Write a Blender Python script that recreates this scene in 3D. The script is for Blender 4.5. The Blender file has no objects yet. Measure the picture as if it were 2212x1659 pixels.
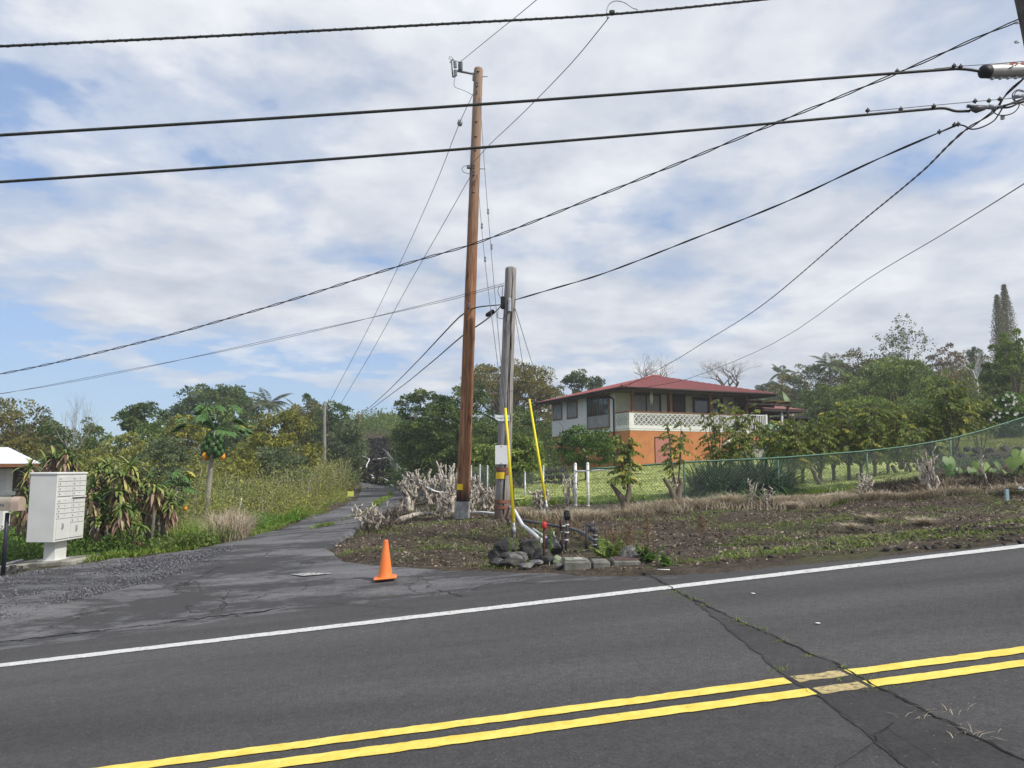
import bpy, bmesh, math, random
import numpy as np
from mathutils import Vector, Matrix
R = math.radians
random.seed(5); rng = np.random.default_rng(11)
SC = bpy.context.scene; COL = SC.collection
# ---------------------------------------------------------------- camera
F = 1597.0; CU, CV = 1106.0, 829.5; TH = R(6.29); CAMZ = 1.5
cd = bpy.data.cameras.new('camera'); cam = bpy.data.objects.new('camera', cd); COL.objects.link(cam)
cd.sensor_width = 36; cd.lens = F/2212*36; cd.clip_start = .05; cd.clip_end = 3000
cam.location = (0, 0, CAMZ); cam.rotation_euler = (math.pi/2+TH, 0, 0); SC.camera = cam
# ---------------------------------------------------------------- sky and sun
SUN_EL, SUN_AZ = 46, 118      # azimuth from +Y, clockwise
w = bpy.data.worlds.new("World"); SC.world = w; w.use_nodes = True
nt = w.node_tree; nt.nodes.clear()
def N(t, tree=None, **k):
    n = (tree or nt).nodes.new(t)
    for a, b in k.items(): setattr(n, a, b)
    return n
def math_n(tree, op, a, b=None, c=None):
    n = tree.nodes.new('ShaderNodeMath'); n.operation = op
    for i, x in enumerate((a, b, c)):
        if x is None: continue
        if isinstance(x, (int, float)): n.inputs[i].default_value = x
        else: tree.links.new(x, n.inputs[i])
    return n.outputs[0]
def ramp_n(tree, fac, stops, interp='LINEAR'):
    n = tree.nodes.new('ShaderNodeValToRGB'); cr = n.color_ramp; cr.interpolation = interp
    while len(cr.elements) < len(stops): cr.elements.new(.5)
    for e, (p, c) in zip(cr.elements, stops):
        e.position = p; e.color = (*c, 1) if len(c) == 3 else c
    tree.links.new(fac, n.inputs[0]); return n.outputs[0]
def noise_n(tree, vec, scale, detail=4, rough=.55, dist=0):
    n = tree.nodes.new('ShaderNodeTexNoise'); n.inputs['Scale'].default_value = scale
    n.inputs['Detail'].default_value = detail; n.inputs['Roughness'].default_value = rough
    n.inputs['Distortion'].default_value = dist
    if vec is not None: tree.links.new(vec, n.inputs['Vector'])
    return n.outputs['Fac']
def mix_n(tree, fac, a, b, blend='MIX'):
    n = tree.nodes.new('ShaderNodeMix'); n.data_type = 'RGBA'; n.blend_type = blend
    for s, x in ((0, fac), (6, a), (7, b)):
        if isinstance(x, (int, float)): n.inputs[s].default_value = x
        elif isinstance(x, tuple): n.inputs[s].default_value = (*x, 1)
        else: tree.links.new(x, n.inputs[s])
    return n.outputs[2]
sky = N('ShaderNodeTexSky', sky_type='NISHITA', sun_disc=False, sun_elevation=R(SUN_EL), sun_rotation=R(SUN_AZ))
sky.altitude = 400; sky.air_density = 1.0; sky.dust_density = .6; sky.ozone_density = 2.5
tc = N('ShaderNodeTexCoord'); sep = N('ShaderNodeSeparateXYZ'); nt.links.new(tc.outputs['Generated'], sep.inputs[0])
zc = math_n(nt, 'MAXIMUM', sep.outputs[2], 0.0); zz = math_n(nt, 'ADD', zc, .16)
cx = math_n(nt, 'DIVIDE', sep.outputs[0], zz); cy = math_n(nt, 'DIVIDE', sep.outputs[1], zz)
cmb = N('ShaderNodeCombineXYZ'); nt.links.new(cx, cmb.inputs[0]); nt.links.new(cy, cmb.inputs[1])
n1 = noise_n(nt, cmb.outputs[0], 1.05, 7, .5, .25)
n2 = noise_n(nt, cmb.outputs[0], 3.3, 8, .58, .1)
cm2 = N('ShaderNodeVectorMath', operation='ADD'); cm2.inputs[1].default_value = (7.3, 2.1, 4.4); nt.links.new(cmb.outputs[0], cm2.inputs[0])
n3 = noise_n(nt, cm2.outputs[0], .8, 6, .55)
cov = math_n(nt, 'ADD', math_n(nt, 'MULTIPLY', n1, .68), math_n(nt, 'MULTIPLY', n2, .32))
# fewer clouds low down, clearest low on the left
low = math_n(nt, 'SUBTRACT', 1.0, math_n(nt, 'MULTIPLY', zc, 5.0)); low = math_n(nt, 'MAXIMUM', low, 0.0)
left = math_n(nt, 'MULTIPLY_ADD', sep.outputs[0], -1.3, .28); left = math_n(nt, 'MAXIMUM', left, 0.0)
cov = math_n(nt, 'SUBTRACT', cov, math_n(nt, 'MULTIPLY', low, math_n(nt, 'MULTIPLY_ADD', left, .42, .02)))
cov = math_n(nt, 'ADD', cov, math_n(nt, 'MULTIPLY', sep.outputs[0], .05))
mask = ramp_n(nt, cov, [(.365, (0, 0, 0)), (.42, (.58, .58, .58)), (.495, (.97, .97, .97))], 'EASE')
shade = math_n(nt, 'ADD', math_n(nt, 'MULTIPLY', n3, .5), math_n(nt, 'MULTIPLY', n2, .5))
ccol = ramp_n(nt, shade, [(.37, (2.95, 3.25, 3.8)), (.49, (4.05, 4.25, 4.65)), (.61, (5.3, 5.4, 5.6))])
final = mix_n(nt, mask, mix_n(nt, .45, mix_n(nt, 1.0, sky.outputs[0], (.62, .72, .85), 'MULTIPLY'), (2.5, 3.4, 5.0)), ccol)
bg = N('ShaderNodeBackground'); bg.inputs[1].default_value = .128; nt.links.new(final, bg.inputs[0])
wo = N('ShaderNodeOutputWorld'); nt.links.new(bg.outputs[0], wo.inputs[0])
sl = bpy.data.lights.new('sun', 'SUN'); sl.energy = 2.9; sl.angle = R(3.0); sl.color = (1, .955, .88)
so = bpy.data.objects.new('sun', sl); COL.objects.link(so)
az = R(SUN_AZ); el = R(SUN_EL)
sd = Vector((math.sin(az)*math.cos(el), math.cos(az)*math.cos(el), math.sin(el)))
so.rotation_euler = sd.to_track_quat('Z', 'Y').to_euler()
SC.view_settings.view_transform = 'Standard'; SC.view_settings.look = 'None'
SC.view_settings.exposure = 0.5; SC.view_settings.gamma = 1
SC.cycles.max_bounces = 5; SC.cycles.transparent_max_bounces = 6
SC.cycles.diffuse_bounces = 3; SC.cycles.glossy_bounces = 2; SC.cycles.transmission_bounces = 3
# ---------------------------------------------------------------- pixel geometry
ct, st = math.cos(TH), math.sin(TH)
def ray(u, v):
    a = (u-CU)/F; b = (CV-v)/F
    return Vector((a, ct-b*st, st+b*ct))
def P(u, v, d):
    r = ray(u, v); k = d/r.y
    return Vector((r.x*k, d, CAMZ+r.z*k))
def proj(p):
    x, y, z = p[0], p[1], p[2]-CAMZ
    fw = y*ct+z*st; up = -y*st+z*ct
    return CU+F*x/fw, CV-F*up/fw
def on_plane(u, v, p0, n):
    r = ray(u, v); o = Vector((0, 0, CAMZ)); k = (Vector(p0)-o).dot(n)/r.dot(n)
    return o+r*k
# ---------------------------------------------------------------- terrain
AL = math.atan2(1448, 14994); CA, SA = math.cos(AL), math.sin(AL); GR = 1434/15064
def road_z(x, y): return GR*(x*CA+y*SA)
def st_of(x, y): return x*CA+y*SA, -x*SA+y*CA
def xy_of(s, t): return s*CA-t*SA, s*SA+t*CA
RN = Vector((-GR*CA, -GR*SA, 1)).normalized()
def on_road(u, v):
    p = on_plane(u, v, (0, 0, 0), RN); return p
T_WHITE = sum(st_of(*on_road(u, v)[:2])[1] for u, v in ((0, 1438), (700, 1357), (1450, 1271), (2212, 1180)))/4
CP = [P(*a) for a in [
 (1100, 1150, 13.5), (998, 1115, 16), (1083, 1120, 15), (1269, 1109, 17.9), (900, 1112, 17), (900, 1062, 24), (950, 1075, 21),
 (780, 1130, 19.5), (860, 1108, 20.5), (1134, 1080, 24), (1018, 1062, 27), (943, 1062, 35), (893, 1066, 43),
 (660, 1130, 20.5), (800, 1108, 25.5), (840, 1082, 36), (830, 1052, 50), (810, 1032, 58), (810, 1000, 66), (800, 960, 80), (790, 925, 98),
 (450, 1130, 21.5), (300, 1182, 15.5), (107, 1215, 12.6), (0, 1244, 11.3), (200, 1207, 13), (600, 1096, 28), (550, 1072, 42), (640, 1060, 48), (300, 1060, 50),
 (420, 1040, 75), (100, 1075, 36), (-300, 1110, 32), (-200, 1180, 18), (150, 1110, 25),
 (1300, 1060, 24), (1400, 1033, 33), (1276, 1010, 50), (1430, 1004, 42), (1650, 985, 46), (1900, 1014, 27), (1800, 1040, 23.5),
 (1478, 1082, 18.6), (1681, 1073, 19), (1873, 1052, 19.6), (2053, 1016, 20), (2212, 1000, 20.6),
 (1500, 1120, 15), (1700, 1115, 15), (1900, 1100, 15.3), (2100, 1085, 15.5), (2212, 1070, 15.6), (1300, 1135, 15), (1300, 1175, 12.3), (1700, 1160, 12.3), (2212, 1118, 11.8),
 (2080, 1012, 26.3), (2150, 1014, 26.2), (2215, 1012, 26), (2150, 962, 29), (2150, 946, 33), (2000, 905, 50), (2000, 850, 78), (2212, 830, 85), (1700, 935, 70), (1500, 925, 90), (1150, 1000, 60), (1000, 985, 75), (1000, 940, 105),
 (1700, 850, 130), (2300, 760, 130), (400, 1000, 130), (-200, 1020, 130), (50, 1010, 130), (900, 930, 130)]]
for s in (-60, -30, -12, 12, 30, 60):
    for t, dz in ((T_WHITE+1.5, 0), (-6, 0), (-30, 0), (3, 0)):
        x, y = xy_of(s, t); CP.append(Vector((x, y, road_z(x, y)+dz)))
for s in (-4, 0, 4, 8):
    x, y = xy_of(s, T_WHITE+1.3); CP.append(Vector((x, y, road_z(x, y))))
CPa = np.array([list(p) for p in CP]); M_ = len(CPa)
def ker(r2): return r2*np.log(r2+1e-9)*.5
d2 = ((CPa[:, None, :2]-CPa[None, :, :2])**2).sum(-1)
A_ = np.zeros((M_+3, M_+3)); A_[:M_, :M_] = ker(d2)+np.eye(M_)*1.5
A_[:M_, M_] = 1; A_[:M_, M_+1:] = CPa[:, :2]; A_[M_, :M_] = 1; A_[M_+1:, :M_] = CPa[:, :2].T
W_ = np.linalg.solve(A_, np.concatenate([CPa[:, 2], np.zeros(3)]))
def _h(i, j, s): 
    v = np.sin(i*127.1+j*311.7+s*74.7)*43758.5453
    return v-np.floor(v)
def vnoise(x, y, s=0):
    i = np.floor(x); j = np.floor(y); fx = x-i; fy = y-j
    fx = fx*fx*(3-2*fx); fy = fy*fy*(3-2*fy)
    return (_h(i, j, s)*(1-fx)+_h(i+1, j, s)*fx)*(1-fy)+(_h(i, j+1, s)*(1-fx)+_h(i+1, j+1, s)*fx)*fy
def fbm(x, y, s=0, o=4):
    a = 0; k = .5
    for q in range(o): a = a+k*vnoise(x*2**q, y*2**q, s+q); k *= .5
    return a
def sstep(a, b, x): 
    q = np.clip((x-a)/(b-a), 0, 1); return q*q*(3-2*q)
def zt0(x, y):
    x = np.asarray(x, float); y = np.asarray(y, float)
    rr = np.sqrt(x*x+y*y); k = np.where(rr > 140, 140/np.maximum(rr, 1), 1.0); xe = x*k; ye = y*k
    out = W_[M_]+W_[M_+1]*xe+W_[M_+2]*ye
    for i in range(M_):
        out = out+W_[i]*ker((xe-CPa[i, 0])**2+(ye-CPa[i, 1])**2)
    s, t = st_of(xe, ye); wt = sstep(T_WHITE+.9, T_WHITE+2.8, t)
    return road_z(xe, ye)*(1-wt)+out*wt
def zt(x, y): return float(zt0(x, y))
def hit(u, v, dmax=150):
    d0 = 2.0; p = None
    d = 2.0
    while d < dmax:
        q = P(u, v, d)
        if q.z < zt(q.x, q.y):
            lo, hi = d0, d
            for _ in range(14):
                m = (lo+hi)/2; q = P(u, v, m)
                if q.z < zt(q.x, q.y): hi = m
                else: lo = m
            return q
        d0 = d; d *= 1.03
    return P(u, v, dmax)
def at(u, d):
    """point of the ground in picture column u at depth d"""
    v = 1050
    for _ in range(6):
        q = P(u, v, d); z = zt(q.x, q.y); v = proj((q.x, q.y, z))[1]
    return Vector((q.x, q.y, z))
# ---------------------------------------------------------------- materials
MATS = {}
def newmat(name):
    m = bpy.data.materials.new(name); m.use_nodes = True; t = m.node_tree
    b = t.nodes['Principled BSDF']; return m, t, b
def pm(name, c1, c2=None, scale=5, rough=.7, bump=0, bscale=None, metal=0, detail=5, stretch=None, lo=.35, hi=.65, spec=.3, dirt=None):
    if name in MATS: return MATS[name]
    m, t, b = newmat(name); b.inputs['Roughness'].default_value = rough; b.inputs['Metallic'].default_value = metal
    b.inputs['Specular IOR Level'].default_value = spec
    tcn = t.nodes.new('ShaderNodeTexCoord'); vec = tcn.outputs['Object']
    if stretch:
        mp = t.nodes.new('ShaderNodeMapping'); mp.inputs['Scale'].default_value = stretch; t.links.new(vec, mp.inputs[0]); vec = mp.outputs[0]
    if c2 is None: c2 = tuple(min(1, c*1.18) for c in c1)
    f = noise_n(t, vec, scale, detail, .6)
    col = ramp_n(t, f, [(lo, c1), (hi, c2)])
    if dirt:
        f3 = noise_n(t, vec, dirt[1], 6, .65); k = ramp_n(t, f3, [(dirt[2], (0, 0, 0)), (dirt[2]+.14, (1, 1, 1))])
        col = mix_n(t, math_n(t, 'MULTIPLY', k, dirt[3]), col, dirt[0])
    t.links.new(col, b.inputs['Base Color'])
    if bump:
        bn = t.nodes.new('ShaderNodeBump'); bn.inputs['Strength'].default_value = bump; bn.inputs['Distance'].default_value = .02
        t.links.new(noise_n(t, vec, bscale or scale*3, 6, .65), bn.inputs['Height']); t.links.new(bn.outputs[0], b.inputs['Normal'])
    MATS[name] = m; return m
def leafmat(name, stops, trans=.3, rough=.5):
    """foliage: colour varies leaf by leaf with the attribute r"""
    if name in MATS: return MATS[name]
    m, t, b = newmat(name); b.inputs['Roughness'].default_value = rough; b.inputs['Specular IOR Level'].default_value = .25
    a = t.nodes.new('ShaderNodeAttribute'); a.attribute_name = 'r'
    k = 1.0/(len(stops)-1)
    c = ramp_n(t, a.outputs['Fac'], [(i*k, s) for i, s in enumerate(stops)]); t.links.new(c, b.inputs['Base Color'])
    if trans:
        tr = t.nodes.new('ShaderNodeBsdfTranslucent'); t.links.new(c, tr.inputs[0])
        mx = t.nodes.new('ShaderNodeMixShader'); mx.inputs[0].default_value = trans
        t.links.new(b.outputs[0], mx.inputs[1]); t.links.new(tr.outputs[0], mx.inputs[2])
        t.links.new(mx.outputs[0], t.nodes['Material Output'].inputs[0])
    MATS[name] = m; return m
# ---------------------------------------------------------------- object helpers
def tag(o, label=None, cat=None, group=None, kind=None):
    if label: o['label'] = label
    if cat: o['category'] = cat
    if group: o['group'] = group
    if kind: o['kind'] = kind
    return o
def empty(name, loc, label, cat, group=None):
    o = bpy.data.objects.new(name, None); COL.objects.link(o); o.location = loc; o.empty_display_size = .2
    return tag(o, label, cat, group)
class MB:
    def __init__(s): s.v = []; s.f = []; s.r = None; s.sm = []
    def add(s, vs, fs, smooth=False):
        k = len(s.v); s.v += [tuple(v) for v in vs]; s.f += [tuple(i+k for i in f) for f in fs]; s.sm += [smooth]*len(fs)
    def box(s, c, sz, rz=0, M=None, bev=0):
        hx, hy, hz = sz[0]/2, sz[1]/2, sz[2]/2
        if bev:
            b = min(bev, hx*.9, hy*.9, hz*.9); vs = []
            for sx in (-1, 1):
                for sy in (-1, 1):
                    for sz_ in (-1, 1):
                        vs += [(sx*hx, sy*(hy-b), sz_*(hz-b)), (sx*(hx-b), sy*hy, sz_*(hz-b)), (sx*(hx-b), sy*(hy-b), sz_*hz)]
            bm = bmesh.new()
            for v in vs: bm.verts.new(v)
            bmesh.ops.convex_hull(bm, input=bm.verts); bm.verts.index_update()
            bm.verts.ensure_lookup_table(); vv = [tuple(v.co) for v in bm.verts]; ff = [[v.index for v in f.verts] for f in bm.faces]; bm.free()
        else:
            vv = [(x*hx, y*hy, z*hz) for x in (-1, 1) for y in (-1, 1) for z in (-1, 1)]
            ff = [(0, 1, 3, 2), (4, 6, 7, 5), (0, 4, 5, 1), (2, 3, 7, 6), (0, 2, 6, 4), (1, 5, 7, 3)]
        T = M if M is not None else Matrix.Translation(c) @ Matrix.Rotation(rz, 4, 'Z')
        s.add([T @ Vector(v) for v in vv], ff); return s
    def tube(s, pts, rad, n=8, cap=True, smooth=True):
        pts = [Vector(p) for p in pts]; m = len(pts)
        if not hasattr(rad, '__len__'): rad = [rad]*m
        vs = []; px = None
        for i, p in enumerate(pts):
            d = (pts[min(i+1, m-1)]-pts[max(i-1, 0)])
            d = d.normalized() if d.length > 1e-9 else Vector((0, 0, 1))
            if px is None: px = (Vector((1, 0, 0)) if abs(d.x) < .8 else Vector((0, 1, 0)))
            px = (px-d*px.dot(d)); px = px.normalized() if px.length > 1e-6 else d.orthogonal().normalized(); py = d.cross(px)
            for k in range(n):
                a = 2*math.pi*k/n; vs.append(p+(px*math.cos(a)+py*math.sin(a))*rad[i])
        fs = [(i*n+k, i*n+(k+1) % n, (i+1)*n+(k+1) % n, (i+1)*n+k) for i in range(m-1) for k in range(n)]
        s.add(vs, fs, smooth)
        if cap:
            k0 = len(s.v)-m*n; s.f += [tuple(k0+i for i in range(n))[::-1], tuple(k0+(m-1)*n+i for i in range(n))]; s.sm += [False, False]
        return s
    def lathe(s, c, prof, n=20, smooth=True, M=None):
        c = Vector(c); vs = []
        for r_, z in prof:
            for k in range(n):
                a = 2*math.pi*k/n; p = Vector((r_*math.cos(a), r_*math.sin(a), z)); vs.append((M @ p if M else p)+c)
        m = len(prof); fs = [(i*n+k, i*n+(k+1) % n, (i+1)*n+(k+1) % n, (i+1)*n+k) for i in range(m-1) for k in range(n)]
        s.add(vs, fs, smooth); return s
    def rock(s, c, sz, seed=0, sub=2, rz=0, rough=.28):
        bm = bmesh.new(); bmesh.ops.create_icosphere(bm, subdivisions=sub, radius=1)
        rr = random.Random(seed); off = [Vector((rr.uniform(-1, 1), rr.uniform(-1, 1), rr.uniform(-1, 1))).normalized() for _ in range(9)]
        amp = [rr.uniform(.5, .95) for _ in range(9)]
        T = Matrix.Translation(c) @ Matrix.Rotation(rz, 4, 'Z')
        for v in bm.verts:
            n = v.co.normalized(); k = 1.0
            for o, a in zip(off, amp):       # cut flat facets
                dd = n.dot(o)
                if dd > a*.8: k = min(k, a*.8/dd+.06)
            k *= 1+rough*(float(fbm(np.array(n.x*2.1+seed), np.array(n.y*2.1+n.z*3.3), seed))-.5)
            v.co = Vector((n.x*sz[0], n.y*sz[1], n.z*sz[2]))*k
        bm.verts.index_update(); s.add([T @ v.co for v in bm.verts], [[v.index for v in f.verts] for f in bm.faces]); bm.free(); return s
    def build(s, name, mat, parent=None, loc=None, r=None):
        me = bpy.data.meshes.new(name)
        vs = s.v
        if parent is not None and loc is None:
            L = parent_loc(parent); vs = [(a-L.x, b-L.y, c-L.z) for a, b, c in vs]
        elif loc is not None: vs = [(a-loc[0], b-loc[1], c-loc[2]) for a, b, c in vs]
        me.from_pydata(vs, [], s.f); me.polygons.foreach_set('use_smooth', s.sm)
        if r is not None:
            at_ = me.attributes.new('r', 'FLOAT', 'POINT'); at_.data.foreach_set('value', np.asarray(r, dtype=np.float32))
        me.materials.append(mat); me.update()
        o = bpy.data.objects.new(name, me); COL.objects.link(o)
        if parent is not None: o.parent = parent
        elif loc is not None: o.location = loc
        return o
def parent_loc(p):
    L = Vector(p.location)
    while p.parent: p = p.parent; L += Vector(p.location)
    return L
def npmesh(name, V, Fq, mat, parent=None, loc=None, r=None, smooth=False):
    V = np.asarray(V, np.float32).reshape(-1, 3); Fq = np.asarray(Fq, np.int32)
    if parent is not None: V = V-np.array(parent_loc(parent), np.float32)
    elif loc is not None: V = V-np.array(loc, np.float32)
    me = bpy.data.meshes.new(name); k = Fq.shape[1]
    me.vertices.add(len(V)); me.vertices.foreach_set('co', V.ravel())
    me.loops.add(Fq.size); me.loops.foreach_set('vertex_index', Fq.ravel())
    me.polygons.add(len(Fq)); me.polygons.foreach_set('loop_start', np.arange(0, Fq.size, k, dtype=np.int32))
    me.polygons.foreach_set('loop_total', np.full(len(Fq), k, np.int32))
    me.polygons.foreach_set('use_smooth', np.full(len(Fq), smooth))
    me.update(calc_edges=True)
    if r is not None:
        a = me.attributes.new('r', 'FLOAT', 'POINT'); a.data.foreach_set('value', np.asarray(r, np.float32))
    me.materials.append(mat)
    o = bpy.data.objects.new(name, me); COL.objects.link(o)
    if parent is not None: o.parent = parent
    elif loc is not None: o.location = loc
    return o
def unit(a): return a/np.maximum(np.linalg.norm(a, axis=-1, keepdims=True), 1e-9)
def leaves(pos, axis, length, wr=.5, tone=None, fold=.25, droop=.0):
    """one kite-shaped leaf per position -> V, F, r"""
    n = len(pos); L = np.broadcast_to(np.asarray(length, float), (n,))[:, None]
    ax = unit(np.asarray(axis, float)); side = unit(np.cross(ax, rng.normal(size=(n, 3)))); nor = np.cross(ax, side)
    W = L*wr/2
    a = pos; b = pos+ax*L*.45+side*W+nor*L*fold*.2; c = pos+ax*L-np.array([0, 0, 1])*L*droop; d = pos+ax*L*.45-side*W+nor*L*fold*.2
    V = np.stack([a, b, c, d], 1).reshape(-1, 3); Fq = np.arange(4*n).reshape(n, 4)
    if tone is None: tone = rng.random(n)
    return V, Fq, np.repeat(np.clip(tone, 0, 1), 4)
def join(parts):
    V = []; Fs = []; r = []; k = 0
    for v, f, t in parts: V.append(v); Fs.append(f+k); r.append(t); k += len(v)
    return np.concatenate(V), np.concatenate(Fs), np.concatenate(r)
def blades(base, h, wdt, lean=.35, tone=None, curl=.4):
    """bent two-segment grass blades; quads"""
    n = len(base); a = rng.random(n)*2*np.pi; dx = np.stack([np.cos(a), np.sin(a), 0*a], 1); sx = np.stack([-np.sin(a), np.cos(a), 0*a], 1)
    h = np.broadcast_to(np.asarray(h, float), (n,))[:, None]; wd = np.broadcast_to(np.asarray(wdt, float), (n,))[:, None]
    ln = (rng.random(n)[:, None]*lean)*h
    up = np.array([0, 0, 1.0])
    m = base+up*h*.6+dx*ln*.5; tp = base+up*h*(1-curl*rng.random(n)[:, None])+dx*ln*1.6
    V = np.stack([base-sx*wd, base+sx*wd, m+sx*wd*.8, m-sx*wd*.8, tp+sx*wd*.15, tp-sx*wd*.15], 1).reshape(-1, 3)
    k = np.arange(n)[:, None]*6
    Fq = np.concatenate([k+np.array([[0, 1, 2, 3]]), k+np.array([[3, 2, 4, 5]])])
    if tone is None: tone = rng.random(n)
    return V, Fq, np.repeat(np.clip(tone, 0, 1), 6)
# ================================================================ GROUND
def graded(lo, hi, step, out, grow=1.12):
    a = list(np.arange(lo, hi+1e-6, step)); s = step
    while a[-1] < out: s *= grow; a.append(a[-1]+s)
    s = step
    while a[0] > -out: s *= grow; a.insert(0, a[0]-s)
    return np.array(a)
def grid_mesh(name, X, Y, Z, mat, keep=None, lift=0):
    ny, nx = X.shape; V = np.stack([X, Y, Z+lift], -1).reshape(-1, 3)
    i = np.arange(ny-1)[:, None]*nx+np.arange(nx-1)[None]; Fq = np.stack([i, i+1, i+nx+1, i+nx], -1).reshape(-1, 4)
    if keep is not None: Fq = Fq[keep.reshape(-1)]
    u, inv = np.unique(Fq, return_inverse=True); V = V[u]; Fq = inv.reshape(-1, 4)
    return npmesh(name, V, Fq, mat, smooth=True)
def ground_h(x, y):
    """terrain with lumps where nothing is paved"""
    z = zt0(x, y); s, t = st_of(x, y)
    wv = sstep(T_WHITE+2.2, T_WHITE+3.6, t)*(1-drive_w(x, y))
    lump = (fbm(x*.9, y*.9, 3)-.5)*.22+(fbm(x*4.5, y*4.5, 9, 3)-.5)*.07
    far = sstep(30, 60, np.sqrt(x*x+y*y))
    return z+wv*lump*(1-far*.6)-.035*(t < T_WHITE+.4)
# driveway edges from the picture, dropped on the terrain
LP = [(776, 1012), (772, 1030), (778, 1052), (774, 1070), (750, 1088), (710, 1105), (645, 1128), (585, 1149), (510, 1170), (400, 1191), (250, 1209), (60, 1236), (-120, 1262)]
RP = [(838, 1020), (856, 1040), (876, 1058), (866, 1077), (850, 1096), (828, 1112), (788, 1135), (742, 1162), (716, 1188), (735, 1208), (800, 1222), (950, 1232), (1110, 1237)]
LQ = [hit(*p) for p in LP]; RQ = [hit(*p) for p in RP]
def extend(q, t):
    s, _ = st_of(q.x, q.y); return Vector((*xy_of(s, t), 0))
LQ.append(extend(Vector((*xy_of(-13, 0), 0)), T_WHITE+.35)); RQ.append(extend(Vector((*xy_of(3.2, 0), 0)), T_WHITE+.35))
def cat(a, b, c, d, t): return .5*((2*b)+(-a+c)*t+(2*a-5*b+4*c-d)*t*t+(-a+3*b-3*c+d)*t**3)
def dense(Q, n=14):
    out = []
    for i in range(len(Q)-1):
        a, b, c, d = Q[max(i-1, 0)], Q[i], Q[i+1], Q[min(i+2, len(Q)-1)]
        lin = i >= len(Q)-3
        for k in range(n): out.append(b.lerp(c, k/n) if lin else cat(a, b, c, d, k/n))
    out.append(Q[-1]); return out
LD, RD = dense(LQ), dense(RQ)
_poly = np.array([(p.x, p.y) for p in LD]+[(p.x, p.y) for p in RD[::-1]])
def inpoly(x, y, poly):
    x = np.asarray(x, float); y = np.asarray(y, float); c = np.zeros(x.shape, bool); n = len(poly); j = n-1
    for i in range(n):
        xi, yi = poly[i]; xj, yj = poly[j]
        if yi != yj: c ^= ((yi > y) != (yj > y)) & (x < (xj-xi)*(y-yi)/(yj-yi)+xi)
        j = i
    return c
def drive_w(x, y):
    return inpoly(x, y, _poly).astype(float)
# dark, ploughed earth with dry litter; greener litter towards the field
def ground_mat():
    m, t, b = newmat('earth'); b.inputs['Roughness'].default_value = .95; b.inputs['Specular IOR Level'].default_value = .1
    tcn = t.nodes.new('ShaderNodeTexCoord'); v = tcn.outputs['Object']
    mp = t.nodes.new('ShaderNodeMapping'); mp.inputs['Scale'].default_value = (.75, 1.3, 1); t.links.new(v, mp.inputs[0])
    a = noise_n(t, mp.outputs[0], 1.1, 8, .62); c = noise_n(t, mp.outputs[0], 9, 8, .7); d = noise_n(t, mp.outputs[0], 42, 4, .7)
    soil = ramp_n(t, c, [(.3, (.02, .016, .013)), (.5, (.055, .042, .033)), (.68, (.11, .086, .066))])
    lit = ramp_n(t, d, [(.48, (0, 0, 0)), (.6, (1, 1, 1))])
    col = mix_n(t, math_n(t, 'MULTIPLY', lit, ramp_n(t, a, [(.38, (.05, .05, .05)), (.6, (.6, .6, .6))])), soil, (.19, .165, .125))
    g = ramp_n(t, noise_n(t, v, .55, 7, .65), [(.5, (0, 0, 0)), (.62, (.45, .45, .45))])
    col = mix_n(t, g, col, (.075, .1, .03))
    t.links.new(col, b.inputs['Base Color'])
    bn = t.nodes.new('ShaderNodeBump'); bn.inputs['Strength'].default_value = .9; bn.inputs['Distance'].default_value = .05
    t.links.new(c, bn.inputs['Height']); t.links.new(bn.outputs[0], b.inputs['Normal']); return m
gx = graded(-11, 15, .13, 380); gy = graded(7, 24, .13, 380)
X, Y = np.meshgrid(gx, gy); Z = ground_h(X, Y)
dip = inpoly(X, Y, _poly); Z = Z-.05*dip
grid_mesh('ground', X, Y, Z, ground_mat())['kind'] = 'structure'
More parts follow.
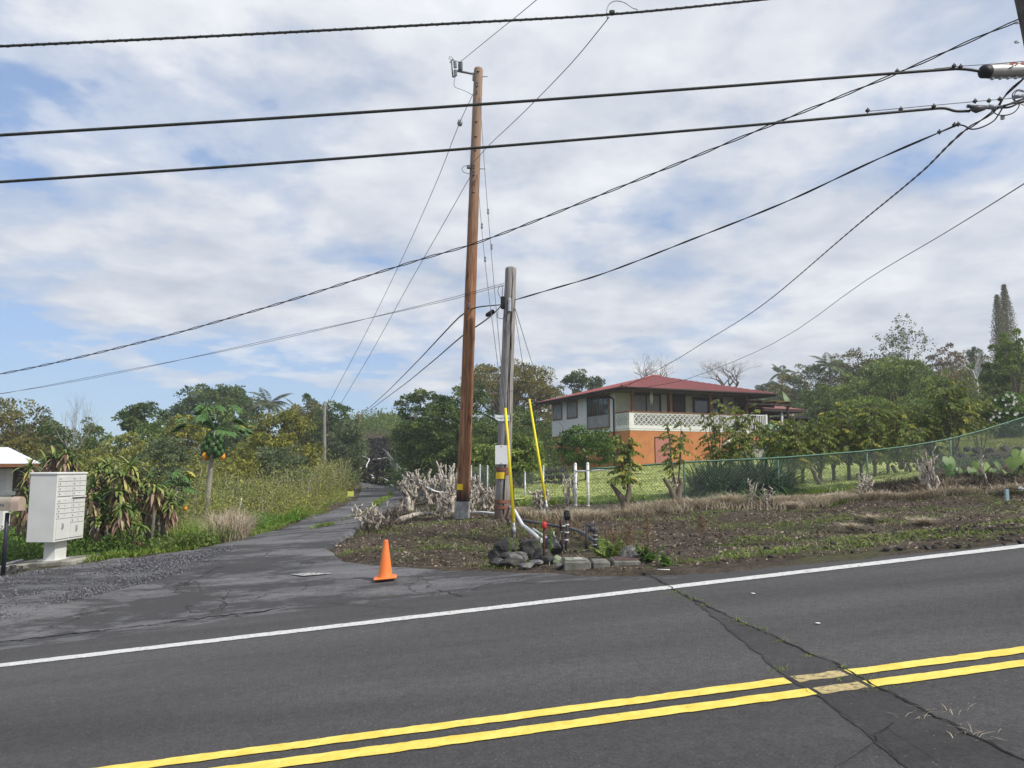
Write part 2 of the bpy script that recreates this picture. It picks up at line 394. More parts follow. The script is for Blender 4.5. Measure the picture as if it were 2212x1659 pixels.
def asphalt(name, base, specks, worn=None, bump=.5, crack=.0, fk=.42):
    m, t, b = newmat(name); b.inputs['Roughness'].default_value = .88; b.inputs['Specular IOR Level'].default_value = .22
    tcn = t.nodes.new('ShaderNodeTexCoord'); v = tcn.outputs['Object']
    big = noise_n(t, v, .55, 6, .6); mp = t.nodes.new('ShaderNodeMapping'); mp.inputs['Scale'].default_value = (.55, 1.7, 1); t.links.new(v, mp.inputs[0])
    str_ = noise_n(t, mp.outputs[0], 1.4, 7, .65); fine = noise_n(t, v, 55, 5, .8); mid = noise_n(t, v, 14, 5, .7)
    c = ramp_n(t, big, [(.3, tuple(x*.86 for x in base)), (.7, tuple(x*1.14 for x in base))])
    c = mix_n(t, .35, c, ramp_n(t, str_, [(.35, tuple(x*.72 for x in base)), (.65, tuple(x*1.25 for x in base))]))
    c = mix_n(t, fk, c, ramp_n(t, fine, [(.36, tuple(x*.35 for x in base)), (.5, base), (.66, tuple(min(1, x*2.1) for x in base))]))
    c = mix_n(t, .38, c, ramp_n(t, mid, [(.35, tuple(x*.65 for x in base)), (.66, tuple(x*1.35 for x in base))]))
    vo = t.nodes.new('ShaderNodeTexVoronoi'); vo.inputs['Scale'].default_value = 26; t.links.new(v, vo.inputs['Vector'])
    sp = ramp_n(t, vo.outputs['Distance'], [(.07, (1, 1, 1)), (.16, (0, 0, 0))])
    rr = t.nodes.new('ShaderNodeSeparateColor'); t.links.new(vo.outputs['Color'], rr.inputs[0])
    sel = ramp_n(t, rr.outputs[0], [(.72, (0, 0, 0)), (.78, (1, 1, 1))])
    c = mix_n(t, math_n(t, 'MULTIPLY', math_n(t, 'MULTIPLY', sp, sel), .55), c, specks)
    mpw = t.nodes.new('ShaderNodeMapping'); mpw.inputs['Scale'].default_value = (.1, 1.1, 1); mpw.inputs['Rotation'].default_value = (0, 0, -.096); t.links.new(v, mpw.inputs[0])
    c = mix_n(t, 1.0, c, ramp_n(t, noise_n(t, mpw.outputs[0], 1.0, 3, .5), [(.36, (.8, .8, .8)), (.62, (1.2, 1.19, 1.18))]), 'MULTIPLY')
    if worn:
        k = ramp_n(t, noise_n(t, mp.outputs[0], .62, 12, .74), [(.47, (0, 0, 0)), (.52, (1, 1, 1))])
        c = mix_n(t, math_n(t, 'MULTIPLY', k, .82), c, worn[0])
        k2 = ramp_n(t, noise_n(t, mp.outputs[0], 1.5, 10, .74), [(.53, (0, 0, 0)), (.58, (1, 1, 1))])
        c = mix_n(t, math_n(t, 'MULTIPLY', k2, .5), c, worn[1])
    if crack:
        v2 = t.nodes.new('ShaderNodeTexVoronoi'); v2.feature = 'DISTANCE_TO_EDGE'; v2.inputs['Scale'].default_value = .8
        wv = t.nodes.new('ShaderNodeVectorMath'); wv.operation = 'ADD'; t.links.new(v, wv.inputs[0])
        nz = t.nodes.new('ShaderNodeTexNoise'); nz.inputs['Scale'].default_value = 2.5; nz.inputs['Detail'].default_value = 6; t.links.new(v, nz.inputs['Vector'])
        sc = t.nodes.new('ShaderNodeVectorMath'); sc.operation = 'SCALE'; sc.inputs['Scale'].default_value = .9; t.links.new(nz.outputs['Color'], sc.inputs[0])
        t.links.new(sc.outputs[0], wv.inputs[1]); t.links.new(wv.outputs[0], v2.inputs['Vector'])
        ck = ramp_n(t, v2.outputs['Distance'], [(0.004, (1, 1, 1)), (.016, (0, 0, 0))])
        gate = ramp_n(t, noise_n(t, v, .7, 4), [(.46, (0, 0, 0)), (.56, (1, 1, 1))])
        c = mix_n(t, math_n(t, 'MULTIPLY', math_n(t, 'MULTIPLY', ck, gate), crack), c, (.012, .012, .012))
    t.links.new(c, b.inputs['Base Color'])
    bn = t.nodes.new('ShaderNodeBump'); bn.inputs['Strength'].default_value = bump; bn.inputs['Distance'].default_value = .012
    t.links.new(fine, bn.inputs['Height']); t.links.new(bn.outputs[0], b.inputs['Normal'])
    return m
M_ROAD = asphalt('road_asphalt', (.077, .0745, .0755), (.34, .32, .3), None, .8, 0, .58)
M_DRIVE = asphalt('driveway_asphalt', (.13, .128, .134), (.38, .38, .38), ((.05, .049, .051), (.2, .2, .205)), 1.0, .9, .6)
# main road sheet: ragged far edge
E1 = on_road(1350, 1240); E2 = on_road(2212, 1166); E0 = on_road(0, 1388); E3 = on_road(1100, 1240)
es = [st_of(e.x, e.y) for e in (E0, E3, E1, E2)]
def edge_t(s):
    xs = [-60]+[e[0] for e in es]+[60]; ts = [es[0][1]]+[e[1] for e in es]+[es[-1][1]]
    return np.interp(s, xs, ts)
S = np.concatenate([np.arange(-60, -12, .8), np.arange(-12, 14, .05), np.arange(14, 62, .8)])
Q = np.linspace(0, 1, 26); SS, QQ = np.meshgrid(S, Q)
et = edge_t(SS)+(fbm(SS*3.1, SS*0+2, 4, 5)-.5)*.22
TT = -9+(et+9)*QQ**.8
XX = SS*CA-TT*SA; YY = SS*SA+TT*CA; ZZ = road_z(XX, YY)+.004-.03*(QQ > .999)
grid_mesh('road', XX, YY, ZZ, M_ROAD)['kind'] = 'structure'
# driveway sheet draped on the terrain
n = len(LD); K = 46; qq = np.linspace(0, 1, K)
Lx = np.array([[p.x, p.y] for p in LD]); Rx = np.array([[p.x, p.y] for p in RD])
wob = (fbm(np.arange(n)*.35, np.zeros(n), 6, 5)-.5)[:, None]*.5
dirn = unit(Rx-Lx); Lx = Lx+dirn*wob*np.clip(1, 0, 1); Rx = Rx+dirn*(fbm(np.arange(n)*.4, np.ones(n)*5, 8, 5)-.5)[:, None]*.4
PX = Lx[:, None]*(1-qq[None, :, None])+Rx[:, None]*qq[None, :, None]
DX, DY = PX[..., 0], PX[..., 1]; DZ = zt0(DX, DY); _, dt = st_of(DX, DY)
DZ = np.where(dt < T_WHITE+1.2, road_z(DX, DY), DZ)+.002+.02*sstep(T_WHITE+1.0, T_WHITE+1.8, dt)*(1-0*DX)
DZ = DZ+(fbm(DX*1.3, DY*1.3, 12, 4)-.5)*.05*sstep(T_WHITE+1, T_WHITE+2.5, dt)
DZ[:, 0] -= .07; DZ[:, -1] -= .07
grid_mesh('driveway', DX, DY, DZ, M_DRIVE)['kind'] = 'structure'
def dz(x, y): return zt(x, y)+.03
# painted lines
M_WHITE = pm('road_white', (.5, .5, .49), (.72, .72, .7), 30, .8, .4, dirt=((.1, .1, .1), 22, .56, .75))
M_YEL = pm('road_yellow', (.74, .56, .09), (.86, .69, .16), 9, .8, .4, dirt=((.2, .15, .06), 24, .6, .6))
def line(name, s0, s1, t0, t1, mat, lift=.010, rag=.012, seed=0, ends=None):
    S_ = np.arange(s0, s1, .035); Vq = []
    a = t0(S_)+(fbm(S_*14, S_*0, seed, 4)-.5)*rag*2; b = t1(S_)+(fbm(S_*15, S_*0+3, seed+5, 4)-.5)*rag*2
    Sb = S_.copy(); Sa = S_.copy()
    if ends:                                     # slanted ends along the patch joint
        pass
    x0, y0 = Sa*CA-a*SA, Sa*SA+a*CA; x1, y1 = Sb*CA-b*SA, Sb*SA+b*CA
    X_ = np.stack([x0, x1]); Y_ = np.stack([y0, y1]); o = grid_mesh(name, X_, Y_, road_z(X_, Y_), mat, lift=lift); o['kind'] = 'structure'; return o
def tfit(pts):
    q = [st_of(*on_road(*p)[:2]) for p in pts]; s = np.array([a[0] for a in q]); t = np.array([a[1] for a in q]); c = np.polyfit(s, t, 1)
    return lambda S_: np.polyval(c, np.clip(S_, -12, 12))
WT = tfit([(0, 1435), (700, 1353), (1450, 1268), (2212, 1176)]); WB = tfit([(0, 1443), (700, 1361), (1450, 1275), (2212, 1184)])
line('edge_line', -40, 50, WB, WT, M_WHITE, seed=1)
Y1T = tfit([(330, 1647), (1106, 1543.5), (1700, 1464), (2212, 1401)]); Y1B = tfit([(330, 1661), (1106, 1560), (1700, 1478), (2212, 1415)])
Y2T = tfit([(560, 1650), (1106, 1576), (1740, 1487), (2212, 1430)]); Y2B = tfit([(600, 1664), (1106, 1593.6), (1740, 1503), (2212, 1446)])
# the patched trench across the road
pl = [(1388, 1236), (1500, 1300), (1700, 1466), (1800, 1530), (1940, 1640), (2060, 1760)]
pr = [(1395, 1238), (1462, 1278), (1600, 1345), (1800, 1435), (1960, 1520), (2120, 1600), (2330, 1700)]
PLs = [on_road(*p) for p in pl]; PRs = [on_road(*p) for p in pr]
def res(Q_, n_):
    L_ = [0]
    for a, b in zip(Q_, Q_[1:]): L_.append(L_[-1]+(b-a).length)
    u = np.linspace(0, L_[-1], n_); return np.stack([np.interp(u, L_, [q[i] for q in Q_]) for i in range(3)], 1)
a_ = res(PLs, 160); b_ = res(PRs, 160); a_[:, 0] += (fbm(np.arange(160)*.3, np.zeros(160), 3)-.5)*.06
q_ = np.linspace(0, 1, 8)[None, :, None]; pt = a_[:, None]*(1-q_)+b_[:, None]*q_
M_PATCH = asphalt('patch_asphalt', (.056, .054, .055), (.3, .25, .22), None, .8)
grid_mesh('road_patch', pt[..., 0], pt[..., 1], road_z(pt[..., 0], pt[..., 1]), M_PATCH, lift=.0075)['kind'] = 'structure'
yl1 = st_of(*on_road(1708, 1468)[:2])[0]; yr1 = st_of(*on_road(1826, 1452)[:2])[0]
yl2 = st_of(*on_road(1755, 1492)[:2])[0]; yr2 = st_of(*on_road(1870, 1478)[:2])[0]
M_YOLD = pm('road_yellow_faded', (.42, .33, .14), (.62, .5, .26), 40, .85, .5, dirt=((.09, .085, .08), 22, .5, .9))
line('centre_line', -40, yl1, Y1B, Y1T, M_YEL, seed=21); line('centre_line', yr1, 50, Y1B, Y1T, M_YEL, seed=25)
line('centre_line', -40, yl2, Y2B, Y2T, M_YEL, seed=31); line('centre_line', yr2, 50, Y2B, Y2T, M_YEL, seed=35)
line('faded_centre_line', yl1+.01, yr1-.02, Y1B, Y1T, M_YOLD, seed=41, rag=.02); line('faded_centre_line', yl2+.01, yr2-.02, Y2B, Y2T, M_YOLD, seed=45, rag=.02)
M_CRACK = pm('crack', (.012, .012, .012), (.022, .02, .018), 20, .95)
def crack(pts, wd, onroad=True, seed=0, name='road_crack', mat=None, jit=.03, lift=.012):
    Q_ = [on_road(*p) if onroad else hit(*p) for p in pts]; L_ = sum((b-a).length for a, b in zip(Q_, Q_[1:])); n_ = max(12, int(L_/.04))
    p = res(Q_, n_); u = np.arange(n_)*.45
    p[:, 0] += (fbm(u, u*0, seed, 5)-.5)*jit*2; p[:, 1] += (fbm(u, u*0+9, seed, 5)-.5)*jit*2
    d = np.gradient(p[:, :2], axis=0); d = unit(d); nn = np.stack([-d[:, 1], d[:, 0]], 1)
    ww = wd*(.15+1.5*np.clip(fbm(u*1.3, u*0+4, seed+2, 4)-.15, 0, 1))[:, None]
    A = p[:, :2]+nn*ww/2; B = p[:, :2]-nn*ww/2
    Xc = np.stack([A[:, 0], B[:, 0]]); Yc = np.stack([A[:, 1], B[:, 1]])
    Zc = road_z(Xc, Yc) if onroad else zt0(Xc, Yc)+.06
    grid_mesh(name, Xc, Yc, Zc, mat or M_CRACK, lift=lift)['kind'] = 'structure'
crack(pr, .02, seed=3); crack(pl, .0035, seed=5)
crack([(1900, 1590), (1930, 1562), (1870, 1620), (1800, 1665)], .006, seed=8)
crack([(1265, 1232), (1380, 1237), (1600, 1214)], .02, seed=9, jit=.02)
crack([(1548*1.17, 1555), (1905, 1565), (2020, 1650)], .003, seed=11)
# broken edge where the driveway meets the road
crack([(-20, 1392), (150, 1372), (330, 1352), (420, 1338), (560, 1325), (640, 1310), (700, 1285), (780, 1282), (900, 1266), (1000, 1262)], .05, seed=12, jit=.08, lift=.016)
crack([(560, 1253), (700, 1230), (760, 1228), (880, 1262), (1000, 1290)], .02, onroad=True, seed=13, jit=.06, lift=.016)
crack([(840, 1248), (1020, 1258), (1180, 1262), (1300, 1256)], .014, seed=14, jit=.03)
crack([(620, 1298), (720, 1305), (900, 1318)], .012, seed=15, jit=.04, lift=.016)
# white arrow-like scrap of paint on the driveway mouth
tri = [hit(626, 1246), hit(655, 1250), hit(722, 1244), hit(668, 1243)]
mb = MB(); mb.add([(p.x, p.y, dz(p.x, p.y)+.008) for p in tri], [(0, 1, 2, 3)]); mb.build('paint_scrap', pm('worn_paint', (.2, .2, .2), (.5, .5, .49), 14, .9, .3))['kind'] = 'structure'
# lawn of the house: sheet above the ground
lw = [(1120, 1092), (1250, 1085), (1300, 1082), (1400, 1078), (1520, 1074), (1700, 1068), (1850, 1058), (1960, 1045), (2020, 1020), (1990, 1005), (1890, 998), (1700, 1000), (1480, 990), (1330, 1000), (1240, 1012), (1180, 1030), (1110, 1055)]
lpoly = np.array([(p.x, p.y) for p in [hit(*q) for q in lw]])
lx = np.arange(lpoly[:, 0].min(), lpoly[:, 0].max()+.3, .3); ly = np.arange(lpoly[:, 1].min(), lpoly[:, 1].max()+.3, .3)
LX, LY = np.meshgrid(lx, ly); cxm = (LX[:-1, :-1]+LX[1:, 1:])/2; cym = (LY[:-1, :-1]+LY[1:, 1:])/2
jx = cxm+(fbm(cxm*.9, cym*.9, 31)-.5)*1.0; jy = cym+(fbm(cxm*.9, cym*.9, 37)-.5)*1.0
M_LAWN = pm('lawn', (.27, .33, .08), (.46, .49, .17), 1.4, .9, .6, 30, detail=8, dirt=((.10, .15, .03), .5, .5, .7))
LZ = ground_h(LX, LY)+.03
grid_mesh('lawn', LX, LY, LZ, M_LAWN, keep=inpoly(jx, jy, lpoly))['kind'] = 'structure'
# ---- grass and litter on the ground ("stuff")
def scatter(n, uv_poly=None, xy_poly=None, cond=None):
    P_ = np.array([(p.x, p.y) for p in [hit(*q) for q in uv_poly]]) if uv_poly else xy_poly
    out = np.zeros((0, 2)); lo = P_.min(0); hi = P_.max(0)
    for _ in range(60):
        c = lo+rng.random((n*2, 2))*(hi-lo); c = c[inpoly(c[:, 0], c[:, 1], P_)]
        if cond is not None: c = c[rng.random(len(c)) < cond(c[:, 0], c[:, 1])]
        out = np.concatenate([out, c])
        if len(out) >= n: break
    out = out[:n]; return np.concatenate([out, ground_h(out[:, 0], out[:, 1])[:, None]-.01], 1)
VERGE = [(716, 1196), (745, 1165), (790, 1136), (850, 1092), (1000, 1090), (1240, 1092), (1478, 1082), (1681, 1073), (1873, 1052), (2053, 1020), (2300, 985), (2330, 1158), (1900, 1192), (1380, 1233), (1100, 1231), (800, 1221)]
M_DRY = leafmat('dry_grass', [(.19, .14, .095), (.4, .325, .225), (.62, .55, .42)], .15, .7)
M_GRN = leafmat('green_grass', [(.09, .15, .02), (.17, .27, .04), (.33, .38, .08)], .3, .6)
M_LIT = leafmat('litter', [(.04, .03, .024), (.15, .11, .08), (.42, .35, .26)], .0, .8)
GM = lambda x, y: np.clip((fbm(x*1.3+3, y*2.0, 50, 5)-.52)*8, 0, 1)
def edge_near(x, y):
    s, t = st_of(x, y); return np.clip(1.6-(t-edge_t(s))*.5, .12, 1)
b = scatter(17000, VERGE, cond=lambda x, y: GM(x, y)*(.35+.3*edge_near(x, y)))
npmesh('green_grass', *blades(b, rng.uniform(.02, .075, len(b)), .005, 1.4)[:2], M_GRN, r=np.repeat(rng.random(len(b)), 6))['kind'] = 'stuff'
DM = lambda x, y: np.clip((fbm(x*1.3+9, y*2.0, 60, 4)-.46)*7, .05, 1)
b = scatter(14000, VERGE, cond=DM)
V, Fq, r = blades(b, rng.uniform(.02, .07, len(b)), .0035, 2.4, tone=rng.random(len(b))**1.8); npmesh('dry_grass', V, Fq, M_DRY, r=r)['kind'] = 'stuff'
b = scatter(24000, VERGE); b[:, 2] += .015
V, Fq, r = leaves(b, rng.normal(size=b.shape)*[1, 1, .25], rng.uniform(.02, .075, len(b)), .5); npmesh('leaf_litter', V, Fq, M_LIT, r=r**1.6)['kind'] = 'stuff'
# band of pale dry grass along the fence foot
band = [(1100, 1112), (1240, 1112), (1478, 1093), (1681, 1086), (1873, 1070), (2053, 1050), (2250, 1040), (2250, 1062), (2053, 1072), (1873, 1085), (1681, 1098), (1478, 1108), (1240, 1122), (1100, 1118)]
b = scatter(26000, band, cond=lambda x, y: np.clip((fbm(x*1.1, y*1.5, 70, 3)-.36)*5, .03, 1))
V, Fq, r = blades(b, rng.uniform(.08, .27, len(b)), .006, 1.2, tone=rng.uniform(.3, 1, len(b))); npmesh('dry_grass', V, Fq, M_DRY, r=r)['kind'] = 'stuff'
b = scatter(7000, band, cond=lambda x, y: np.clip((fbm(x*.8, y*1.2, 77, 3)-.55)*8, .0, 1))
V, Fq, r = blades(b, rng.uniform(.04, .12, len(b)), .008, 1.2); npmesh('green_grass', V, Fq, M_GRN, r=r)['kind'] = 'stuff'
# grass between the wheel ruts of the driveway and along its left side
med = [(842, 1062), (849, 1066), (838, 1080), (822, 1094), (800, 1108), (770, 1118), (730, 1132), (690, 1143), (660, 1150), (700, 1138), (760, 1118), (800, 1100), (828, 1078)]
b = scatter(5000, med, cond=lambda x, y: np.clip((fbm(x*.8, y*.8, 81, 3)-.33)*6, .05, 1)); b[:, 2] += .05
V, Fq, r = blades(b, rng.uniform(.03, .09, len(b)), .014, 1.2); npmesh('green_grass', V, Fq, M_GRN, r=r)['kind'] = 'stuff'
lside = [(180, 1212), (300, 1201), (430, 1188), (530, 1162), (630, 1130), (700, 1103), (750, 1080), (758, 1064), (705, 1088), (640, 1115), (560, 1140), (420, 1170), (280, 1190), (190, 1205)]
b = scatter(13000, lside); b[:, 2] += .01
V, Fq, r = blades(b, rng.uniform(.04, .14, len(b)), .009, 1.2); npmesh('green_grass', V, Fq, M_GRN, r=r)['kind'] = 'stuff'
# tufts in the road cracks
for k, (u, v, c) in enumerate([(1462, 1280, .05), (1478, 1287, .04), (1500, 1297, .04), (1520, 1310, .03), (1585, 1342, .04), (1610, 1352, .03), (1640, 1362, .03), (1690, 1388, .03), (1755, 1419, .04),
                       (1815, 1448, .06), (1850, 1470, .06), (1890, 1490, .06), (2010, 1546, .07), (2100, 1590, .07), (1685, 1450, .05), (658, 1265, .06), (690, 1275, .05), (665, 1255, .05), (840, 1290, .04), (1400, 1228, .06), (1345, 1240, .06)]):
    q = on_road(u, v); n_ = int(26 if c < .065 else 24); bb = np.stack([q.x+rng.normal(size=n_)*c, q.y+rng.normal(size=n_)*c*.5, np.zeros(n_)], 1); bb[:, 2] = road_z(bb[:, 0], bb[:, 1])+.004
    V, Fq, r = blades(bb, rng.uniform(.008,   .03 if c < .065 else .045, n_), .002, 2.0, tone=rng.uniform(.3, 1, n_))
    o = npmesh('grass_tuft', V, Fq, M_GRN if c < .065 else M_DRY, r=r); o['kind'] = 'stuff'
def dzv(b):
    x, y = b[:, 0], b[:, 1]; _, t = st_of(x, y); z = np.where(t < T_WHITE+1.2, road_z(x, y), zt0(x, y))
    return z+.004+.02*sstep(T_WHITE+1.0, T_WHITE+1.8, t)+(fbm(x*1.3, y*1.3, 12, 4)-.5)*.05*sstep(T_WHITE+1, T_WHITE+2.5, t)+.005
# gravel at the left edge of the driveway
b = scatter(16000, [(-100, 1268), (60, 1238), (250, 1212), (440, 1193), (520, 1180), (460, 1225), (300, 1265), (60, 1330), (-100, 1370)], cond=lambda x, y: np.clip((fbm(x*.9, y*2, 44, 4)-.4)*4, .05, 1)); b[:, 2] = dzv(b)
V, Fq, r = leaves(b, rng.normal(size=b.shape)*[1, 1, .4], rng.uniform(.01, .026, len(b)), .9)
npmesh('gravel', V, Fq, leafmat('gravel', [(.07, .07, .08), (.14, .14, .155), (.26, .26, .28)], 0, .9), r=r)['kind'] = 'stuff'

# longer grass along the near edge of the lawn and flecks over it
b = scatter(22000, [(1120, 1096), (1250, 1090), (1300, 1088), (1400, 1084), (1520, 1080), (1700, 1074), (1850, 1064), (1960, 1052), (1955, 1040), (1850, 1050), (1700, 1060), (1520, 1066), (1400, 1070), (1250, 1076), (1120, 1084)])
V, Fq, r = blades(b, rng.uniform(.03, .13, len(b)), .012, 1.2); npmesh('lawn_edge_grass', V, Fq, M_GRN, r=r)['kind'] = 'stuff'
b = scatter(26000, xy_poly=lpoly); b[:, 2] += .03
V, Fq, r = blades(b, rng.uniform(.03, .07, len(b)), .02, 1.5); npmesh('lawn_grass', V, Fq, leafmat('lawn_blades', [(.2, .27, .06), (.34, .38, .11), (.52, .52, .22)], .3, .7), r=r)['kind'] = 'stuff'
# ================================================================ PLANT BUILDERS
M_BARK = pm('bark', (.10, .08, .06), (.2, .165, .13), 9, .9, .6, stretch=(1, 1, .3))
M_BARKG = pm('bark_grey', (.17, .15, .13), (.33, .3, .27), 9, .9, .6, stretch=(1, 1, .3))
M_DEAD = pm('dead_wood', (.10, .08, .065), (.6, .54, .46), 19, .9, 1.0, 40, lo=.38, hi=.58, stretch=(1, 1, .4))
G = {
 'deep': leafmat('leaf_deep', [(0.045, 0.082, 0.023), (0.095, 0.152, 0.039), (0.210, 0.267, 0.070)]),
 'brown': leafmat('leaf_brown', [(0.084, 0.084, 0.033), (0.175, 0.168, 0.053), (0.323, 0.281, 0.091)]),
 'mid': leafmat('leaf_mid', [(0.063, 0.105, 0.028), (0.140, 0.204, 0.051), (0.281, 0.351, 0.091)]),
 'olive': leafmat('leaf_olive', [(0.129, 0.145, 0.041), (0.266, 0.281, 0.068), (0.499, 0.499, 0.112)]),
 'yellow': leafmat('leaf_yellow', [(0.101, 0.118, 0.029), (0.235, 0.246, 0.047), (0.560, 0.515, 0.090)]),
 'fresh': leafmat('leaf_fresh', [(.085, .13, .032), (.19, .26, .06), (.40, .46, .12)]),
 'grey': leafmat('leaf_greygreen', [(0.077, 0.105, 0.056), (0.147, 0.190, 0.093), (0.238, 0.281, 0.140)]),
 'coffee': leafmat('leaf_coffee', [(0.092, 0.138, 0.034), (0.207, 0.270, 0.060), (0.402, 0.425, 0.098), (0.759, 0.621, 0.115)]),
 'glossy': leafmat('leaf_glossy', [(0.034, 0.078, 0.018), (0.078, 0.151, 0.031), (0.213, 0.314, 0.073)], .2, .35),
 'russet': leafmat('leaf_russet', [(0.095, 0.069, 0.043), (0.179, 0.129, 0.062), (0.302, 0.213, 0.101)]),
 'strap': leafmat('leaf_strap', [(0.025, 0.067, 0.027), (0.050, 0.112, 0.040), (0.134, 0.213, 0.067)], .15, .4),
 'hedge': leafmat('leaf_hedge', [(0.050, 0.101, 0.022), (0.112, 0.202, 0.038), (0.269, 0.381, 0.078)]),
}
def branch(mb, p, d, L, r, depth, spread=.6, seed=None, n=5, up=.15, tips=None, taper=.62):
    rr = rng; pts = [Vector(p)]; dd = Vector(d).normalized(); k = 4
    for i in range(k):
        dd = (dd+Vector(rr.normal(size=3))*.16+Vector((0, 0, up*.3))).normalized(); pts.append(pts[-1]+dd*L/k)
    mb.tube(pts, [r*(1-(1-taper)*i/k) for i in range(k+1)], n, cap=False)
    if tips is not None: tips.append((pts[-1], depth))
    if depth <= 0: return
    for i in range(rr.integers(2, 4)):
        j = rr.integers(2, k+1); a = Vector(rr.normal(size=3)); a = (a-dd*a.dot(dd)).normalized()
        branch(mb, pts[j], dd*(1-spread*.4)+a*spread+Vector((0, 0, up)), L*rr.uniform(.6, .85), r*taper*.8, depth-1, spread, None, max(3, n-1), up, tips, taper)
def bare_tree(label, u, d, vtop, hw, mat=None, depth=5, group=None, name='bare_tree', vbase=None, spread=.6, r0=.13, leafy=None):
    g = at(u, d) if vbase is None else P(u, vbase, d); top = P(u, vtop, d).z; H = top-g.z
    o = empty(name, g, label, 'tree', group); mb = MB(); tips = []
    mb.tube([g-Vector((0, 0, .2)), g+Vector((.05, 0, H*.2)), g+Vector((-.03, 0, H*.36))], [r0, r0*.9, r0*.8], 7, False)
    mb.build('trunk', mat or M_BARKG, o); mb = MB()
    for i in range(4):
        a = i*1.6+rng.uniform(0, 1); branch(mb, g+Vector((0, 0, H*.33)), (math.cos(a)*spread, math.sin(a)*spread*.8, .9), H*.26, r0*.6, depth, spread, tips=tips, n=5)
    v = np.array(mb.v); z = v[:, 2]-g.z; R_ = hw/F*d
    k = H/max(z.max(), .1); lo = H*.33
    v[:, 2] = g.z+np.where(z > lo, lo+(z-lo)*(H-lo)/max(z.max()-lo, .1), z)
    sx = R_/np.percentile(np.abs(v[:, 0]-g.x), 98); v[:, 0] = g.x+(v[:, 0]-g.x)*sx; v[:, 1] = g.y+(v[:, 1]-g.y)*min(sx, 1.6)
    mb.v = [tuple(a) for a in v]; mb.build('branches', mat or M_BARKG, o)
    if leafy:
        q = v[rng.choice(len(v), 420)]; q = q[q[:, 2] > g.z+H*.5]; pos = np.repeat(q[::2], 5, 0)+rng.normal(size=(len(q[::2])*5, 3))*.13
        npmesh('crown', *leaves(pos, rng.normal(size=pos.shape)+[0, 0, -.4], rng.uniform(.16, .3, len(pos)), .6)[:2], G[leafy], o, r=np.repeat(rng.random(len(pos)), 4))
    return o
def crown_leaves(c, Rx, Ry, Rz, nc, nl, ls, cr, flat=.35, droop=0, bias=0.0, gap=0.0, core=.5, up_=.74):
    """leaf clumps spread through an ellipsoid volume with an uneven outline"""
    n = rng.normal(size=(nc, 3)); n[:, 2] = np.abs(n[:, 2])*np.where(rng.random(nc) < up_, 1, -1); n = unit(n)
    rad = np.where(rng.random(nc) < .78, rng.uniform(.72, 1.0, nc), rng.uniform(.2, .75, nc))
    cc = np.array(c)+n*rad[:, None]*np.array([Rx, Ry, Rz]); crs = cr*rng.uniform(.55, 1.35, nc)
    tone = .45+bias+rng.normal(size=nc)*.2
    idx = rng.integers(0, nc, nl); m = unit(rng.normal(size=(nl, 3))); m[:, 2] = np.where(rng.random(nl) < .75, np.abs(m[:, 2]), m[:, 2])
    rr = rng.uniform(.35, 1.0, nl)**.6
    pos = cc[idx]+m*(rr*crs[idx])[:, None]*[1, 1, .72]
    ax = m*.8+rng.normal(size=(nl, 3))*.6+np.array([0, 0, -droop])
    return cc, leaves(pos, ax, ls*rng.uniform(.6, 1.3, nl), .55, tone[idx]+rng.normal(size=nl)*.2, droop=droop*.3)
def tree(label, u, d, vtop, hw, kind='mid', nl=5000, ls=.22, cb=.3, nc=60, crf=.26, trunk=.16, group=None, name='leafy_tree', cat='tree', ry=.85, droop=0, bias=0, lean=0, nb=6, vbase=None, core=None):
    g = at(u, d) if vbase is None else P(u, vbase, d); top = P(u, vtop, d).z; H = max(top-g.z, .4); R_ = hw/F*d
    o = empty(name, g, label, cat, group); zb = g.z+H*cb; c = Vector((g.x+lean, g.y, (zb+top)/2)); rz = (top-zb)/2
    cc, lf = crown_leaves(c, R_*.95, R_*ry*.95, rz*.92, nc, nl, ls, min(R_, rz*1.4)*crf, droop=droop, bias=bias, up_=.5 if cb < .15 else .7)
    if trunk:
        mb = MB(); fork = Vector((g.x+lean*.5, g.y, g.z+H*max(cb, .12)*.9))
        mb.tube([g-Vector((0, 0, .15)), g.lerp(fork, .5)+Vector((rng.normal()*.05, 0, 0)), fork], [trunk, trunk*.8, trunk*.7], 8)
        mb.build('trunk', M_BARK, o); mb = MB()
        for i in rng.choice(len(cc), min(nb, len(cc)), replace=False):
            e = Vector(cc[i]); mid = fork.lerp(e, .5)+Vector((0, 0, .12*H*rng.uniform(-.3, .6)))
            mb.tube([fork, mid, e], [trunk*.5, trunk*.32, trunk*.1], 5, False)
        mb.build('branches', M_BARK, o)
    npmesh('crown', lf[0], lf[1], G[kind], o, r=lf[2]); return o
def straps(base, dirs, L, W, droop, seg=5, tone=None):
    n = len(base); L = np.broadcast_to(np.asarray(L, float), (n,)); W = np.broadcast_to(np.asarray(W, float), (n,)); droop = np.broadcast_to(np.asarray(droop, float), (n,))
    d = unit(np.asarray(dirs, float)); p = np.asarray(base, float).copy(); V = []
    side = unit(np.cross(d, np.array([0, 0, 1.0])+1e-4)); prof = np.sin(np.linspace(.12, .97, seg+1)*np.pi)**.7
    for i in range(seg+1):
        V += [p-side*(W*prof[i]/2)[:, None], p+side*(W*prof[i]/2)[:, None]]
        d = unit(d-np.array([0, 0, 1.0])*(droop/seg)[:, None]); p = p+d*(L/seg)[:, None]
    V = np.stack(V, 1).reshape(-1, 3); k = (np.arange(n)*2*(seg+1))[:, None]
    Fq = np.concatenate([k+np.array([[2*i, 2*i+1, 2*i+3, 2*i+2]]) for i in range(seg)])
    if tone is None: tone = rng.random(n)
    return V, Fq, np.repeat(np.clip(tone, 0, 1), 2*(seg+1))
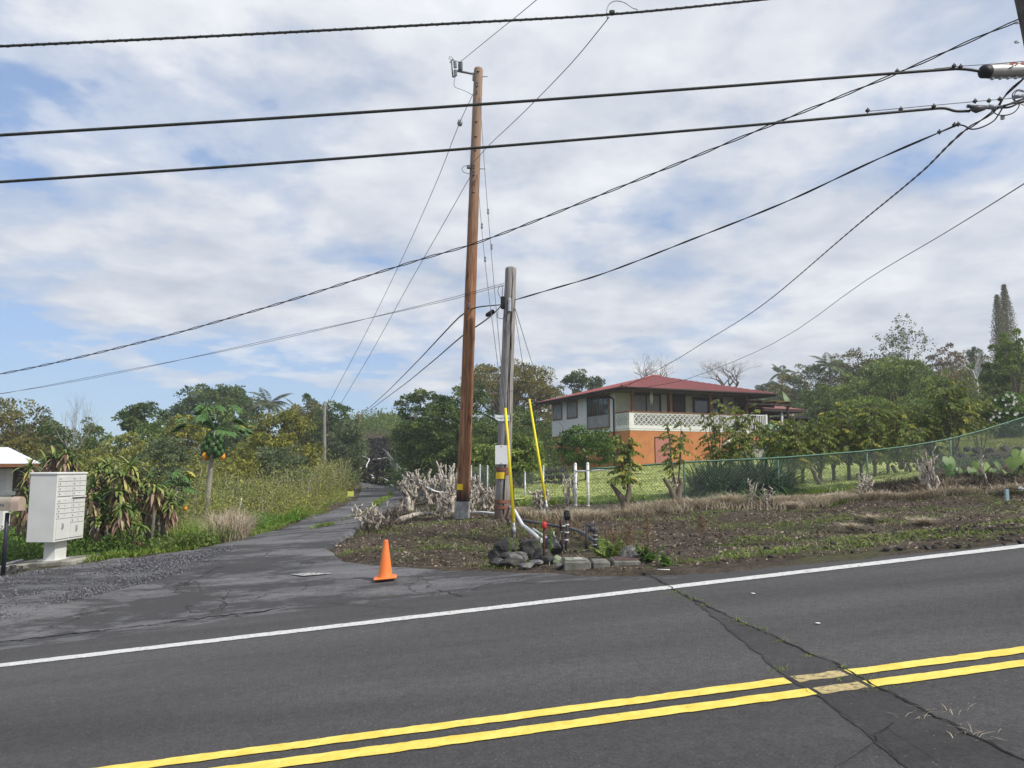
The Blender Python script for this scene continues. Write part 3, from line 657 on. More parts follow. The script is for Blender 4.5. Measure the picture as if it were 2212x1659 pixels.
def frond(base, d, L, drop, nl=26, ll=.5):
    """feather frond: points and leaflets"""
    p = Vector(base); dd = Vector(d).normalized(); pts = [p.copy()]
    for i in range(8): dd = (dd-Vector((0, 0, drop/8))).normalized(); p = p+dd*L/8; pts.append(p.copy())
    A = np.array([list(q) for q in pts]); u = np.linspace(.12, 1, nl)*8; i0 = np.minimum(u.astype(int), 7); f = (u-i0)[:, None]
    B = A[i0]*(1-f)+A[i0+1]*f; T = unit(A[i0+1]-A[i0]); S = unit(np.cross(T, [0, 0, 1.0]))
    ln = ll*np.sin(np.linspace(.25, .95, nl)*np.pi)
    pos = np.concatenate([B, B]); ax = np.concatenate([S, -S])+np.concatenate([T, T])*.5+np.array([0, 0, -.45])
    return pts, pos, ax, np.concatenate([ln, ln])
def palm(label, u, d, vtop, nf=16, L=2.4, trunk=.13, hfrac=.72, kind='grey', vbase=None, group=None):
    g = at(u, d) if vbase is None else P(u, vbase, d); top = P(u, vtop, d).z; H = top-g.z; o = empty('palm_tree', g, label, 'palm tree', group)
    c = g+Vector((0, 0, H-L*.45)); MB().tube([g-Vector((0, 0, .2)), g.lerp(c, .5)+Vector((.1, 0, 0)), c], [trunk*1.3, trunk, trunk*.8], 8).build('trunk', M_BARKG, o)
    rib = MB(); ps = []
    for i in range(nf):
        a = i*2.399+rng.uniform(-.2, .2); e = rng.uniform(-.1, 1.25)
        pts, pos, ax, ln = frond(c, (math.cos(a)*math.cos(e), math.sin(a)*math.cos(e), math.sin(e)), L*rng.uniform(.8, 1.1), rng.uniform(.9, 1.6), 30, L*.28)
        rib.tube(pts, [.03*(1-i_/9) for i_ in range(9)], 4, False); ps.append(leaves(pos, ax, ln, .13, np.full(len(pos), rng.uniform(.2, .9))+rng.normal(size=len(pos))*.1))
    rib.build('rib', M_BARK, o); V, Fq, r = join(ps); npmesh('fronds', V, Fq, G[kind], o, r=r); return o
# ================================================================ TREES, left to right
tree('spreading tree with brownish green crown at the far left edge', 10, 46, 866, 100, 'brown', 9000, .2, .1, 90)
tree('dark green tree rising behind the brownish one at the far left', 75, 50, 890, 60, 'deep', 6000, .2, .1, 60)
tree('hazy grey twiggy tree right of the leaning dead tree', 178, 56, 895, 36, 'grey', 2600, .16, .1, 50, trunk=.12)
bare_tree('leafless leaning dead tree on the left with forked thin branches', 152, 38, 838, 42, depth=5, r0=.11)
tree('round dark tree with small tufts on top and gaps of sky', 304, 52, 864, 58, 'deep', 6500, .22, .28, 70, .24)
tree('low dark tree linking the tufted tree and the big dome', 372, 64, 905, 50, 'deep', 3500, .25, .1, 40)
tree('large dome-shaped dark green tree above the papaya', 462, 78, 831, 98, 'deep', 15000, .3, .25, 150, .17)
tree('mid green tree in front of the large dome-shaped tree', 490, 60, 874, 62, 'mid', 8000, .24, .1, 80)
tree('thin yellowish tree with upright twigs behind the papaya', 398, 42, 882, 44, 'yellow', 2300, .17, .3, 50, .2, nb=22, trunk=.07)
palm('palm between the dome tree and the dark trees, fronds against the sky', 577, 78, 848, 18, 2.6)
palm('half hidden palm right of the first one among dark trees', 640, 82, 868, 12, 2.2)
tree('brownish green tree with a small tuft sticking up', 663, 66, 862, 60, 'brown', 6500, .23, .2, 70)
tree('small tuft-topped tree poking above the dark trees by the grey pole', 664, 68, 845, 18, 'deep', 900, .2, .55, 14, .4)
tree('dark green tree behind the far grey pole', 716, 62, 864, 52, 'deep', 7000, .22, .1, 80)
tree('greyish green tree right of the far grey pole, leaning over the drive', 748, 56, 905, 42, 'grey', 6000, .18, .02, 70)
tree('broad bush-like tree hung with yellow leaves left of the far grey pole', 606, 40, 884, 82, 'yellow', 9500, .17, .12, 95, .22, droop=.5, nb=14)
tree('dull green bush below the yellow-leaved tree', 610, 36, 955, 60, 'grey', 5500, .13, .05, 60)
tree('feathery grey-green bush left of the papaya', 350, 27, 946, 58, 'grey', 9000, .09, .02, 80, trunk=.05)
tree('yellow-tipped shrub behind the mailbox cluster', 260, 34, 932, 62, 'olive', 5200, .12, .1, 70, .2, nb=20, trunk=.05)
tree('olive shrub with thin pale twigs above the drooping plants', 170, 30, 962, 50, 'olive', 3600, .11, .1, 55, .2, nb=24, trunk=.05)
tree('dark shrub filling in behind the white-roofed house', 60, 32, 935, 75, 'brown', 6500, .13, .02, 70)
tree('yellow-green shrub right of the papaya trunk', 520, 34, 962, 44, 'yellow', 3200, .12, .1, 45, nb=16, trunk=.05)
tree('yellow-green shrub left of the papaya crown', 425, 36, 940, 42, 'yellow', 3000, .13, .1, 45, nb=16, trunk=.05)
tree('dense dark tree left of the brown pole', 905, 46, 826, 62, 'deep', 13000, .17, .02, 130, .2)
tree('dark tree standing between the drive and the tall brown pole', 960, 41, 850, 70, 'deep', 12000, .16, .0, 120, .2)
tree('wide spreading tree with golden-brown canopy behind the two poles', 1095, 59, 779, 112, 'brown', 17000, .17, .42, 120, .2, bias=.15, nb=26, trunk=.3)
tree('dull green lower growth under the golden-brown tree', 1110, 57, 880, 100, 'mid', 14000, .17, .0, 120, .2)
tree('rounded olive tree right of the golden-brown one, behind the house eave', 1190, 66, 822, 46, 'brown', 4500, .18, .1, 60, .22, bias=.1)
tree('slim round-headed tree standing clear above the low roof, left one of two', 1242, 80, 796, 28, 'deep', 3000, .22, .62, 34, .32, trunk=.2)
tree('small round-headed tree just left of the house roof, right one of two', 1285, 82, 807, 20, 'deep', 1900, .22, .62, 24, .34, trunk=.15)
tree('light green bush with drooping leaves left of the pole base fence', 1035, 30, 955, 44, 'fresh', 4200, .14, .05, 60, droop=.6, trunk=.05)
tree('light green bush with drooping leaves behind the leaning yellow guards', 1120, 28, 934, 60, 'fresh', 6500, .14, .1, 75, droop=.6, trunk=.06)
tree('dense glossy citrus bush in front of the house wall', 1266, 33, 924, 74, 'glossy', 12000, .10, .22, 110, .22, trunk=.09, name='citrus_bush', cat='bush')
# end of the drive
tree('hazy round tree closing off the end of the drive', 838, 112, 895, 30, 'grey', 3500, .3, .05, 50)
tree('bright green tree beyond the hedge at the end of the drive', 802, 100, 930, 34, 'fresh', 4200, .28, .0, 50)
tree('brownish tree left of the hazy round tree far up the drive', 782, 118, 912, 20, 'brown', 2000, .3, .05, 30)
tree('flat-topped yellowish tree over dark boulders at the end of the drive', 842, 84, 942, 22, 'olive', 2200, .2, .4, 24)
tree('dark green tree hanging over the right side of the drive', 880, 60, 905, 34, 'deep', 5000, .2, .0, 60)
def conifer(label, u, d, vtop, hw, group=None, vbase=None, nl=2600, kind='deep', tiers=30, narrow=1.0, ls=.2, lean=0):
    g = at(u, d) if vbase is None else P(u, vbase, d); H = P(u, vtop, d).z-g.z; R_ = hw/F*d; o = empty('norfolk_pine', g, label, 'pine tree', group)
    MB().tube([g, g+Vector((lean*.5, 0, H*.5)), g+Vector((lean, 0, H))], [.018*H+.05, .012*H, .02], 8).build('trunk', M_BARK, o)
    ps = []; bm_ = MB()
    for i in range(tiers):
        f = .12+.88*i/(tiers-1); rad = R_*(1-f)**.8*rng.uniform(.85, 1.1)+.05*R_; zc_ = g.z+H*f; k = 9 if i < tiers*.8 else 6
        for j in range(k):
            a = j*2*math.pi/k+i*.7; e = Vector((math.cos(a), math.sin(a), .28)); c0 = Vector((g.x+lean*f, g.y, zc_)); tip = c0+Vector((e.x*rad, e.y*rad, rad*.25))
            bm_.tube([c0, tip], [.03, .01], 3, False); n_ = max(4, int(nl/tiers/k)); q = rng.uniform(.15, 1, n_)[:, None]
            pos = np.array(c0)*(1-q)+np.array(tip)*q+rng.normal(size=(n_, 3))*.03; ps.append(leaves(pos, rng.normal(size=(n_, 3))*.5+np.array([e.x*.5, e.y*.5, .9]), rng.uniform(.6, 1.2, n_)*ls, .3))
    bm_.build('branches', M_BARK, o); V, Fq, r = join(ps); npmesh('crown', V, Fq, G[kind], o, r=r); return o
conifer('tiny pointed pine far off above the end of the drive, right one', 825, 150, 897, 6, vbase=960, nl=900, ls=.5, tiers=16)
conifer('tiny pointed pine far off above the end of the drive, left one', 806, 150, 904, 7, vbase=960, nl=900, ls=.5, tiers=14)
# behind the house and on the hill
bare_tree('gnarled leafless tree behind the red roof', 1412, 62, 757, 50, M_BARKG, 5, spread=.8, r0=.2, vbase=900)
bare_tree('fine-twigged leafless tree right of the roof ridge', 1574, 72, 762, 66, M_BARK, 6, spread=.55, r0=.16, vbase=900)
palm('palm head just above the trees right of the roof', 1692, 92, 790, 14, 2.2, vbase=900)
palm('palm with drooping fronds against the wooded hill', 1797, 70, 768, 18, 2.3, vbase=900)
palm('palm half sunk in the hill trees beyond the banana plants', 1850, 78, 785, 14, 2.4, vbase=900)
tree('hazy low tree behind the right end of the red roof', 1672, 92, 822, 44, 'grey', 4500, .26, .1, 60, vbase=925)
tree('dull green tree under the small palm', 1712, 84, 805, 46, 'brown', 5000, .25, .1, 60, vbase=925)
tree('grey-green tree left of the drooping palm', 1755, 78, 782, 44, 'grey', 5000, .23, .1, 60, vbase=930)
tree('dark broad tree forming the skyline of the hill', 1850, 76, 752, 78, 'brown', 11000, .22, .1, 110, .2, vbase=940, bias=-.1)
tree('dark tree on the skyline below the sparse branches', 1948, 80, 742, 62, 'deep', 8500, .22, .1, 90, .2, vbase=940)
bare_tree('sparse tree with scattered leaves sticking out of the hill skyline', 1955, 72, 680, 66, M_BARKG, 5, spread=.65, r0=.13, leafy='deep', name='sparse_tree', vbase=880)
tree('large light green tree spreading over the slope on the right', 1930, 50, 770, 112, 'fresh', 20000, .17, .05, 190, .16, bias=.0, nb=24, trunk=.25, vbase=960)
tree('light green tree continuing the slope foliage towards the right', 2030, 46, 812, 70, 'fresh', 10000, .15, .05, 100, .18, vbase=960)
tree('brown-leaved tree on the skyline left of the white dead tree', 2052, 86, 734, 44, 'russet', 5500, .26, .1, 60, vbase=930)
tree('dusky tree behind the white dead tree', 2100, 90, 745, 46, 'brown', 5000, .26, .1, 60, vbase=930)
tree('pale green tree top beside the pair of pines', 2118, 82, 737, 20, 'grey', 1800, .24, .3, 26, vbase=900)
tree('russet thicket around the white dead tree', 2085, 72, 788, 40, 'russet', 3500, .2, .0, 50, vbase=900)
M_WHITEWOOD = pm('white_wood', (.42, .42, .4), (.62, .62, .6), 8, .9)
bare_tree('white dead tree with forked stubby limbs on the hill', 2110, 62, 762, 30, M_WHITEWOOD, 2, spread=.6, r0=.16, vbase=850)
conifer('taller pointed pine of the pair at the upper right', 2184, 96, 618, 34, vbase=830, nl=7000, kind='brown', tiers=48, ls=.26)
conifer('shorter pine merging with the taller one at the upper right', 2167, 95, 640, 30, vbase=830, nl=5500, kind='brown', tiers=44, ls=.26)
tree('dark leafy tree at the right edge of the photo', 2190, 44, 722, 56, 'deep', 11000, .16, .0, 110, .18, bias=.15, vbase=960)
tree('bright green spray of leaves at the right edge near the pines', 2205, 42, 700, 34, 'fresh', 3000, .15, .3, 40, vbase=950)
tree('dark mass of shrubs below the light green slope tree', 2085, 38, 850, 62, 'deep', 9000, .13, .0, 90, vbase=960)
tree('dark shrub behind the coffee trees on the right', 1985, 40, 868, 70, 'mid', 8000, .14, .0, 80, vbase=962)
tree('dark shrub between carport and slope trees', 1850, 44, 880, 66, 'deep', 7500, .15, .0, 80, vbase=965)
o = tree('dark bush dotted with white blossoms at the right edge', 2185, 31, 850, 52, 'glossy', 8500, .12, .0, 80, vbase=960, name='flowering_bush', cat='bush')
L = parent_loc(o); mb = MB()
for i in range(34):
    p = P(rng.uniform(2140, 2215), rng.uniform(850, 925), 30.2+rng.uniform(-.2, .4))
    for j in range(5):
        a = j*1.257; mb.add([p, p+Vector((math.cos(a)*.05-.015, -.02, math.sin(a)*.05)), p+Vector((math.cos(a+.3)*.075, -.01, math.sin(a+.3)*.075)), p+Vector((math.cos(a+.65)*.05, -.02, math.sin(a+.65)*.05))], [(0, 1, 2, 3)])
mb.build('blossoms', pm('blossom', (.75, .75, .66), (.85, .85, .78), 5, .7), o)
tree('low round shrub with dark leaves at the foot of the stairs', 1668, 40, 925, 40, 'deep', 4500, .1, .0, 50, vbase=990, name='garden_shrub', cat='shrub', trunk=.04)
tree('pale green clipped shrub on the raised bed beyond the lawn', 1690, 31, 962, 34, 'hedge', 3500, .06, .3, 40, vbase=1000, name='garden_shrub', cat='shrub', trunk=.04, bias=.1)
tree('flat green bush on the terrace above the dark retaining wall', 1905, 30, 960, 36, 'fresh', 2500, .08, .1, 40, vbase=985, name='garden_shrub', cat='shrub', trunk=.03)
tree('clipped hedge block at the top end of the drive', 793, 92, 953, 16, 'hedge', 3000, .16, .0, 50, .3, name='clipped_hedge', cat='hedge', trunk=0, vbase=980)
# ================================================================ COFFEE TREES along the fence
def coffee(label, u, d, vb, vt, hw, stems=4, nl=900, knob=True, cbv=None):
    g = hit(u, vb) if d is None else P(u, vb, d); g.z = min(g.z, zt(g.x, g.y)+.05); d = g.y; top = P(u, vt, d).z; H = top-g.z; R_ = hw/F*d
    o = empty('coffee_tree', g, label, 'coffee tree', 'coffee trees along the wire fence')
    mb = MB(); hb = min(.62, H*.32); nl = int(nl*2.7); stems += 1; R_ *= 1.25
    for i in range(2 if knob else 0):
        a = rng.uniform(0, 6.28); p = [g-Vector((0, 0, .1))]; 
        for k in range(1, 6): p.append(g+Vector(((-.075*(k-1) if i else .02*k)+rng.normal()*.018, math.sin(a)*.03*k, hb*k/5)))
        mb.tube(p, [(.085 if i else .1)*(1-.1*k)*rng.uniform(.8, 1.2) for k in range(6)], 8)
    if not knob: mb.tube([g-Vector((0, 0, .1)), g+Vector((0, 0, hb))], [.06, .05], 7)
    mb.build('trunk', M_BARK, o); st_ = MB(); ps = []
    zmin = (P(u, cbv, d).z-g.z)/H if cbv else .3
    for i in range(stems):
        a = i*2*math.pi/stems+rng.uniform(0, .8); e = R_*rng.uniform(.1, .55); s0 = g+Vector((math.cos(a)*.05, math.sin(a)*.05, hb*.8)); hh = H*rng.uniform(.8, 1.0)
        pts = [s0+Vector((math.cos(a)*e*f**.8, math.sin(a)*e*f**.8*.8, (hh-hb*.8)*f)) for f in np.linspace(0, 1, 7)]
        st_.tube(pts, [.022*(1-.75*f) for f in np.linspace(0, 1, 7)], 5, False)
        nb_ = int(7+hh*4)
        for j in range(nb_):
            f = rng.uniform(max(.05, zmin-.15), 1)**.85; k = min(int(f*6), 5); b0 = pts[k].lerp(pts[k+1], f*6-k); b_ = rng.uniform(0, 6.28); bl = R_*rng.uniform(.3, .75)*(1.15-f*.6)
            q = [b0+Vector((math.cos(b_)*bl*t, math.sin(b_)*bl*t, bl*(.25*t-.55*t*t))) for t in np.linspace(0, 1, 5)]
            st_.tube(q, [.008, .007, .006, .005, .003], 3, False)
            nn = max(4, int(nl/stems/nb_)); t = rng.uniform(.15, 1, nn)*4; kk = np.minimum(t.astype(int), 3); A = np.array([list(x) for x in q]); pos = A[kk]*(1-(t-kk)[:, None])+A[kk+1]*(t-kk)[:, None]
            sgn = rng.choice([-1, 1], nn)[:, None]; ax = np.array([[-math.sin(b_), math.cos(b_), 0]])*sgn*.55+np.array([[math.cos(b_)*.35, math.sin(b_)*.35, -.75]])+rng.normal(size=(nn, 3))*.22
            ps.append(leaves(pos, ax, rng.uniform(.06, .125, nn), .44, .1+.5*rng.random(nn)**1.3+(.4 if rng.random() < .1 else 0), fold=.4))
    st_.build('stems', M_BARK, o); V, Fq, r = join(ps); npmesh('foliage', V, Fq, G['coffee'], o, r=r); return o
coffee('forked pale trunk with leafy shoots, first inside the fence from the gate', 1352, 17.0, 1092, 918, 48, 4, 1000)
coffee('slender shoots on a twisted stump in front of the pink door', 1462, 17.6, 1086, 898, 42, 3, 300)
coffee('tall thin-stemmed tree before the middle of the porch railing', 1552, 20.2, 1070, 862, 44, 4, 480, False, 985)
coffee('tree with yellow drooping leaves in front of the white pickets', 1612, 20.8, 1066, 864, 46, 4, 700, False, 990)
coffee('leaning tree behind the dark strap-leaved clump', 1590, 19.6, 1072, 925, 40, 3, 700, True, 1010)
coffee('bushy tree right of the dark clump, dark lower leaves', 1712, 21.0, 1064, 892, 48, 5, 1500, True)
coffee('bushy tree with yellowing leaves under the carport edge', 1772, 21.4, 1058, 884, 52, 5, 1700, True)
coffee('dark-trunked tree in the middle of the lawn edge', 1835, 22.6, 1040, 862, 54, 5, 1800, False, 1000)
coffee('tree with bare pale inner twigs left of the fence rise', 1892, 22.2, 1040, 868, 52, 5, 1500, False, 1005)
coffee('yellowish bushy tree where the fence starts to rise', 1950, 22.4, 1050, 862, 48, 5, 1600, True)
coffee('dark tree leaning over the fence top right of the lawn strip', 1980, 21.2, 1040, 920, 38, 3, 700, True, 1000)
coffee('tall multi-stemmed tree with arching branches near the big leaves', 2062, 24.0, 1000, 800, 66, 6, 2600, False, 930)
coffee('open tree with trailing sprays right of the tall multi-stemmed one', 2118, 26.0, 980, 835, 46, 4, 1200, False, 930)

coffee('bushy tree hiding the right end of the white pickets', 1668, 22.0, 1058, 898, 42, 4, 900, False, 1000)
coffee('low bushy tree under the car in the carport', 1735, 23.0, 1050, 905, 46, 5, 1500, False, 1010)
coffee('round bushy tree left of the middle lawn gap', 1802, 23.4, 1045, 885, 46, 5, 1600, False, 1005)
coffee('tree with dense lower leaves right of the middle lawn gap', 1862, 23.6, 1040, 888, 46, 5, 1600, False, 1000)
coffee('bushy tree just before the fence starts climbing', 1920, 23.8, 1035, 880, 46, 5, 1600, False, 1000)
coffee('dark bushy tree left of the corner post with the big leaves', 2012, 24.2, 1015, 868, 48, 5, 1700, False, 985)
tree('broad light green tree low on the slope behind the coffee trees', 1880, 40, 850, 70, 'fresh', 9000, .14, .0, 100, .18, vbase=965)
tree('mid green tree on the slope left of the light green crown', 1795, 54, 822, 62, 'mid', 7000, .17, .0, 90, .18, vbase=940)
tree('mid green tree high on the slope below the sparse branches', 1985, 62, 778, 60, 'mid', 8000, .18, .0, 90, .18, vbase=930)
tree('dark green tree on the upper slope left of the pines', 2130, 66, 768, 50, 'deep', 7000, .18, .0, 90, .18, vbase=920)
tree('olive green tree beside the tall drive-end trees', 560, 46, 905, 46, 'olive', 4500, .16, .0, 60)
tree('dense green tree filling the gap left of the dome tree', 330, 44, 905, 60, 'mid', 6500, .16, .0, 80)
tree('green tree with pale tips behind the leaning dead tree', 210, 44, 915, 56, 'mid', 6000, .16, .0, 80)
tree('dark green tree above the white roof', 110, 40, 912, 60, 'deep', 7000, .15, .0, 80)

tree('dark tree crown joining the two dark trees behind the brown pole', 1010, 49, 815, 62, 'deep', 11000, .16, .0, 120, .2)
tree('golden-brown tree filling the canopy behind the yellow guards', 1155, 62, 800, 62, 'brown', 9000, .19, .05, 100, .2, bias=.1)
tree('dark green tree hiding the fence line right of the brown pole', 1060, 40, 905, 60, 'deep', 8000, .13, .0, 90)
# ================================================================ UNDERGROWTH
def undergrowth(name, poly_uvd, n, hmin, hmax, kind, nl, ls, r0=1.0, ground=True):
    """loose mounds of leaves standing all over an area"""
    Pq = np.array([(P(u, 1000, d).x, d) for u, d in poly_uvd]); c = scatter(n, xy_poly=Pq); h = rng.uniform(hmin, hmax, n)
    idx = rng.integers(0, n, nl); m = unit(rng.normal(size=(nl, 3))); m[:, 2] = np.abs(m[:, 2]); rr = rng.uniform(.5, 1.0, nl)
    tone = .45+rng.normal(size=n)*.2; w_ = (h*rng.uniform(.7, 1.2, n)*r0)
    pos = c[idx]+m*rr[:, None]*np.stack([w_[idx], w_[idx], h[idx]], 1)
    lump = (fbm(pos[:, 0]*1.5, pos[:, 1]*1.5+pos[:, 2], 5)-.5)
    V, Fq, r = leaves(pos+lump[:, None]*.5, m+rng.normal(size=m.shape)*.6, ls*rng.uniform(.6, 1.3, nl), .55, tone[idx]+rng.normal(size=nl)*.18)
    o = npmesh(name, V, Fq, G[kind], r=r); o['kind'] = 'stuff'; return o
undergrowth('undergrowth', [(1600, 52), (2300, 34), (2500, 60), (2400, 100), (1800, 110), (1500, 105)], 420, 1.2, 3.4, 'mid', 42000, .24)
undergrowth('undergrowth', [(1700, 60), (2300, 42), (2400, 95), (1750, 100)], 240, 1.5, 3.8, 'brown', 24000, .24)
undergrowth('undergrowth', [(1000, 46), (1230, 44), (1500, 84), (1650, 110), (1000, 120), (900, 90)], 300, 1.2, 2.6, 'mid', 26000, .22)
undergrowth('undergrowth', [(880, 44), (1010, 40), (1200, 34), (1215, 40), (1010, 60), (900, 70)], 120, .8, 1.8, 'deep', 18000, .13)
undergrowth('undergrowth', [(-250, 38), (200, 34), (560, 42), (700, 52), (760, 58), (770, 120), (-300, 130)], 520, 1.0, 2.6, 'deep', 44000, .2)
undergrowth('undergrowth', [(-200, 26), (120, 25), (400, 27), (640, 34), (760, 50), (650, 60), (-200, 50)], 360, 1.0, 2.6, 'olive', 52000, .13)
undergrowth('undergrowth', [(90, 30), (500, 31), (740, 44), (720, 56), (100, 46)], 150, 1.2, 2.8, 'yellow', 16000, .13)
undergrowth('undergrowth', [(60, 24), (420, 24), (560, 28), (300, 36), (60, 34)], 110, .6, 1.5, 'grey', 15000, .09)
undergrowth('undergrowth', [(745, 88), (770, 92), (900, 84), (910, 112), (745, 112)], 90, 1.2, 3, 'mid', 9000, .25)
undergrowth('undergrowth', [(735, 52), (768, 60), (772, 92), (720, 92)], 60, 1.0, 2.4, 'mid', 9000, .16)
undergrowth('undergrowth', [(876, 44), (900, 44), (905, 84), (858, 84)], 60, 1.0, 2.4, 'deep', 9000, .16)
b = scatter(15000, [(782, 1040), (776, 1000), (779, 966), (800, 950), (850, 950), (866, 985), (862, 1040), (845, 1050), (800, 1046)]); b[:, 2] += rng.random(len(b))*.12
V, Fq, r = leaves(b, rng.normal(size=b.shape)*[1, 1, .35], rng.uniform(.12, .45, len(b)), .8); npmesh('rubble', V, Fq, leafmat('rubble', [(.012, .01, .01), (.03, .026, .024), (.075, .062, .055)], 0, .95), r=r**1.5)['kind'] = 'stuff'
undergrowth('undergrowth', [(740, 100), (900, 100), (960, 150), (700, 160)], 120, 2, 4, 'mid', 9000, .35)
undergrowth('undergrowth', [(-250, 130), (700, 130), (900, 170), (-400, 200)], 200, 2.5, 5, 'deep', 12000, .5)
# tall weeds left of the drive: stalks and small leaves
FIELD = [(240, 1182), (330, 1172), (450, 1150), (560, 1118), (625, 1106), (695, 1086), (742, 1064), (752, 1040), (690, 1040), (560, 1052), (420, 1068), (300, 1090), (200, 1130)]
undergrowth('tall_weeds', [(550, 20.5), (660, 21), (728, 30), (748, 44), (690, 46), (330, 34), (240, 20), (420, 18.6)], 620, .25, 1.15, 'olive', 60000, .06, r0=.7)
b = scatter(900, FIELD); n = len(b); dd = b[:, 1]
hh = np.clip(.35+(dd-17)*.075, .35, 1.75)*rng.uniform(.6, 1.15, n)
V, Fq, r = [], [], []
an = rng.uniform(0, 6.28, n); off = np.stack([np.cos(an), np.sin(an), 0*an], 1)*(hh*rng.uniform(.05, .5, n))[:, None]; w_ = (.006+dd*.0004)[:, None]
sx = np.array([[1, 0, 0]]); tp = b+off+np.array([0, 0, 1])*hh[:, None]; md = b+off*.3+np.array([0, 0, .55])*hh[:, None]
Vs = np.stack([b-sx*w_, b+sx*w_, md+sx*w_*.7, md-sx*w_*.7, tp+sx*w_*.3, tp-sx*w_*.3], 1).reshape(-1, 3); k = np.arange(n)[:, None]*6
Fs = np.concatenate([k+np.array([[0, 1, 2, 3]]), k+np.array([[3, 2, 4, 5]])])
npmesh('tall_weeds', Vs, Fs, leafmat('stalk', [(.16, .13, .08), (.3, .26, .17), (.44, .4, .29)], .1, .8), r=np.repeat(rng.random(n), 6))['kind'] = 'stuff'
idx = rng.integers(0, n, 40000); f = rng.uniform(.25, 1.05, len(idx))[:, None]; sp = (.05+.17*f)*np.minimum(hh[idx, None], 1.2)
pos = b[idx]+off[idx]*f+np.array([0, 0, 1])*(hh[idx, None]*f)+rng.normal(size=(len(idx), 3))*sp*[1, 1, .5]
V, Fq, r = leaves(pos, rng.normal(size=pos.shape)+[0, 0, .2], rng.uniform(.04, .10, len(pos))*(.8+pos[:, 1]*.012), .45, .25+.8*f[:, 0]*rng.random(len(pos)))
npmesh('tall_weeds', V, Fq, leafmat('weed_leaf', [(.10, .13, .035), (.23, .27, .07), (.46, .47, .15)]), r=r)['kind'] = 'stuff'
# bright creeper mat beside the drive, and dry tan clump
def mat_patch(name, uv, n, h, ls, material, cat_=None, ww=.5, hn=.5):
    b = scatter(n, uv); q = fbm(b[:, 0]*1.6, b[:, 1]*1.6, 33, 3); b[:, 2] += rng.random(n)**.6*h*np.clip((q-.2)*2.2, .15, 1.3)
    V, Fq, r = leaves(b, rng.normal(size=b.shape)+[0, 0, .5], ls*rng.uniform(.6, 1.3, n), ww, rng.random(n)*.5+q*.5); npmesh(name, V, Fq, material, r=r)['kind'] = 'stuff'
mat_patch('ground_cover', [(520, 1160), (585, 1142), (660, 1122), (675, 1110), (630, 1110), (550, 1125), (490, 1146)], 11000, .3, .08, leafmat('creeper', [(.06, .13, .015), (.13, .25, .03), (.26, .42, .06)]))
mat_patch('ground_cover', [(330, 1195), (440, 1188), (520, 1168), (480, 1152), (380, 1168), (300, 1182)], 9000, .3, .07, G['mid'])
mat_patch('ground_cover', [(690, 1106), (748, 1080), (762, 1058), (758, 1045), (715, 1075), (670, 1098)], 5000, .25, .1, leafmat('straw_green', [(.16, .17, .05), (.3, .29, .09), (.46, .42, .16)]))
mat_patch('hedge_growth', [(-120, 1235), (30, 1222), (100, 1208), (200, 1205), (300, 1196), (350, 1180), (300, 1160), (180, 1160), (0, 1170), (-150, 1185)], 34000, .55, .06, G['hedge'])
mat_patch('hedge_growth', [(150, 1200), (260, 1196), (380, 1182), (400, 1160), (280, 1165), (180, 1175)], 12000, .3, .05, G['brown'])
b = scatter(2600, [(450, 1182), (530, 1168), (545, 1148), (500, 1140), (455, 1150)]); V, Fq, r = blades(b, rng.uniform(.25, .75, len(b)), .006, .9, tone=rng.uniform(.2, .8, len(b)), curl=.5); npmesh('dry_grass', V, Fq, M_DRY, r=r)['kind'] = 'stuff'
b = scatter(3000, [(380, 1190), (470, 1180), (460, 1150), (380, 1160)]); V, Fq, r = blades(b, rng.uniform(.2, .55, len(b)), .007, .9); npmesh('green_grass', V, Fq, M_GRN, r=r)['kind'] = 'stuff'
# dark brush by the right side of the drive mouth
b = scatter(1800, [(775, 1145), (800, 1122), (850, 1100), (880, 1100), (900, 1120), (850, 1140), (790, 1155)]); V, Fq, r = blades(b, rng.uniform(.06, .22, len(b)), .008, 1.6); npmesh('dark_brush', V, Fq, leafmat('brush', [(.05, .038, .03), (.09, .07, .055), (.17, .14, .11)], 0, .9), r=r)['kind'] = 'stuff'
b = scatter(1100, [(1040, 1120), (1130, 1128), (1330, 1200), (1420, 1200), (1330, 1140), (1150, 1118)], cond=lambda x, y: np.clip((fbm(x*2, y*2, 91, 3)-.4)*6, 0, 1)); V, Fq, r = blades(b, rng.uniform(.06, .24, len(b)), .005, 1.5, tone=rng.random(len(b))*.9); npmesh('dry_grass', V, Fq, leafmat('rust_weed', [(.07, .045, .03), (.17, .11, .065), (.3, .22, .13)], .1, .8), r=r)['kind'] = 'stuff'
# single pale grass tussocks and reddish dry weeds on the bank
for k, (u, v, sz, mt, lab) in enumerate([(1585, 1094, .34, M_DRY, 'large pale dry tussock at the fence foot'), (1548, 1090, .2, M_DRY, 'small pale tussock left of the large one'), (2030, 1060, .2, M_DRY, 'dry tussock below the pale stump on the right'),
        (1710, 1100, .2, M_DRY, 'dry tussock in front of the fence'), (1882, 1125, .13, M_DRY, 'small tussock in the bare soil'), (1840, 1145, .14, M_DRY, 'straggly tussock low on the bank'), (1995, 1135, .15, M_DRY, 'straw-coloured tussock near the right edge'), (1120, 1108, .16, M_DRY, 'dry tussock beside the grey pole')]):
    q = hit(u, v); n_ = int(1500*sz+150); a = rng.uniform(0, 6.28, n_); rad = rng.uniform(0, .35, n_)*sz
    bb = np.stack([q.x+np.cos(a)*rad, q.y+np.sin(a)*rad, np.full(n_, q.z-.01)], 1); V, Fq, r = blades(bb, rng.uniform(.5, 1.2, n_)*sz, .005, 1.8, tone=rng.uniform(.5, 1, n_))
    tag(npmesh('grass_tussock', V, Fq, mt, loc=q, r=r), lab, 'grass', 'dry grass tussocks on the bank')
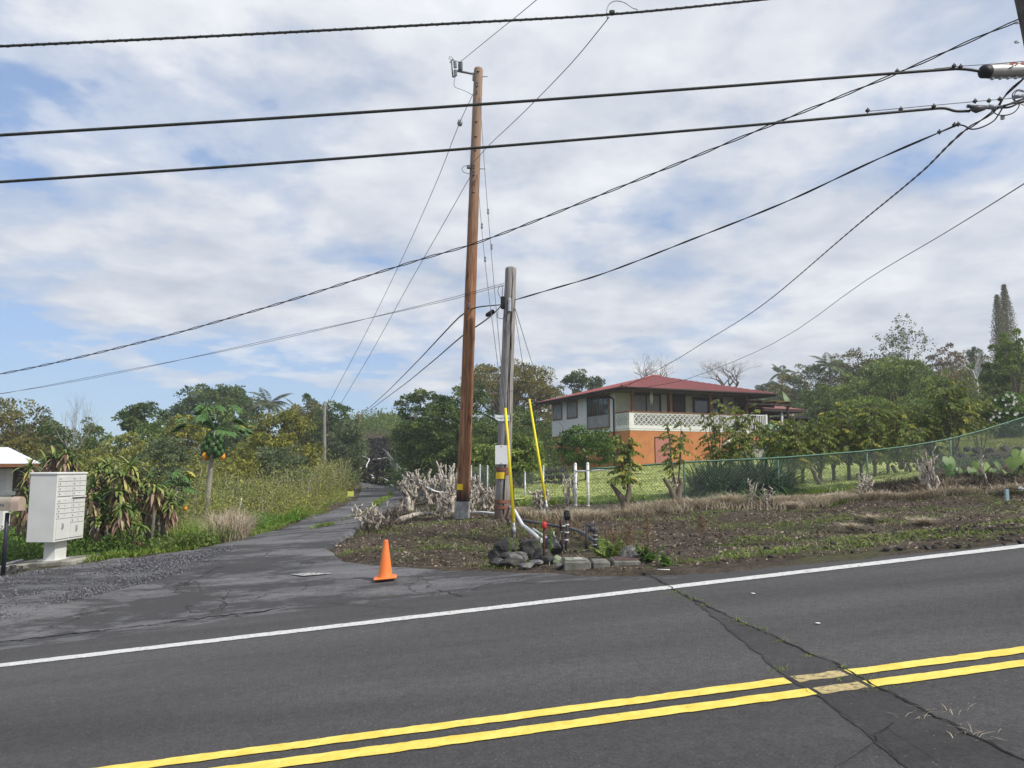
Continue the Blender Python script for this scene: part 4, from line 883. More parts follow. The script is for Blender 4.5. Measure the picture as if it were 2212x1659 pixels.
for k, (u, v, H, lab) in enumerate([(1398, 1165, .42, 'rusty dry weed standing in the dark soil, left one'), (1516, 1150, .3, 'rusty dry weed standing in the dark soil, right one'), (1360, 1195, .42, 'feathery brown weed behind the concrete box')]):
    q = hit(u, v); n_ = 500; f = rng.random(n_); pos = np.stack([q.x+rng.normal(size=n_)*.05*(1.2-f), q.y+rng.normal(size=n_)*.05, q.z+f*H], 1)
    V, Fq, r = leaves(pos, rng.normal(size=pos.shape)+[0, 0, .8], .035, .35, rng.uniform(.4, 1, n_)); o = empty('dry_weed', q, lab, 'weed', 'rusty dry weeds'); npmesh('leaves', V, Fq, MATS['rust_weed'], o, r=r); MB().tube([q, q+Vector((.02, 0, H*.95))], [.006, .003], 4).build('stem', M_BARK, o)
# ================================================================ DROOPING STRAP-LEAF PLANTS by the mailboxes
M_STRAP = leafmat('dracaena_green', [(.05, .10, .03), (.13, .2, .05), (.34, .38, .1)], .2, .45)
M_STRAPD = leafmat('dracaena_dead', [(.10, .06, .045), (.27, .16, .115), (.46, .34, .25), (.5, .46, .13)], .15, .6)
def dracaena(label, heads, base, name='strap_leaf_plant'):
    g = hit(*base); g.y = max(g.y, 13.9); g = at(base[0], g.y); o = empty(name, g, label, 'plant', 'strap-leaf plants behind the mailboxes'); st_ = MB(); A = []; B = []
    for (u, v, s) in heads:
        c = P(u, v, g.y+rng.uniform(-.4, .5)); m = g.lerp(c, .5)+Vector((rng.normal()*.06, 0, 0)); st_.tube([g-Vector((0, 0, .1)), m, c], [.045, .035, .03], 6)
        n_ = int(20*s+8); a = rng.uniform(0, 6.28, n_); e = rng.uniform(.2, 1.3, n_); d_ = np.stack([np.cos(a)*np.cos(e), np.sin(a)*np.cos(e), np.sin(e)], 1)
        A.append(straps(np.array(c)+rng.normal(size=(n_, 3))*.02, d_, rng.uniform(.28, .48, n_)*s, .06*s, rng.uniform(.9, 2.2, n_), tone=rng.random(n_)))
        n_ = int(44*s+10); a = rng.uniform(0, 6.28, n_); f = rng.uniform(0, 1, n_); d_ = np.stack([np.cos(a), np.sin(a), rng.uniform(-.6, .5, n_)], 1)
        bp = np.array(c)+np.stack([0*f, 0*f, -f*.32*s], 1); B.append(straps(bp, d_, rng.uniform(.22, .42, n_)*s, .055*s, rng.uniform(1.8, 3.4, n_), tone=rng.random(n_)**1.2))
    st_.build('stem', M_BARKG, o); V, Fq, r = join(A); npmesh('green_leaves', V, Fq, M_STRAP, o, r=r); V, Fq, r = join(B); npmesh('withered_leaves', V, Fq, M_STRAPD, o, r=r)
dracaena('tall plant with brown drooping leaves behind the top of the mailbox cabinet', [(118, 988, .95), (142, 978, .8), (100, 1000, .8), (160, 992, .7)], (125, 1190))
dracaena('withered plant left of the mailbox cabinet', [(66, 1010, .75), (60, 1035, .75), (55, 1062, .7), (62, 1088, .7)], (62, 1200))
dracaena('plant with hanging reddish dead leaves, tallest right of the cabinet', [(232, 1008, 1.0), (212, 1022, .85), (248, 1024, .85), (200, 1050, .8), (225, 1052, .9)], (232, 1190))
dracaena('plant with hanging reddish dead leaves, second right of the cabinet', [(282, 1008, 1.0), (268, 1030, .95), (292, 1036, .9), (255, 1062, .9), (276, 1072, .85)], (268, 1190))
dracaena('low plant with yellow-green leaves against the cabinet side', [(202, 1080, .85), (198, 1105, .8), (222, 1094, .8), (214, 1125, .8), (236, 1118, .8)], (215, 1198))
dracaena('sprawling plant with mixed green and brown leaves in the middle', [(262, 1098, .85), (286, 1104, .85), (250, 1128, .8), (275, 1134, .8), (300, 1138, .75)], (272, 1192))
dracaena('outer plant with brown skirt, right of the middle one', [(318, 1036, .9), (334, 1050, .85), (306, 1062, .8), (324, 1076, .8)], (322, 1185))
dracaena('bright yellow-leaved plant at the right end of the row', [(350, 1062, .85), (366, 1080, .85), (338, 1096, .8), (354, 1108, .85), (372, 1098, .75)], (352, 1180))
dracaena('small orange-leaved plant behind the mailbox post', [(45, 1105, .7), (62, 1112, .7)], (50, 1200))
# ================================================================ PAPAYAS
M_PTR = pm('papaya_trunk', (.22, .2, .16), (.42, .39, .33), 14, .9, .6, stretch=(1, 1, 3))
M_PFR = pm('papaya_fruit', (.03, .08, .02), (.06, .14, .035), 9, .45)
M_PRI = pm('papaya_ripe', (.75, .3, .03), (.85, .42, .05), 9, .4)
def papaya(label, u, d, vt, H2, nf, lean=(0, 0), nleaf=14, Lp=.75, ripe=3, bl=.5, vb=None):
    g = at(u, d) if vb is None else hit(u, vb); c = P(u+lean[0], vt, g.y); o = empty('papaya_tree', g, label, 'papaya tree')
    MB().tube([g-Vector((0, 0, .1)), g.lerp(c, .33), g.lerp(c, .66), c], [.078*H2, .068*H2, .058*H2, .045*H2], 10).build('trunk', M_PTR, o)
    for i in range(nf):
        f = i/max(nf-1, 1); a = i*2.4; rr_ = (.11+.13*math.sin(min(1, f*1.3)*math.pi*.6))*H2; p = c+Vector((math.cos(a)*rr_, math.sin(a)*rr_, -.06-.62*f*H2)); rp = f > 1-ripe/nf-.001
        m_ = MB(); s_ = (.05+.035*f)*H2*(.95 if rp else .95); m_.lathe(p, [(0.004, s_*1.25), (s_*.5, s_*1.05), (s_*.85, s_*.4), (s_, -.2*s_), (s_*.7, -s_*.95), (0.004, -s_*1.25)], 8)
        m_.build('fruit', M_PRI if rp else M_PFR, o)
    for i in range(nleaf):
        a = i*2.4+rng.uniform(-.2, .2); e = rng.uniform(.0, 1.2); d_ = Vector((math.cos(a)*math.cos(e), math.sin(a)*math.cos(e), math.sin(e))); L_ = Lp*rng.uniform(.8, 1.15); tip = c+d_*L_-Vector((0, 0, .05))
        m_ = MB(); m_.tube([c+Vector((0, 0, .03)), c+d_*L_*.5+Vector((0, 0, .06)), tip], [.012, .01, .008], 4, False)
        out = Vector((d_.x, d_.y, -.35)).normalized(); sd_ = out.cross(Vector((0, 0, 1))).normalized()
        for j in range(9):      # palmate lobes with toothed tips
            t = (j-4)/4*2.25; ax = (out*math.cos(t)+sd_*math.sin(t)); l = bl*(1-.32*abs(j-4)/4)*rng.uniform(.85, 1.1); pr = ax.cross(Vector((0, 0, 1))).normalized(); dz_ = Vector((0, 0, -.35*l))
            v_ = [tip, tip+ax*l*.35+pr*l*.10, tip+ax*l*.6+pr*l*.3+dz_*.6, tip+ax*l*.75+pr*l*.07+dz_*.6, tip+ax*l+dz_, tip+ax*l*.75-pr*l*.07+dz_*.6, tip+ax*l*.6-pr*l*.3+dz_*.6, tip+ax*l*.35-pr*l*.10]
            m_.add(v_, [(0, 1, 3, 7), (1, 2, 3), (3, 4, 5), (3, 5, 7), (5, 6, 7)])
        m_.build('leaf', MATS['leaf_yellow_flat'] if i == 3 else MATS['leaf_papaya'], o)
pm('leaf_papaya', (.05, .12, .03), (.1, .19, .05), 6, .5); pm('leaf_yellow_flat', (.4, .36, .06), (.5, .46, .1), 6, .6)
papaya('tall papaya tree loaded with green fruit and three ripe orange ones', 444, 19.0, 930, 1.15, 44, (18, 0), 22, .9, 3, .34, vb=1128)
papaya('short leaning papaya with small yellowing leaves by the strap-leaf plants', 352, 16.5, 1052, .65, 9, (34, 0), 8, .4, 2, .24)
# ================================================================ GNARLED PALE STUMPS
def stump(label, u, v, H, W, nb=6, group='pale gnarled stumps of the cut hedge', d=None, name='cut_stump'):
    g = hit(u, v) if d is None else at(u, d); o = empty(name, g, label, 'stump', group); mb = MB()
    nb = int(nb*1.7); nt_ = max(1, int(nb/3.4))
    for i in range(nt_):
        a = rng.uniform(0, 6.28); b0 = g+Vector((math.cos(a)*W*.12, math.sin(a)*W*.12, -.06)); f0 = b0+Vector((rng.normal()*W*.1, rng.normal()*W*.05, H*rng.uniform(.35, .55)))
        r0 = W*rng.uniform(.085, .13); mb.tube([b0, b0.lerp(f0, .3)+Vector((rng.normal()*.02, 0, 0)), b0.lerp(f0, .7)+Vector((rng.normal()*.03, 0, 0)), f0], [r0*1.25, r0, r0*.85*rng.uniform(.8, 1.3), r0*.9], 7)
        for j in range(max(2, nb//nt_)):
            a2 = rng.uniform(0, 6.28); e = W*rng.uniform(.2, .5); pts = [b0.lerp(f0, rng.uniform(.5, 1))]; hh_ = H*rng.uniform(.65, 1.05)-(pts[0].z-g.z)
            for k in range(1, 6):
                f = k/5; pts.append(pts[0]+Vector((math.cos(a2)*e*f**.6, math.sin(a2)*e*f**.6*.7, hh_*f))+Vector(rng.normal(size=3))*.034)
            q = r0*rng.uniform(.38, .7); mb.tube(pts, [q*rng.uniform(.6, 1.45)*(1-.1*k) for k in range(6)], 6)
            for _ in range(2):
                k = rng.integers(2, 5); mb.tube([pts[k], pts[k]+Vector(rng.normal(size=3))*.05+Vector((0, 0, .03))], [q*.7, q*.35], 5)
    ob = mb.build('wood', M_DEAD, o); return o
names = ['nearest the drive', 'second from the drive', 'beside the drive edge, slim', 'slim forked one at the foot of the bank', 'tall one with many prongs', 'cluster behind the tall pronged one', 'draped with a scrap of white cloth', 'small one in the hollow', 'short thick one', 'spiky one in mid row', 'broad crowded one left of the brown pole', 'tallest one left of the brown pole', 'pale one touching the brown pole', 'low one in front of the brown pole', 'one right behind the brown pole', 'tall slim one right of the brown pole', 'row of square-cut prongs right of the brown pole', 'curled one by the grey pole', 'small curled one left of the grey pole', 'back one below the wire posts', 'back one farther left below the wire posts', 'back one close to the drive bend', 'rear one with crossed prongs', 'rear pale one near the wire fence']
spots = [(790, 1142, .46, .42, 6), (812, 1143, .48, .38, 5), (846, 1122, .4, .26, 4), (870, 1114, .36, .2, 3), (884, 1104, .95, .62, 9), (908, 1084, .8, .6, 8), (930, 1090, .72, .4, 5), (945, 1102, .35, .3, 4), (958, 1108, .5, .4, 5), (944, 1086, .75, .55, 7), (968, 1106, .9, .65, 9), (980, 1098, 1.1, .6, 9), (988, 1092, 1.0, .5, 7), (955, 1118, .3, .3, 4),
         (1016, 1104, .5, .4, 6), (1028, 1096, .85, .35, 5), (1043, 1098, .72, .5, 8), (1058, 1102, .4, .4, 5), (1064, 1100, .5, .25, 4), (915, 1072, .8, .6, 7), (897, 1074, .8, .6, 7), (878, 1078, .7, .5, 6), (962, 1078, 1.0, .7, 8), (1000, 1082, .9, .7, 8)]
for nm, a in zip(names, spots): stump('pale gnarled stump of the cut hedge, '+nm, *a)
for nm, a in zip(['under the leaning yellow guard', 'standing alone left of the white gate post', 'twisted one in front of the second coffee tree', 'forked one against the green fence', 'one with bent arms against the green fence', 'crooked one below the green post', 'cluster in the middle of the fence row', 'tall ragged one left of the big leaves', 'back one leaning beside the tall ragged one', 'thin one between big-leaved plants', 'behind the white gate post'],
                 [(1166, 1108, .62, .55, 6), (1226, 1108, .95, .32, 5), (1450, 1088, .75, .3, 4), (1632, 1088, .6, .35, 4), (1660, 1092, .45, .4, 4), (1862, 1082, .5, .35, 5), (1876, 1078, .62, .5, 6), (2012, 1070, 1.05, .5, 7), (1994, 1062, .8, .4, 5), (2130, 1052, .75, .25, 3), (1244, 1092, .9, .3, 4)]):
    stump('weathered pale stump '+nm, *a, group='weathered stumps along the green fence')
# fallen wood
for lab, pts, r_ in [('rotten pale log lying left of the brown pole', [(862, 1128), (900, 1120), (940, 1114)], .06), ('thin fallen branch on the bank', [(795, 1136), (830, 1136), (848, 1134)], .022), ('bleached branch lying under the fence', [(1740, 1085), (1790, 1072), (1830, 1068)], .03), ('crooked dead branch before the second coffee tree', [(1440, 1092), (1480, 1080), (1500, 1078)], .025), ('bent dead branch beside the first coffee tree', [(1320, 1062), (1350, 1078), (1366, 1086)], .015)]:
    q = [hit(*p)+Vector((0, 0, r_*(.7+(.8 if i == 1 else 0)))) for i, p in enumerate(pts)]; mb = MB(); mb.tube(q, [r_, r_*.9, r_*.4], 7); k0 = len(mb.v)
    for i in range(4):
        p = q[1].lerp(q[2], i/4); mb.tube([p, p+Vector((rng.normal()*.12, rng.normal()*.08, .1+.1*rng.random()))], [r_*.4, r_*.15], 5)
    tag(mb.build('fallen_branch', M_DEAD, loc=q[0]), lab, 'branch')
# strap-leaved clump behind the fence
def clump(label, u, v, d, n_, L_, name='strap_leaf_clump', hw=1.0):
    g = at(u, d); o = empty(name, g, label, 'plant'); a = rng.uniform(0, 6.28, n_); e = rng.uniform(.35, 1.45, n_); rad = rng.uniform(0, hw*.7, n_)
    base = np.stack([g.x+np.cos(a)*rad, g.y+np.sin(a)*rad*.7, np.full(n_, g.z)], 1); a2 = a+rng.normal(size=n_)*.6; d_ = np.stack([np.cos(a2)*np.cos(e), np.sin(a2)*np.cos(e), np.sin(e)], 1)
    V, Fq, r = straps(base, d_, rng.uniform(.6, 1.1, n_)*L_, .045, rng.uniform(.8, 2.0, n_)); npmesh('leaves', V, Fq, G['strap'], o, r=r)
clump('dark strap-leaved clump behind the green fence, left half', 1548, 1070, 19.6, 1300, 1.15, hw=.8); clump('dark strap-leaved clump behind the green fence, right half', 1640, 1070, 19.9, 1700, 1.2, hw=1.1)
# big heart-shaped leaves at the right
M_HEART = pm('heart_leaf', (.06, .125, .035), (.12, .21, .05), 2.5, .45); M_HEARTY = pm('heart_leaf_yellow', (.12, .2, .045), (.22, .29, .07), 2.5, .45)
def heart(mb, c, out, s):
    up = Vector((0, 0, 1)); out = Vector(out).normalized(); sd_ = out.cross(up).normalized(); nn = sd_.cross(out)
    prof = [(0, 0), (-.22, .2), (-.18, .42), (.1, .55), (.4, .5), (.7, .3), (1.0, 0), (.7, -.3), (.4, -.5), (.1, -.55), (-.18, -.42), (-.22, -.2)]
    vs = [c+out*a*s+sd_*b_*s*.95-nn*(.18*abs(b_)+.22*max(a, 0)**2)*s for a, b_ in prof]+[c+out*.35*s-nn*.03*s]
    mb.add(vs, [(i, (i+1) % 12, 12) for i in range(12)], True)
def taro(label, u, d, cells):
    g = at(u, d); o = empty('heart_leaf_plant', g, label, 'plant', 'heart-leaved plants at the fence end')
    for (uu, vv, s, yel, ax) in cells:
        c = P(uu, vv, d+rng.uniform(-.3, .2)); b0 = g+Vector((rng.normal()*.1, rng.normal()*.06, 0)); m_ = MB(); heart(m_, c, (ax, -.6, -1.1), s*.98); lf = m_.build('leaf', M_HEARTY if yel else M_HEART, o)
        m2 = MB(); m2.tube([b0, b0.lerp(c, .6)+Vector((0, 0, .05)), c], [.014, .011, .008], 5, False); m2.build('stalk', MATS['leaf_papaya'], lf, loc=None)
        for ob in (COL.objects[m] for m in [lf.name]): pass
taro('heart-leaved plant left of the row, green leaves at the corner post', 2080, 18.4, [(2050, 990, .34, 0, .1), (2072, 1012, .2, 0, .2), (2048, 1004, .2, 0, -.5), (2100, 1012, .27, 0, .1), (2062, 1030, .22, 0, -.2), (2040, 1044, .3, 0, -.9), (2085, 1045, .2, 0, .1), (2098, 1048, .2, 0, .4), (2070, 1056, .2, 0, 0), (2052, 1020, .22, 0, -.6)])
taro('heart-leaved plant in the middle with one pale yellow leaf', 2135, 18.2, [(2128, 1002, .34, 1, .2), (2110, 998, .2, 1, -.4), (2120, 1024, .24, 0, 0), (2148, 1014, .25, 0, .3), (2155, 1000, .26, 0, .4), (2172, 1018, .26, 1, .6), (2128, 1042, .22, 0, 0), (2142, 1056, .26, 0, .1), (2108, 1034, .2, 1, -.3)])
taro('heart-leaved plant cut off by the right edge of the photo', 2200, 17.6, [(2205, 975, .4, 1, -.1), (2190, 990, .34, 1, -.7), (2212, 1000, .3, 0, 0), (2185, 1025, .26, 0, -.4), (2200, 1040, .3, 0, 0), (2180, 1050, .3, 0, -.8), (2212, 1060, .3, 0, .1), (2225, 990, .4, 1, .3)])
# banana clump
M_BAN = leafmat('banana_leaf', [(.05, .1, .03), (.10, .19, .045), (.2, .3, .08)], .25, .4); M_BAND = leafmat('banana_dead', [(.2, .15, .11), (.34, .27, .21), (.45, .38, .31)], .1, .8)
def banana(label, u, d, vb, vt, nl_=9, dead=5, L_=2.0):
    g = P(u, vb, d); top = P(u, vt, d).z; c = g+Vector((0, 0, (top-g.z)*.45)); o = empty('banana_plant', g, label, 'banana plant', 'banana plants beyond the carport'); L_ *= .95
    MB().tube([g, c], [.16, .1], 8).build('trunk', M_BARKG, o); a = np.arange(nl_)*2.4+rng.uniform(0, 2); e = rng.uniform(.5, 1.35, nl_); dd_ = np.stack([np.cos(a)*np.cos(e), np.sin(a)*np.cos(e), np.sin(e)], 1)
    V, Fq, r = straps(np.repeat([list(c)], nl_, 0), dd_, L_*rng.uniform(.7, 1.0, nl_), .42, rng.uniform(.5, 1.5, nl_), 7); npmesh('leaves', V, Fq, M_BAN, o, r=r)
    a = rng.uniform(0, 6.28, dead); dd_ = np.stack([np.cos(a)*.6, np.sin(a)*.6, np.full(dead, .6)], 1); V, Fq, r = straps(np.repeat([list(c)], dead, 0), dd_, L_*rng.uniform(.6, .9, dead), .22, rng.uniform(3, 4.5, dead), 7); npmesh('dead_leaves', V, Fq, M_BAND, o, r=r)
for i, (lab, u, vt, L_) in enumerate([('banana plant with shredded brown leaves nearest the roof end', 1705, 826, 1.9), ('banana plant with tall upright leaf in the middle', 1792, 812, 2.3), ('banana plant with broad green paddles at the right', 1842, 822, 2.2), ('small banana plant with ragged dead leaves, rightmost', 1872, 842, 1.6), ('banana plant half hidden between roof and tall upright leaf', 1745, 835, 1.8)]): banana(lab, u, 58+i, 925, vt, 8, 6, L_)
# weeds around the concrete box (fern and thin stalks)
def fern(label, u, v, H, nf_, kind, spread_=.8, name='fern'):
    g = hit(u, v); o = empty(name, g, label, 'fern' if name == 'fern' else 'weed'); ps = []; rb = MB()
    for i in range(nf_):
        a = rng.uniform(0, 6.28); e = rng.uniform(.5, 1.45); pts, pos, ax, ln = frond(g, (math.cos(a)*math.cos(e)*spread_, math.sin(a)*math.cos(e)*spread_, math.sin(e)), H*rng.uniform(.6, 1.1), rng.uniform(.3, 1.0), 22, H*.3)
        rb.tube(pts, .004, 3, False); ps.append(leaves(pos, ax, ln, .4))
    rb.build('stem', MATS['leaf_papaya'], o); V, Fq, r = join(ps); npmesh('fronds', V, Fq, G[kind], o, r=r)
fern('light green fern growing over the concrete box', 1318, 1208, .36, 9, 'fresh'); fern('bright green leafy weed right of the concrete box', 1402, 1212, .3, 9, 'hedge', 1.0); fern('bright green weed leaning at the end of the concrete slab', 1440, 1222, .2, 7, 'hedge', 1.2)
for lab, u, v, H in [('thin upright weed left of the red marked stake', 1100, 1212, .32), ('second thin weed beside the rocks', 1112, 1212, .3), ('tall thin weed right of the red marked stake', 1164, 1205, .55), ('thin weed between the stake and the concrete box', 1188, 1208, .42)]:
    q = hit(u, v); n_ = 90; f = rng.random(n_); pos = np.stack([q.x+.03*f+0*f, q.y+0*f, q.z+f*H], 1); V, Fq, r = leaves(pos, np.stack([rng.normal(size=n_), rng.normal(size=n_), np.full(n_, 1.2)], 1), .045, .3, rng.uniform(.3, .9, n_))
    o = empty('thin_weed', q, lab, 'weed', 'thin upright weeds by the rocks'); npmesh('leaves', V, Fq, M_GRN, o, r=r); MB().tube([q, q+Vector((.03, 0, H))], [.005, .003], 4).build('stem', MATS['leaf_papaya'], o)

b = scatter(9000, xy_poly=np.array([(P(u, 950, d).x, d) for u, d in ((2030, 28.6), (2260, 28.2), (2300, 34), (2020, 36))]))
V, Fq, r = blades(b, rng.uniform(.05, .16, len(b)), .02, 1.4); npmesh('terrace_grass', V, Fq, MATS['lawn_blades'], r=r)['kind'] = 'stuff'
undergrowth('undergrowth', [(2000, 21.5), (2260, 21.2), (2260, 25), (2000, 25.5)], 70, .15, .45, 'grey', 6000, .07)
b = scatter(9000, [(1860, 1075), (1980, 1070), (2060, 1062), (2230, 1052), (2230, 1035), (2060, 1030), (1960, 1048), (1860, 1058)])
V, Fq, r = blades(b, rng.uniform(.06, .3, len(b)), .006, 1.6); npmesh('dark_brush', V, Fq, MATS['brush'], r=r)['kind'] = 'stuff'
# ================================================================ RED-ROOFED HOUSE
def r5(x, y): return (2000+.5425*x)/1.8228, (1350+.5425*y)/1.8228
HA = R(22); e1 = Vector((math.cos(HA), math.sin(HA), 0)); e2 = Vector((-math.sin(HA), math.cos(HA), 0))
EC = P(1342, 834, 40.6); W0 = EC+.9*e1+2.2*e2; ZE = EC.z
W0 = Vector((W0.x, W0.y, 0))
def fr(x, y, b=0):
    p = on_plane(*r5(x, y), W0+b*e2, e2); return (p-W0).dot(e1), p.z
def lf(x, y, a=0):
    p = on_plane(*r5(x, y), W0+a*e1, e1); return (p-W0).dot(e2), p.z
house = empty('house', W0, 'two-storey house with red hipped roof, white siding and an orange ground floor', 'house'); house.rotation_euler = (0, 0, HA)
def hbuild(mb, name, mat, parent=house):
    o = mb.build(name, mat); o.parent = parent; return o
def hbox(mb, a0, a1, b0, b1, z0, z1): mb.box(((a0+a1)/2, (b0+b1)/2, (z0+z1)/2), (abs(a1-a0), abs(b1-b0), abs(z1-z0))); return mb
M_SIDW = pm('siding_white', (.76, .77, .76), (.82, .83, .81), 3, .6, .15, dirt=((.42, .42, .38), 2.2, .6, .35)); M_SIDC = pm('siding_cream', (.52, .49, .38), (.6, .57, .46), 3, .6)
M_ORG = pm('orange_wall', (.48, .18, .065), (.57, .24, .095), 1.1, .85, .2, 12, dirt=((.38, .16, .07), 1.8, .5, .5)); M_ROOF = pm('red_roof', (.235, .062, .058), (.30, .088, .082), 1.2, .55, .1, dirt=((.2, .06, .06), 3, .6, .4))
M_DBR = pm('dark_brown_trim', (.035, .022, .018), (.06, .038, .03), 5, .6); M_BRN = pm('brown_trim', (.17, .075, .035), (.24, .11, .05), 5, .6); M_WPT = pm('white_paint', (.72, .72, .69), (.8, .8, .77), 6, .6, .1, dirt=((.45, .43, .39), 5, .6, .4))
M_GLASS = pm('window_glass', (.02, .03, .035), (.04, .05, .055), 1, .06, spec=.8); M_BLIND = pm('window_blind', (.24, .25, .24), (.34, .34, .33), 2, .5); M_PINK = pm('pink_door', (.40, .16, .13), (.48, .2, .165), 2, .7, .1, dirt=((.28, .1, .08), 4, .62, .7))
zfl = lf(812, 640)[1]; BEND = lf(322, 560)[0]; aR = fr(1640, 440)[0]; zsof = ZE-.12
def clap(mb, p0, p1, out, z0, z1, st_=.17):
    z = z0
    while z < z1-.01:
        zz_ = min(z+st_, z1); a = Vector(p0); b_ = Vector(p1); o_ = Vector(out)
        mb.add([(a+o_*.03)+Vector((0, 0, z)), (b_+o_*.03)+Vector((0, 0, z)), b_+o_*.004+Vector((0, 0, zz_)), a+o_*.004+Vector((0, 0, zz_)), a+o_*.004+Vector((0, 0, z)), b_+o_*.004+Vector((0, 0, z))], [(0, 1, 2, 3), (0, 4, 5, 1)]); z = zz_
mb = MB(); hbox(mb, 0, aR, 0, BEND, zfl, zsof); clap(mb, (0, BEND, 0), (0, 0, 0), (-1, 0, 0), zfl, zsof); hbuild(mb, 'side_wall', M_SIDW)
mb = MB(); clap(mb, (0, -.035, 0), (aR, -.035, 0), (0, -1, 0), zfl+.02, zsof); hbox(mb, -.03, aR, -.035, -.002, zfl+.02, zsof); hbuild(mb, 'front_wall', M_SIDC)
gz = min(zt(*(W0+a*e1+b*e2)[:2]) for a in (0, aR) for b in (-1.5, 3, BEND))-.5
mb = MB(); hbox(mb, .02, aR+1.2, -1.5, BEND-.3, gz, zfl-.001); hbuild(mb, 'ground_floor_wall', M_ORG)
# roof
def solve(f, lo, hi, target):
    for _ in range(40):
        m = (lo+hi)/2
        if f(m) < target: lo = m
        else: hi = m
    return (lo+hi)/2
def W2(a, b, z): q = W0+a*e1+b*e2; return Vector((q.x, q.y, z))
ea0, eb0 = -.9, -2.2
RLn = solve(lambda L: proj(W2(ea0+L, eb0, ZE))[0], 3, 25, 1676); RWd = solve(lambda L: -proj(W2(ea0, eb0+L, ZE))[0], 5, 25, -1158)
ea1, eb1 = ea0+RLn, eb0+RWd; hw_ = RWd/2; rise = solve(lambda r_: -proj(W2(ea0+hw_, eb0+hw_, ZE+r_))[1], .3, 4, -812)
ra0, ra1, rb = ea0+hw_, max(ea1-hw_, ea0+hw_+.6), eb0+hw_; zr = ZE+rise
mb = MB(); mb.add([(ea0, eb0, ZE), (ea1, eb0, ZE), (ea1, eb1, ZE), (ea0, eb1, ZE), (ra0, rb, zr), (ra1, rb, zr)], [(0, 1, 5, 4), (1, 2, 5), (2, 3, 4, 5), (3, 0, 4)])
def ribs(p0, p1, q0, q1, n_):        # corrugation ribs up the slope
    for i in range(n_):
        f = (i+.5)/n_; a = Vector(p0).lerp(Vector(p1), f); b_ = Vector(q0).lerp(Vector(q1), f); d_ = (Vector(p1)-Vector(p0)).normalized()*.03; u_ = Vector((0, 0, .025)); mb.add([a-d_, a+u_, a+d_, b_-d_, b_+u_, b_+d_], [(0, 1, 4, 3), (1, 2, 5, 4)])
for f0 in range(3): pass
nr = 46
for i in range(nr):
    a_ = ea0+RLn*(i+.5)/nr; k_ = min(1, (a_-ea0)/hw_, (ea1-a_)/max(ea1-ra1, .1)); p0 = Vector((a_, eb0, ZE+.004)); p1 = Vector((a_, eb0+hw_*k_, ZE+rise*k_+.004)); d_ = Vector((.03, 0, 0)); u_ = Vector((0, 0, .022)); mb.add([p0-d_, p0+u_, p0+d_, p1-d_, p1+u_, p1+d_], [(0, 1, 4, 3), (1, 2, 5, 4)])
for i in range(40):
    b_ = eb0+RWd*(i+.5)/40; k_ = min((b_-eb0)/hw_, (eb1-b_)/hw_); p0 = Vector((ea0, b_, ZE+.004)); p1 = Vector((ea0+hw_*k_, b_, ZE+rise*k_+.004)); d_ = Vector((0, .03, 0)); u_ = Vector((0, 0, .022)); mb.add([p0-d_, p0+u_, p0+d_, p1-d_, p1+u_, p1+d_], [(0, 1, 4, 3), (1, 2, 5, 4)])
roof = hbuild(mb, 'roof', M_ROOF)
mb = MB(); mb.tube([(ea0, eb0, ZE+.03), (ra0, rb, zr+.03), (ra1, rb, zr+.03)], .06, 6); hbuild(mb, 'ridge_cap', M_ROOF, roof)
mb = MB(); hbox(mb, ea0, ea1, eb0, eb0+.06, ZE-.2, ZE-.003); hbox(mb, ea0, ea0+.06, eb0+.062, eb1, ZE-.2, ZE-.003); hbox(mb, ea1-.06, ea1, eb0+.062, eb1, ZE-.2, ZE-.003); mb.tube([(ea0-.05, eb0-.06, ZE-.07), (ea1+.05, eb0-.06, ZE-.07)], .06, 6); mb.tube([(ea0-.06, eb0-.05, ZE-.07), (ea0-.06, eb1, ZE-.07)], .06, 6); hbuild(mb, 'fascia', M_DBR, roof)
mb = MB(); hbox(mb, ea0+.062, ea1-.062, eb0+.062, eb1-.062, zsof+.002, zsof+.03); hbuild(mb, 'soffit', pm('soffit', (.10, .085, .065), (.14, .12, .09), 3, .8), roof)
# windows, side wall
def side_window(x0, x1, y0, y1, n_, mat, split=None):
    b1_, zt_ = lf(x0, y0); b0_, _ = lf(x1, y0); zb_ = lf(x1, y1)[1]; zt_ = (lf(x0, y0)[1]+lf(x1, y0)[1])/2
    m_ = MB(); t = .09; hbox(m_, -.07, -.02, b0_-t, b0_, zb_, zt_); hbox(m_, -.07, -.02, b1_, b1_+t, zb_, zt_); hbox(m_, -.072, -.02, b0_-t, b1_+t, zt_, zt_+t); hbox(m_, -.085, -.02, b0_-t, b1_+t, zb_-t, zb_)
    for i in range(1, n_): q = b0_+(b1_-b0_)*i/n_; hbox(m_, -.064, -.02, q-.035, q+.035, zb_ if split is None else split, zt_)
    f_ = hbuild(m_, 'window', M_BRN)
    m_ = MB(); hbox(m_, -.045, -.022, b0_+.002, b1_-.002, (zb_ if split is None else split)+.002, zt_-.002); hbuild(m_, 'pane', mat, f_)
    if split is not None: m_ = MB(); hbox(m_, -.05, -.022, b0_+.002, b1_-.002, zb_+.002, split); [hbox(m_, -.056, -.05, b0_+(b1_-b0_)*i/n_-.015, b0_+(b1_-b0_)*i/n_+.015, zb_+.01, split-.01) for i in range(1, n_)]; hbuild(m_, 'lower_panel', M_BLIND, f_)
side_window(333, 392, 449, 548, 1, M_BLIND); side_window(437, 503, 427, 535, 1, M_BLIND)
side_window(582, 735, 395, 607, 4, M_GLASS, lf(650, 530)[1])
